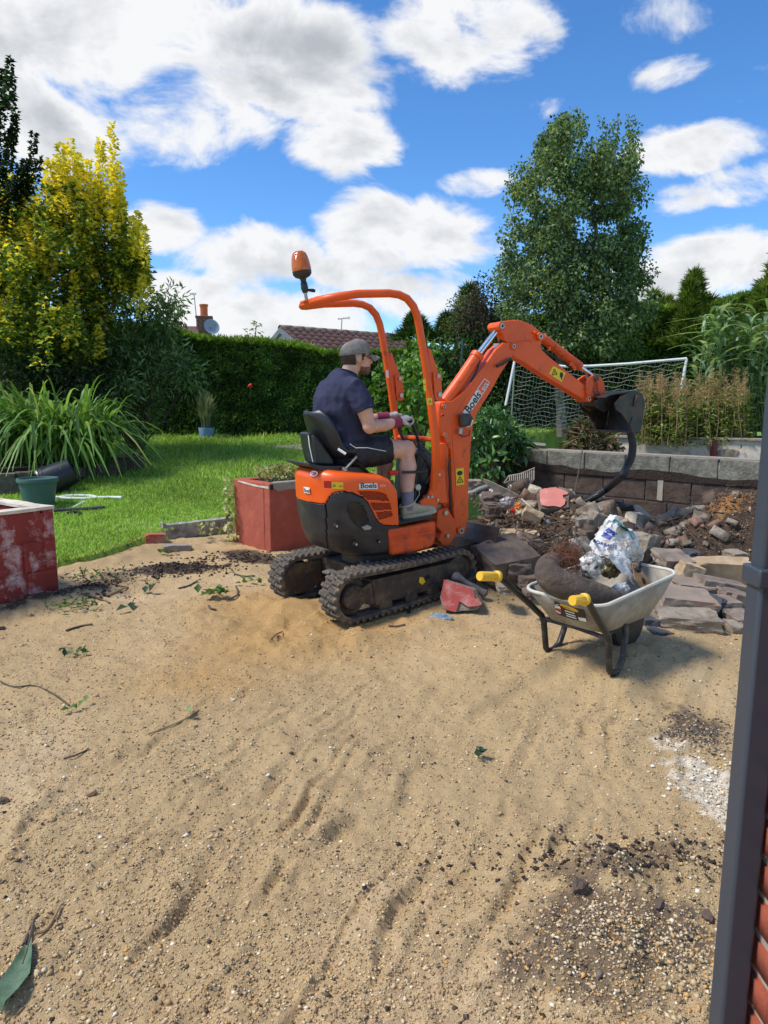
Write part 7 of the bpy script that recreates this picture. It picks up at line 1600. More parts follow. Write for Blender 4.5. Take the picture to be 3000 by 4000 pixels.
# ---- the load
M_tyre = pm('perished_tyre', srgb(104, 88, 76), .22, 12, .9, 1., 34, dirt=srgb(70, 58, 50), damt=.44, dscale=10, bdist=.02)
pts = [bl('E', 395, 520, .16), bl('E', 330, 545, .14), bl('E', 300, 600, .10), bl('E', 315, 660, .05), bl('E', 400, 720, -.0), bl('E', 540, 770, -.05), bl('E', 700, 815, -.10), bl('E', 850, 862, -.135), bl('E', 960, 885, -.13)]
m = BB(); m.tube([p+Vector((0, 0, -.005)) for p in pts], [.05, .06, .067, .071, .073, .072, .068, .06, .045], 18); ty = m.build('old_tyre', M_tyre, smooth=True, angle=90); s_ = ty.modifiers.new('s', 'SUBSURF'); s_.levels = s_.render_levels = 2
tag(ty, 'cracked brown curved piece of old tyre lying in the wheelbarrow', 'tyre')
m = BB(); m.box((.35, 0, .335), (.40, .26, .06)); lo = m.build('soil_and_roots', M_soil); uneven(lo, .03, 14, 6); tag(lo, 'dark soil and root litter in the bottom of the wheelbarrow', 'soil', kind='stuff')
def crumple(mb, name, mat, label, cat, amp=.012, sc=18, voxel=.008, ridged=True, it=1):
    voxel = voxel*3.0; rj = random.Random(len(label))
    off = Vector(np.array(mb.v).mean(0)); me = mb.mesh(name, off); ob = bpy.data.objects.new('tmp', me); COL.objects.link(ob); r = ob.modifiers.new('r', 'REMESH'); r.mode = 'VOXEL'; r.voxel_size = voxel; sm_ = ob.modifiers.new('s', 'SMOOTH'); sm_.iterations = it*4
    dg = bpy.context.evaluated_depsgraph_get(); dg.update(); me2 = bpy.data.meshes.new_from_object(ob.evaluated_get(dg)); bpy.data.objects.remove(ob)
    bm = bmesh.new(); bm.from_mesh(me2); bm.normal_update()
    for v in bm.verts:
        p = v.co*sc; k = 1-2*abs(mnoise.noise(p)) if ridged else mnoise.noise(p); v.co += v.normal*amp*(.8*k-.5) + Vector((rj.gauss(0, 1), rj.gauss(0, 1), rj.gauss(0, 1)))*voxel*.22
    bmesh.ops.triangulate(bm, faces=bm.faces); bm.to_mesh(me2); bm.free(); me2.name = name; ob = link(name, me2, mat, None, True); me2.set_sharp_from_angle(angle=R(22)); ob.location = off; return tag(ob, label, cat)
M_bag = pm('dirty_white_sack', srgb(226, 226, 222), .06, 7, .45, .25, 30, dirt=srgb(150, 126, 100), damt=.46, dscale=9, bdist=.01)
m = BB()
for (c, r) in [(bl('E', 850, 470, .03), (.15, .095, .06)), (bl('E', 830, 390, .05), (.115, .08, .07)), (bl('E', 865, 290, .06), (.085, .055, .075)), (bl('E', 985, 400, .03), (.075, .07, .10)), (bl('E', 865, 205, .06), (.05, .03, .045)), (bl('E', 1060, 470, .02), (.05, .05, .05)), (bl('E', 760, 420, .05), (.06, .05, .045))]: m.sphere(c, r, 20, 14)
bag = crumple(m, 'plastic_sack', M_bag, 'crumpled white plastic sack with blue logo on top of the barrow load', 'sack', .016, 12, .006)
bvh = BVHTree.FromPolygons([v.co+bag.location for v in bag.data.vertices], [tuple(p.vertices) for p in bag.data.polygons])
def on_bag(c, x, y, off=.003):
    d = Vector(ray(*S(c, x, y))).normalized(); h = bvh.ray_cast(Vector(EYE), d)
    p = h[0] if h[0] is not None else Vector(EYE)+d*3.5; return p-d*off
def bag_print(name, polyE, mat, nsub=8):
    P = np.array(polyE, float); m = MB(); # fan grid so that the print follows the folds
    vs = []; 
    if len(P) == 4:
        for i in range(nsub+1):
            for j in range(nsub+1):
                u, v = i/nsub, j/nsub; q = (P[0]*(1-u)+P[1]*u)*(1-v)+(P[3]*(1-u)+P[2]*u)*v; vs.append(on_bag('E', *q))
        m.add(vs, [(i*(nsub+1)+j, (i+1)*(nsub+1)+j, (i+1)*(nsub+1)+j+1, i*(nsub+1)+j+1) for i in range(nsub) for j in range(nsub)])
    return m.build(name, mat, bag, smooth=True, angle=180)
M_blue = pm('blue_print', srgb(44, 62, 140), .1, 12, .5); M_teal = pm('teal_print', srgb(60, 128, 124), .12, 12, .5, dirt=srgb(168, 170, 160), damt=.4, dscale=20)
def q4(*p): return bag_print('logo', p, M_blue)
q4((835, 248), (915, 298), (880, 318), (800, 268)); q4((795, 275), (870, 322), (845, 350), (768, 318))
bag_print('teal_band', [(862, 180), (900, 172), (1010, 262), (990, 285)], M_teal); bag_print('teal_band', [(1000, 268), (1040, 262), (1078, 330), (1048, 345)], M_teal)
cu = bpy.data.curves.new('t', 'FONT'); cu.body = 'BOREALIS'; cu.size = 1.; cu.offset = .02; cu.resolution_u = 2; to = bpy.data.objects.new('tmp', cu); COL.objects.link(to); dg = bpy.context.evaluated_depsgraph_get(); dg.update(); tme = bpy.data.meshes.new_from_object(to.evaluated_get(dg)); bpy.data.objects.remove(to)
wx = max(v.co.x for v in tme.vertices); off = origin_of(bag)
for v in tme.vertices: f = v.co.x/wx; x_ = 696+205*f+9*v.co.y; y_ = 362+62*f+10*math.sin(f*3)-34*v.co.y; v.co = on_bag('E', x_, y_, .004)-off
link('sack_lettering', tme, M_blue, bag)
M_foil = pm('crinkled_foil', srgb(206, 202, 194), .2, 30, .35, .5, 60, metal=.1, dirt=srgb(88, 68, 46), damt=.48, dscale=16, dsharp=.05)
m = BB(); m.sphere(bl('E', 690, 580, -.03), (.075, .06, .065), 20, 14); fo = crumple(m, 'foil_packet', M_foil, 'crinkled silver and brown foil packet leaning on the old tyre', 'packet', .008, 34, .006)
m = BB(); m.sphere(bl('E', 850, 600, -.02), (.075, .05, .055), 20, 14); fo = crumple(m, 'crisp_packet', pm('green_packet', srgb(120, 116, 70), .2, 30, .35, .4, 60, metal=.3, dirt=srgb(76, 60, 42), damt=.52, dscale=14, dsharp=.05), 'muddy green and brown packet right of the foil packet', 'packet', .007, 34, .006)
def sheet(name, corners, label, cat, mat, amp=.012, sc=20, nn=14, th=.0015):
    P = [Vector(p) for p in corners]; m = BB(); vs = []
    for i in range(nn+1):
        for j in range(nn+1):
            u, v = i/nn, j/nn; q = P[0].lerp(P[1], u).lerp(P[3].lerp(P[2], u), v); k = mnoise.noise(q*sc)+.5*mnoise.noise(q*sc*2.3); vs.append(q+Vector((.3, -.7, .6))*amp*k)
    m.add(vs, [(i*(nn+1)+j, (i+1)*(nn+1)+j, (i+1)*(nn+1)+j+1, i*(nn+1)+j+1) for i in range(nn) for j in range(nn)]); ob = m.build(name, mat, smooth=True, angle=180); ob.modifiers.new('t', 'SOLIDIFY').thickness = th; return tag(ob, label, cat)
sheet('plastic_sheet', [bl('E', 820, 490, -.08), bl('E', 960, 490, -.06), bl('E', 1062, 580, -.10), bl('E', 1060, 740, -.14)], 'torn white plastic sheet hanging between packet and perforated board', 'plastic sheet', M_bag, .016, 30)
m = BB(); m.sphere(bl('E', 940, 775, -.10), (.075, .04, .034), 18, 12); crumple(m, 'plastic_wrap', pm('grey_white_wrap', srgb(196, 198, 198), .1, 12, .4, .3, 40, dirt=srgb(120, 116, 110), damt=.4, dscale=16), 'screwed-up grey white plastic wrap at the front edge of the load', 'plastic wrap', .009, 30, .006)
M_board = pm('tan_board', srgb(178, 134, 88), .15, 14, .85, .3, 60, dirt=srgb(120, 80, 48), damt=.4, dscale=12)
q = [bl('E', 1040, 560, -.10), bl('E', 1085, 562, -.09), bl('E', 1200, 725, -.14), bl('E', 1150, 805, -.17), bl('E', 1060, 700, -.15)]
bo = thing('perforated_board', 'tan perforated board with two round holes standing in the barrow', 'board', BF.w(q[4])); m = BB(); m.prism(q, (.012, .012, .004)); m.build('panel', M_board, bo, bevel=.002)
for (x, y) in ((1092, 607), (1130, 710)): c = bl('E', x, y, -.125-(.012 if y > 650 else 0)); nrm = (q[1]-q[0]).cross(q[3]-q[0]).normalized(); nrm = nrm if nrm.y < 0 else -nrm; m = BB(); m.lathe([(.0001, .004), (.017, .004), (.017, -.01)], c+nrm*.004, nrm, 16); m.build('hole', M_dark, bo)  # dark discs on the panel, painted as the shade inside round openings
m = BB()
rw_ = random.Random(2)
for k in range(170):
    c = bl('E', rw_.gauss(490, 45), rw_.gauss(520, 62), rw_.uniform(.02, .13)); a0 = rw_.uniform(0, 6.28); r0 = rw_.uniform(.02, .06); ax = Vector((rw_.gauss(0, 1), rw_.gauss(0, 1), rw_.gauss(0, 1))).normalized(); e1 = ax.orthogonal().normalized(); e2 = ax.cross(e1); sp0 = rw_.uniform(2., 5.)
    m.tube([c+e1*math.cos(a0+sp0*i/7)*r0+e2*math.sin(a0+sp0*i/7)*r0+ax*.008*i for i in range(8)], .0011, 3, False)
wt = m.build('wire_tangle', pm('rusty_fibre', srgb(110, 66, 42), .3, 20, .8), fix=False); tag(wt, 'tangle of rusty brown wire fibre inside the old tyre', 'wire', kind='stuff')
sheet('cardboard_flap', [bl('E', 540, 335, .10), bl('E', 590, 350, .10), bl('E', 700, 430, .06), bl('E', 640, 460, .08)], 'torn buff cardboard flap behind the wire tangle in the barrow', 'cardboard', pm('buff_card', srgb(178, 166, 142), .12, 12, .9, dirt=srgb(130, 112, 90), damt=.4), .01, 16, 8, .003)
for i, (pp, lab) in enumerate([([(1100, 575), (1160, 605), (1210, 590), (1250, 562)], 'thick dark root curling across the front of the barrow tray'), ([(1105, 555), (1160, 570), (1215, 545), (1250, 505)], 'thin dark root sticking up at the front of the barrow tray')]):
    m = BB(); m.tube([bl('E', x, y, -.02) for x, y in pp], [.008, .008, .007, .004] if i == 0 else [.004]*3+[.002], 6); tag(m.build('root', M_bark, smooth=True), lab, 'root')
# ================================================================ rubble, hoses and litter
M_conc = pm('broken_concrete', srgb(164, 152, 134), .2, 9, .95, .8, 40, dirt=srgb(112, 96, 82), damt=.48, dscale=6, bdist=.012)
M_dconc = pm('muddy_concrete', srgb(122, 106, 92), .25, 9, .95, .8, 40, dirt=srgb(80, 66, 56), damt=.46, dscale=6, bdist=.012)
M_tan = pm('sandy_slab', srgb(176, 148, 112), .18, 8, .95, .5, 40, dirt=srgb(196, 182, 158), damt=.42, dscale=5)
M_rslab = pm('rust_brown_slab', srgb(148, 132, 116), .22, 6, .85, .5, 40, dirt=srgb(158, 112, 80), damt=.36, dscale=5)
M_pav = pm('brown_paver', srgb(122, 106, 94), .2, 10, .9, .6, 60, dirt=srgb(156, 142, 126), damt=.45, dscale=8)
M_tar = pm('dark_blue_stone', srgb(70, 72, 76), .25, 10, .9, .5, 50, dirt=srgb(120, 110, 100), damt=.35, dscale=9)
M_pinkp = pm('salmon_paint', srgb(206, 126, 112), .1, 8, .85, .4, 40, dirt=srgb(220, 170, 156), damt=.34, dscale=9)
def px2m(c, px, Y): return px/CROP[c][2]*Y/FPX
def trock(name, label, c, x, y, w, h, Y, depth, seed, mat, rot=(0, 0, 0), cuts=6, boxy=.72, rough=.085, cat='rubble', sub=3):
    """lump whose middle is seen at (x, y) of a crop, w x h there, standing Y metres out"""
    return rock(name, label, cat, gy(c, x, y, Y), (px2m(c, w, Y), depth, px2m(c, h, Y)), seed, mat, rot, cuts, boxy, rough, None, sub)
# block with the salmon painted face
rb_ = thing('painted_block', 'upright broken block with flaked salmon pink painted face on the rubble', 'rubble', gy('M', 1000, 620, 6.3))
Yb = 6.3; m = MB(); face = [gy('M', x, y, Yb) for x, y in ((822, 330), (900, 310), (1080, 308), (1155, 345), (1172, 600), (1150, 628), (1000, 625), (860, 590), (845, 560))]
fr3 = [gy('M', x, y, Yb-.10) for x, y in ((832, 560), (850, 590), (1000, 628), (1165, 628), (1172, 500), (1000, 490), (870, 510))]
top_pts = [(818, 345), (880, 310), (1080, 305), (1160, 345), (1172, 500), (1090, 510), (870, 515), (845, 560)]
m = MB(); up3 = [gy('M', x, y, Yb+.16-.30*((y-305)/255)) for x, y in top_pts]; m.prism(up3, Vector((.03, .10, -.20))); uneven(m.build('block_body', M_dconc, rb_, bevel=.01), .012, 12, 3)
pk = [(850, 330), (900, 312), (1020, 306), (1080, 320), (1155, 350), (1150, 375), (1098, 380), (1100, 405), (1130, 440), (1120, 480), (1075, 515), (1000, 500), (930, 505), (870, 490), (850, 430)]
nrm_up = (up3[2]-up3[0]).cross(up3[5]-up3[0]).normalized(); nrm_up = nrm_up if nrm_up.z > 0 else -nrm_up
m = MB(); m.prism([gy('M', x, y, Yb+.16-.30*((y-305)/255))+nrm_up*.008 for x, y in pk], nrm_up*.008); uneven(m.build('paint_skin', M_pinkp, rb_), .004, 18, 2)
trock('rubble_block', 'square grey stone block, left of the pair right of the painted block', 'M', 1290, 700, 180, 190, 6.1, .18, 21, M_conc, (0, -.1, .3), 4, .85)
trock('rubble_block', 'tilted grey stone block, right of the pair behind the white sack', 'M', 1440, 660, 170, 230, 6.15, .2, 22, M_conc, (.1, .35, .2), 3, .88)
trock('rubble_block', 'flat grey stone lying across the top of the block pair', 'M', 1380, 545, 240, 90, 6.3, .25, 23, M_conc, (.2, -.1, .2), 5, .8)
trock('rubble_block', 'small dirty grey lump lodged below the leaning block pair', 'M', 1330, 810, 190, 140, 6.0, .2, 24, M_dconc, (0, 0, .5))
trock('mud_slab', 'big muddy brown slab lying in front of the track', 'M', 470, 1080, 540, 300, 5.15, .40, 25, M_dconc, (.25, -.12, .3), 4, .8, .06)
trock('mud_chunk', 'dark muddy chunk showing under the big brown slab', 'M', 620, 1160, 250, 160, 5.0, .2, 26, M_dconc, (.1, .1, 0))
trock('kerb_piece', 'long pale broken kerb lying across the middle of the rubble', 'M', 540, 830, 560, 150, 5.9, .16, 27, M_tan, (.1, .03, .1), 5, .84, .06)
trock('kerb_piece', 'rounded pale grey pipe-like kerb edge below the long broken kerb', 'M', 620, 950, 590, 60, 5.75, .07, 28, M_conc, (0, .07, .1), 5, .84, .06)
trock('stone_flake', 'flat tan pebbly flake leaning left of the painted block', 'M', 770, 590, 210, 130, 6.0, .08, 29, M_tan, (.5, .45, 0), 5, .7)
trock('rubble_stone', 'pale stone peeping out left of the boom foot at the top of the heap', 'M', 140, 260, 150, 110, 7.0, .2, 30, M_conc)
trock('rubble_stone', 'small white-grey stone at the left top of the rubble heap', 'M', 110, 370, 90, 80, 6.7, .12, 31, M_conc)
trock('rubble_stone', 'muddy stone lump in the middle left of the rubble heap', 'M', 330, 400, 200, 110, 6.5, .2, 32, M_dconc)
trock('rubble_stone', 'brown earth-caked stone left of the plastic wrapper', 'M', 330, 520, 190, 130, 6.3, .2, 33, M_dconc)
trock('rubble_stone', 'brown broken stone behind the left barrow handle', 'M', 720, 1290, 210, 120, 4.9, .2, 34, M_dconc)
trock('rubble_stone', 'grey stone under the left barrow handle', 'M', 470, 1370, 160, 80, 4.7, .15, 35, M_conc)
trock('rubble_stone', 'dark stone beside the barrow tray corner', 'M', 740, 1430, 120, 90, 4.5, .15, 36, M_dconc)
trock('rubble_stone', 'brown stone lying between the big slab and the barrow tray', 'M', 800, 1070, 130, 80, 5.2, .1, 37, M_dconc)
trock('white_block', 'whitish block standing below the curled sheet by the wall', 'N', 240, 500, 160, 150, 6.4, .2, 41, M_whit, (0, .1, .2), 4, .85)
trock('rubble_stone', 'angular grey and white stone right of the white sack', 'N', 330, 750, 190, 220, 5.5, .2, 42, M_conc, (0, .2, .4))
trock('rubble_stone', 'brown flat stone behind the front corner of the barrow tray', 'N', 630, 930, 330, 130, 5.2, .25, 43, M_pav, (.2, .05, .1))
trock('sand_slab', 'large sandy yellow slab lying flat behind the paver stack', 'N', 1130, 1040, 660, 260, 5.2, .12, 44, M_tan, (.35, .06, .05), 5, .82, .06)
trock('stone_slab', 'pale rounded slab leaning right of the barrow tray', 'N', 800, 1070, 240, 210, 5.0, .12, 45, M_tan, (.1, .3, .1), 5, .75)
trock('long_slab', 'long rust-brown stone slab lying beside the barrow', 'N', 730, 1370, 640, 190, 4.55, .26, 46, M_rslab, (.15, .13, .06), 5, .84, .06)
trock('slate_slab', 'blue-grey topped slab resting on the long rust-brown slab', 'N', 830, 1215, 480, 120, 4.85, .24, 47, M_rslab, (.1, .14, .1), 5, .82, .06)
trock('dark_stone', 'dark wedge stone at the right end of the long slab', 'N', 1080, 1420, 170, 210, 4.6, .2, 48, M_tar, (0, .3, .2))
trock('low_slab', 'grey flat slab lying on the sand below the long slab', 'N', 760, 1560, 660, 170, 4.35, .28, 49, M_conc, (.1, .05, -.1), 5, .82, .06)
for i, (x, y, w, h, Y, r, lab) in enumerate([(1010, 1180, 240, 110, 4.85, .2, 'brown paver topmost behind the blue-grey slab'), (1220, 1200, 420, 80, 4.9, .22, 'long brown paver lying slantwise at the back of the stack'), (1250, 1310, 300, 120, 4.75, .2, 'brown paver in the middle of the right stack'), (1210, 1400, 200, 110, 4.6, .05, 'brown paver left of the lower right stack'), (1310, 1330, 180, 110, 4.7, .3, 'brown paver beside the downpipe in the upper stack'), (1280, 1520, 240, 130, 4.5, .0, 'big brown paver at the bottom of the right stack'), (1320, 1570, 160, 100, 4.4, -.1, 'dark paver in front of the big bottom paver')]):
    rock('paver', lab, 'paver', gy('N', x, y, Y), (px2m('N', w, Y), .16, px2m('N', h, Y)), 60+i, M_pav, (.1, r, .15), 4, .88, .05, None, 3)
trock('paver', 'pale grey paver nearest the downpipe on the sand', 'N', 1300, 1665, 170, 110, 4.3, .14, 70, M_conc, (.1, .05, 0), 4, .88, .05)
trock('dark_stone', 'dark square stone under the wheelbarrow front', 'N', 310, 1620, 220, 170, 4.3, .18, 71, M_tar, (0, .1, .3), 3, .85)
trock('cobble', 'blue-grey cobble on the sand right of the barrow leg', 'N', 440, 1740, 240, 130, 4.05, .16, 72, M_tar, (0, .15, .5), 4, .8)
trock('dark_stone', 'black stone on the soil bank above the sandy slab', 'N', 840, 870, 160, 80, 5.5, .15, 73, M_tar)
trock('rubble_stone', 'grey rubble stone at the foot of the soil bank by the downpipe', 'N', 1300, 890, 170, 110, 5.5, .2, 74, M_conc)
# curled old sheets in the bank
def bank_sheet(name, label, cat, pts, mat, w=.05):
    m = MB(); P = [gy(*p) for p in pts]; n = len(P); vs = []
    for i, p in enumerate(P): vs += [p+Vector((0, w*.6, w*.5*math.sin(i*1.7)+.01)), p+Vector((0, -w*.6, -.02+.01*math.cos(i*2.1)))]
    m.add(vs, [(2*i, 2*i+2, 2*i+3, 2*i+1) for i in range(n-1)]); ob = m.build(name, mat, smooth=True, angle=180); ob.modifiers.new('t', 'SOLIDIFY').thickness = .006; s = ob.modifiers.new('s', 'SUBSURF'); s.levels = s.render_levels = 2; return tag(ob, label, cat)
M_felt = pm('old_felt', srgb(158, 140, 120), .15, 12, .95, .4, 40, dirt=srgb(96, 80, 70), damt=.4, dscale=9)
bank_sheet('felt_sheet', 'curled grey felt sheet lying at the foot of the block wall', 'felt sheet', [('N', 205, 370, 6.3), ('N', 280, 400, 6.25), ('N', 400, 440, 6.2), ('N', 520, 450, 6.2), ('N', 640, 420, 6.2), ('N', 700, 415, 6.2)], M_felt, .12)
bank_sheet('felt_strip', 'torn felt strip jutting from the orange sandy bank', 'felt sheet', [('N', 690, 565, 5.9), ('N', 790, 550, 5.9), ('N', 850, 520, 5.9), ('N', 940, 545, 5.9), ('N', 1000, 525, 5.9)], M_felt, .06)
bank_sheet('felt_strip', 'hanging torn felt strip beside the downpipe on the soil bank', 'felt sheet', [('N', 1470, 340, 5.9), ('N', 1430, 440, 5.85), ('N', 1400, 540, 5.8), ('N', 1360, 630, 5.8), ('N', 1290, 690, 5.75)], M_felt, .06)
bank_sheet('felt_strip', 'low torn felt strip near the bottom of the soil bank', 'felt sheet', [('N', 1040, 740, 5.7), ('N', 1120, 720, 5.7), ('N', 1200, 740, 5.7), ('N', 1260, 715, 5.7)], M_felt, .06)
# two old leaf rakes / wire racks in the heap
M_wire = pm('weathered_wire', srgb(170, 158, 138), .15, 20, .8, dirt=srgb(110, 92, 74), damt=.45, dscale=20)
rk = thing('wire_rack', 'bent wire rack standing up at the top of the rubble heap', 'wire rack', gy('M', 640, 250, 6.9)); out_ = [(470, 240), (520, 165), (650, 140), (795, 78), (790, 200), (720, 280)]
m = MB(); m.tube([gy('M', x, y, 6.9) for x, y in out_], .009, 6); m.build('frame', M_wire, rk)
for k in range(13):
    f = k/12; a = gy('M', 525+265*f, 160-75*f+8*math.sin(f*3), 6.9); b = gy('M', 480+250*f, 240+40*f, 6.85); mi = a.lerp(b, .5)+Vector((.02, -.03, -.01)); m = MB(); m.tube([a, mi, b], .006, 5); m.build('wire', M_wire, rk)
rk = thing('wire_rack', 'flat wire rack lying diagonally across the rubble heap', 'wire rack', gy('M', 450, 330, 6.6)); P0 = [(240, 195), (330, 230), (560, 340), (650, 390)]; P1 = [(245, 225), (400, 345), (560, 380), (640, 400)]
for k in range(9):
    f = k/8; m = MB(); m.tube([gy('M', x0+(x1-x0)*f, y0+(y1-y0)*f, 6.6-.02*i) for i, ((x0, y0), (x1, y1)) in enumerate(zip(P0, P1))], .007, 5); m.build('wire', M_wire, rk)
m = MB(); m.tube([gy('M', 655, 410, 6.3), gy('M', 770, 515, 6.2)], .012, 5, True, .5); tag(m.build('wood_splinter', pm('pale_wood', srgb(206, 190, 164), .1, 12, .8)), 'pale splinter of wood pointing at the painted block', 'wood')
m = MB(); m.tube([gy('M', 135, 350, 6.7), gy('M', 200, 315, 6.7), gy('M', 330, 270, 6.7)], .032, 10); tag(m.build('grey_pipe', M_ghose, smooth=True), 'short grey plastic pipe at the left top of the rubble', 'pipe')
# plastic litter in the heap
def litter(name, label, cat, c, x, y, w, h, Y, mat, amp=.01, sc=28):
    m = MB(); m.sphere(gy(c, x, y, Y), (px2m(c, w, Y)/2, .05, px2m(c, h, Y)/2), 16, 12); return crumple(m, name, mat, label, cat, amp, sc, .007)
M_clear = pm('grimy_plastic', srgb(170, 166, 160), .15, 16, .35, .3, 40, dirt=srgb(110, 98, 86), damt=.45, dscale=14)
litter('plastic_bag', 'grimy translucent bag half buried in the rubble', 'plastic bag', 'M', 500, 450, 180, 150, 6.2, M_clear, .014)
litter('orange_wrapper', 'orange plastic wrapper on the rubble heap', 'wrapper', 'M', 620, 490, 90, 100, 6.1, pm('orange_film', srgb(226, 130, 40), .1, 14, .35), .012, 40)
litter('red_can', 'crushed red drink can beside the orange wrapper', 'can', 'M', 568, 535, 60, 60, 6.05, M_red, .006, 40)
litter('grey_wrapper', 'crumpled silver grey wrapper under the painted block', 'wrapper', 'M', 930, 665, 90, 75, 6.0, M_clear, .01, 40)
litter('white_wrapper', 'scrap of white plastic left of the wire rack', 'wrapper', 'M', 330, 330, 80, 70, 6.6, M_bag, .01, 40)
litter('white_wrapper', 'scrap of white plastic right of the flat wire rack', 'wrapper', 'M', 540, 285, 70, 50, 6.75, M_bag, .01, 40)
litter('white_wrapper', 'dirty white plastic scrap on the left of the rubble', 'wrapper', 'M', 225, 385, 80, 70, 6.55, M_clear, .01, 40)
litter('blue_rag', 'crumpled pale blue plastic rag lying on the sand by the track', 'rag', 'C', 1280, 1378, 250, 70, 4.42, pm('blue_film', srgb(112, 136, 156), .12, 14, .45, .3, 40, dirt=srgb(160, 150, 130), damt=.35, dscale=14), .012, 26)
# roots tangled over the heap
M_root = pm('root_fibre', srgb(104, 84, 66), .3, 20, .95)
rr_ = random.Random(9); m = MB()
for k in range(150):
    x, y = rr_.uniform(90, 1150), rr_.uniform(420, 1000); Y = 6.55-(y-400)/600*1.1; pts = []
    x1, y1 = x, y
    for i in range(6): pts.append(gy('M', x1, y1, Y-.05)+Vector((0, rr_.gauss(0, .03), 0))); x1 += rr_.gauss(25, 45); y1 += rr_.gauss(5, 28)
    r0 = rr_.choice((.004, .005, .006, .011)); m.tube(pts, [r0*(1-.12*i) for i in range(6)], 5)
for k in range(40):
    x, y = rr_.uniform(450, 1400), rr_.uniform(150, 850); Y = 6.1-(y-300)/600*.6; pts = []; x1, y1 = x, y
    for i in range(5): pts.append(gy('N', x1, y1, Y)); x1 += rr_.gauss(10, 40); y1 += rr_.gauss(5, 22)
    m.tube(pts, rr_.choice((.003, .004)), 4)
for k in range(1500):                             # fine rootlets and fibres matted through the soil bank
    x = rr_.gauss(2.7, .6); y = rr_.gauss(6.0, .4)
    if wall_d(x, y) > -.06 or y < 5.2: continue
    z = ground_at(x, y)+.012; a = rr_.uniform(0, 6.28); l_ = rr_.uniform(.03, .09); p = Vector((x, y, z)); d = Vector((math.cos(a), math.sin(a), rr_.gauss(0, .25)))*l_
    m.tube([p, p+d*.5+Vector((0, 0, .012)), p+d], .0022, 3, False)
tag(m.build('tangled_roots', M_root, fix=False), 'tangled brown roots running all over the rubble and soil bank', 'roots', kind='stuff')
rp_ = [[('M', 390, 640, 5.9), ('M', 385, 760, 5.8), ('M', 392, 900, 5.65), ('M', 340, 1020, 5.5)], [('M', 810, 780, 5.9), ('M', 800, 880, 5.8), ('M', 830, 950, 5.6), ('M', 855, 1020, 5.5)], [('B', 1120, 1000, 7.1), ('B', 1105, 1100, 7.05), ('B', 1080, 1220, 6.9), ('B', 1060, 1320, 6.7)]]
for pp, lab in zip(rp_, ('dark upright root hanging over the long broken kerb', 'thick root hanging down right of the long broken kerb', 'thin dangling root hanging down the face of the block wall')):
    m = MB(); m.tube([gy(*p) for p in pp], [.014, .013, .012, .006] if 'thin' not in lab else [.006]*4, 6); tag(m.build('root', M_bark, smooth=True), lab, 'root')
# hoses
M_cor = NT('black_corrugated'); wv = M_cor.n('ShaderNodeTexWave', bands_direction='Z'); wv.inputs['Scale'].default_value = 22; M_cor.k(M_cor.tc, wv.inputs['Vector']); M_cor.bump(wv.outputs['Fac'], .4, .006); M_cor = M_cor.set(M_cor.ramp(M_cor.noise(14, 4), [(.35, (.012, .012, .013)), (.75, (.05, .047, .044))]), .42)
hx = [UPP.w(UPP.l('B', 1432, 893, -.05)), UPP.w(UPP.l('B', 1446, 970, -.05)), UPP.w(UPP.l('B', 1440, 1040, -.04)), UPP.w(UPP.l('B', 1415, 1105, -.02)), UPP.w(UPP.l('B', 1365, 1185, .0))]; hx += [gy('B', 1290, 1250, 6.75), gy('B', 1215, 1302, 6.8), gy('B', 1155, 1335, 6.85), gy('B', 1100, 1380, 6.9)]
def spl(P, k=6):
    out = []
    for i in range(len(P)-1):
        p0, p1, p2, p3 = P[max(i-1, 0)], P[i], P[i+1], P[min(i+2, len(P)-1)]
        for j in range(k):
            t_ = j/k; out.append(.5*((2*p1)+(p2-p0)*t_+(2*p0-5*p1+4*p2-p3)*t_*t_+(3*p1-p0-3*p2+p3)*t_**3))
    return out+[P[-1]]
m = MB(); m.tube(spl(hx), .034, 12); tag(m.build('drain_hose', M_cor, smooth=True), 'thick black corrugated hose hanging from the bucket down to the rubble', 'hose')
m = MB(); m.tube(spl([gy('N', -330, 345, 6.9), gy('N', -120, 320, 6.85), gy('N', 60, 350, 6.75), gy('N', 180, 385, 6.6)]), .04, 12); tag(m.build('buried_hose', M_cor, smooth=True), 'black hose lying along the foot of the block wall', 'hose')
m = MB(); m.tube(spl([gt('C', 1030, 1350)+Vector((0, 0, .015)), gt('C', 1050, 1280)+Vector((0, 0, .03)), gt('C', 1120, 1240)+Vector((0, 0, .05)), gt('C', 1200, 1225)+Vector((0, 0, .05)), gt('C', 1290, 1235)+Vector((0, 0, .03))]), .011, 8); tag(m.build('black_cable', M_hose, smooth=True), 'short black cable curving over the sand beside the near track', 'cable')
# broken red-faced chunk and the crushed bottle before the track
ck = thing('red_chunk', 'broken concrete chunk with red painted face beside the near track', 'rubble', gz('C', 1430, 1320, .0)); Yc = 4.62
fa = [(1315, 1072), (1400, 1100), (1555, 1150), (1568, 1215), (1620, 1262), (1590, 1280), (1510, 1285), (1440, 1240), (1410, 1330), (1330, 1310), (1290, 1230)]
m = MB(); m.prism([gy('C', x, y, Yc-.06+(1330-y)/260*.12) for x, y in [(1315, 1072), (1555, 1150), (1625, 1265), (1580, 1310), (1420, 1330), (1310, 1310), (1285, 1215)]], Vector((.03, .12, -.02))); uneven(m.build('chunk_body', M_conc, ck, bevel=.008), .008, 14, 3)
m = MB(); m.prism([gy('C', x, y, Yc-.075+(1330-y)/260*.12) for x, y in fa], Vector((0, .012, .004))); uneven(m.build('red_face', pm('faded_red_face', srgb(168, 76, 68), .14, 9, .9, .4, 40, dirt=srgb(206, 160, 150), damt=.38, dscale=10), ck), .003, 18, 2)
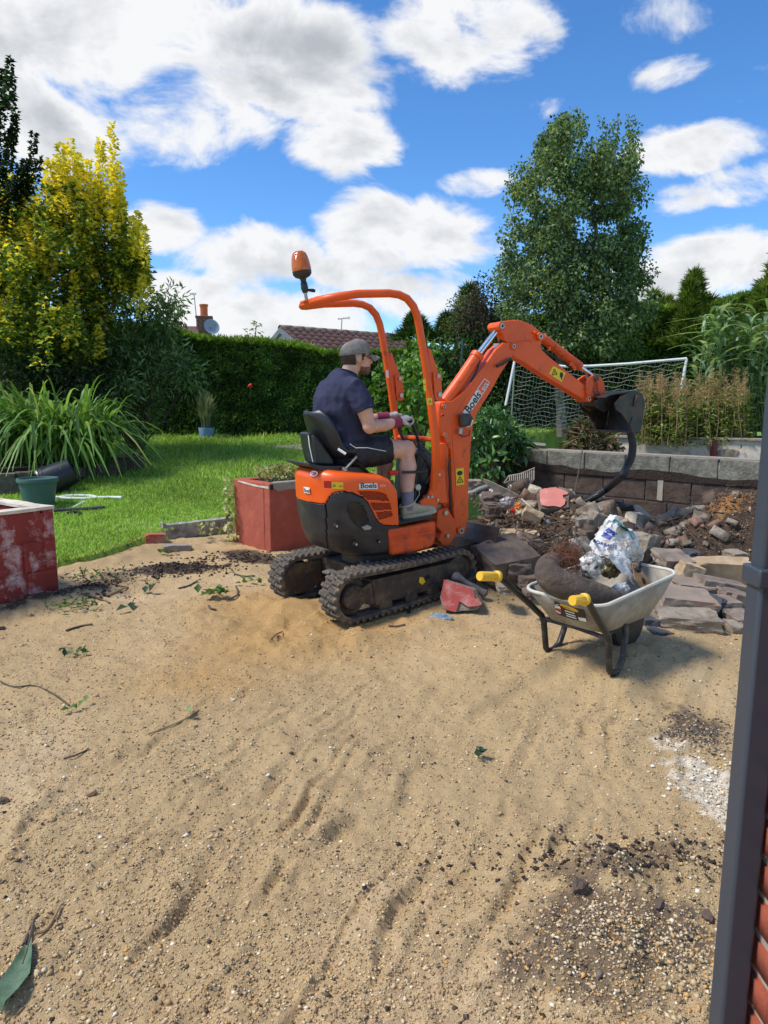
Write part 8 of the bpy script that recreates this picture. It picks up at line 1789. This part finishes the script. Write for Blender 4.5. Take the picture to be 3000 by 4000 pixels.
M_pet = pm('dirty_clear_plastic', srgb(120, 112, 106), .2, 16, .22, .2, 40, dirt=srgb(90, 76, 64), damt=.45, dscale=14)
a, b = gy('C', 1385, 1030, 4.85), gy('C', 1660, 1190, 4.8); d = b-a
m = MB(); m.tube([a, a+d*.08, a+d*.2, a+d*.3, a+d*.45, a+d*.7, a+d*.8, a+d*.95, b], [.03, .04, .034, .026, .022, .03, .026, .034, .02], 10); bt_ = m.build('crushed_bottle', M_pet, smooth=True); tag(bt_, 'crushed clear plastic bottle lying behind the red chunk', 'bottle')
# twigs and leaves on the sand
TW = [('G', [(1170, 695), (1215, 708), (1270, 705)], 'forked dark twig on the sand left of the far track'), ('G', [(1128, 828), (1185, 798), (1175, 757)], 'bent twig standing beside the green sprig'), ('G', [(405, 795), (480, 815), (548, 842)], 'long dark twig below the soil patch by the block planter'), ('G', [(540, 805), (590, 780), (638, 762)], 'pale stalk lying near the dark soil patch'), ('G', [(330, 980), (400, 958), (460, 948)], 'dark twig on the sand in front of the block planter'), ('G', [(890, 768), (940, 755), (985, 730)], 'dark root piece at the edge of the soil patch'), ('G', [(560, 743), (600, 755), (640, 760)], 'short pale stick by the soil patch'), ('G', [(1040, 855), (1050, 868), (1080, 876)], 'small dark twig right of the green sprig'),
      ('K', [(0, 405), (60, 430), (150, 425), (240, 465), (300, 510)], 'long dark creeping root on the sand at left'), ('K', [(275, 742), (330, 725), (385, 700)], 'short dark twig in the left furrow'), ('K', [(640, 635), (720, 605), (800, 570), (860, 530)], 'long thin pale root lying across the sand'), ('K', [(150, 1500), (205, 1480), (265, 1375)], 'bent straw stalk at the lower left'), ('K', [(105, 1545), (130, 1480), (165, 1415)], 'thin brown stalk above the big torn leaf'), ('K', [(1165, 235), (1190, 205), (1220, 190)], 'tiny curled twig in front of the tracks'), ('C', [(870, 1448), (930, 1455), (1000, 1440)], 'thin brown root in the churned sand below the near track')]
for c, pp, lab in TW:
    m = MB(); m.tube(spl([gt(c, *p)+Vector((0, 0, .008)) for p in pp], 4), .004 if c == 'K' else .007, 5); tag(m.build('twig', M_dry if 'pale' in lab or 'straw' in lab else M_bark, smooth=True), lab, 'twig')
def sprig(name, label, c, x, y, r, n, L, W, cols, cat='leaf', lift=.02):
    p = gt(c, x, y)+Vector((0, 0, lift)); root = thing(name, label, cat, p); P = np.array(p)+rng.normal(size=(n, 3))*np.array([r, r*.5, .008]); d = rng.normal(size=(n, 3)); d[:, 2] = np.abs(d[:, 2])*.6
    V, Fc, C = leaf_arrays(P, unit(d), unit(np.array([0, -.2, 1.])+.5*rand_dirs(n)), L*rng.uniform(.7, 1.2, n), W*rng.uniform(.8, 1.2, n), np.clip(pick_cols(n, cols), 0, 1)); npmesh('leaves', V, Fc, M_leaf, root, col=C)
GL = [srgb(96, 130, 62), srgb(72, 104, 52), srgb(120, 148, 90)]; DG = [srgb(66, 92, 72), srgb(50, 74, 58)]
sprig('leaf_sprig', 'fresh green leaf sprig lying on the sand left of the tracks', 'G', 1065, 805, .07, 14, .09, .05, GL, 'sprig', .03)
sprig('leaf_sprig', 'pale leaves by the far track', 'G', 1250, 745, .05, 8, .06, .04, GL, 'sprig')
sprig('leaf_litter', 'scatter of green leaves in the soil near the block planter', 'G', 430, 720, .3, 60, .07, .02, GL+DG, 'leaves')
sprig('leaf_litter', 'mown grass and leaves by the foot of the block planter', 'G', 360, 860, .12, 60, .07, .012, GL+DG, 'leaves')
sprig('dark_leaf', 'single blue-green leaf on the sand below the soil patch', 'G', 640, 872, .02, 2, .12, .05, DG)
sprig('dark_leaf', 'blue-green leaf between the long twig and the green sprig', 'G', 725, 792, .02, 2, .08, .05, DG)
sprig('leaf_litter', 'leaves lying along the lawn edge left of the kerb', 'G', 510, 575, .12, 12, .09, .05, DG+GL, 'leaves')
sprig('leaf_litter', 'dark leaves lying on the lawn near its edge', 'G', 410, 510, .14, 12, .10, .06, DG, 'leaves', .05)
sprig('leaf_litter', 'few leaves on the sand before the kerb', 'G', 830, 598, .06, 8, .07, .045, GL, 'leaves')
sprig('leaf_sprig', 'small dark green sprig far left on the sand', 'K', 320, 290, .04, 9, .05, .03, DG+GL, 'sprig')
sprig('dark_leaf', 'small pale green leaf beside the thin root', 'K', 800, 545, .008, 2, .05, .03, [srgb(140, 160, 120)])
sprig('dark_leaf', 'crumpled dark leaf on the sand right of centre', 'L', 410, 622, .012, 5, .045, .03, DG)
sprig('leaf_sprig', 'few bright green leaves at the left end of the creeping root', 'K', 340, 530, .03, 5, .04, .03, GL, 'sprig')
# the big torn leaf at the lower left corner
bg = thing('torn_leaf', 'large torn grey-green leaf in the lower left corner', 'leaf', gt('K', 90, 1720)); sp1 = [gt('K', x, y)+Vector((0, 0, .012)) for x, y in ((125, 1560), (100, 1640), (70, 1720), (30, 1800), (10, 1845))]
wd = [.005, .022, .034, .026, .005]; m = MB(); vs = []
for i, p in enumerate(sp1): vs += [p+Vector((-wd[i], -.01, .012)), p, p+Vector((wd[i]*.9, .01, .018+.006*(i % 2)))]
m.add(vs, [f for i in range(4) for f in ((3*i, 3*i+1, 3*i+4, 3*i+3), (3*i+1, 3*i+2, 3*i+5, 3*i+4))]); m.build('blade', pm('grey_green_leaf', srgb(104, 128, 100), .25, 20, .6, .4, 40, dirt=srgb(58, 84, 52), damt=.5, dscale=16), bg, smooth=True, angle=180)
m = MB(); m.tube([gt('K', 148, 1440)+Vector((0, 0, .01))]+sp1[:2], .0035, 5); m.build('stalk', M_bark, bg)
M_clod = pm('earth_clod', srgb(98, 82, 70), .25, 20, 1., .9, 50, dirt=srgb(140, 118, 92), damt=.35, dscale=14)
for i, (c, x, y, w, h, lab) in enumerate([('L', 850, 1160, 90, 90, 'dark earth clod at the corner of the gravel patch'), ('L', 735, 1295, 50, 34, 'small dark stone at the top of the gravel patch'), ('G', 830, 640, 40, 40, 'dark clod on top of the soil patch'), ('K', 395, 870, 60, 50, 'sand clod on the left furrow ridge'), ('L', 1180, 1250, 80, 40, 'dark earth clod right of the gravel patch'), ('L', 1400, 1300, 70, 40, 'dark earth clod beside the downpipe foot'), ('L', 575, 1250, 24, 26, 'black pebble left of the gravel patch'), ('K', 20, 910, 70, 60, 'dark wood piece at the far left edge'), ('G', 5, 955, 40, 50, 'dark root stump at the left picture edge'), ('G', 150, 895, 40, 20, 'pale chip at the foot of the block planter')]):
    p = gt(c, x, y+h*.3); Y = p.y; rock('clod', lab, 'clod', p+Vector((0, 0, .006)), (px2m(c, w, Y)*.8, px2m(c, w, Y)*.65, px2m(c, h, Y)*.6), 90+i, M_clod if 'sand' not in lab and 'pale' not in lab else M_tan, (.4, .3, i), 9, .5, .16)
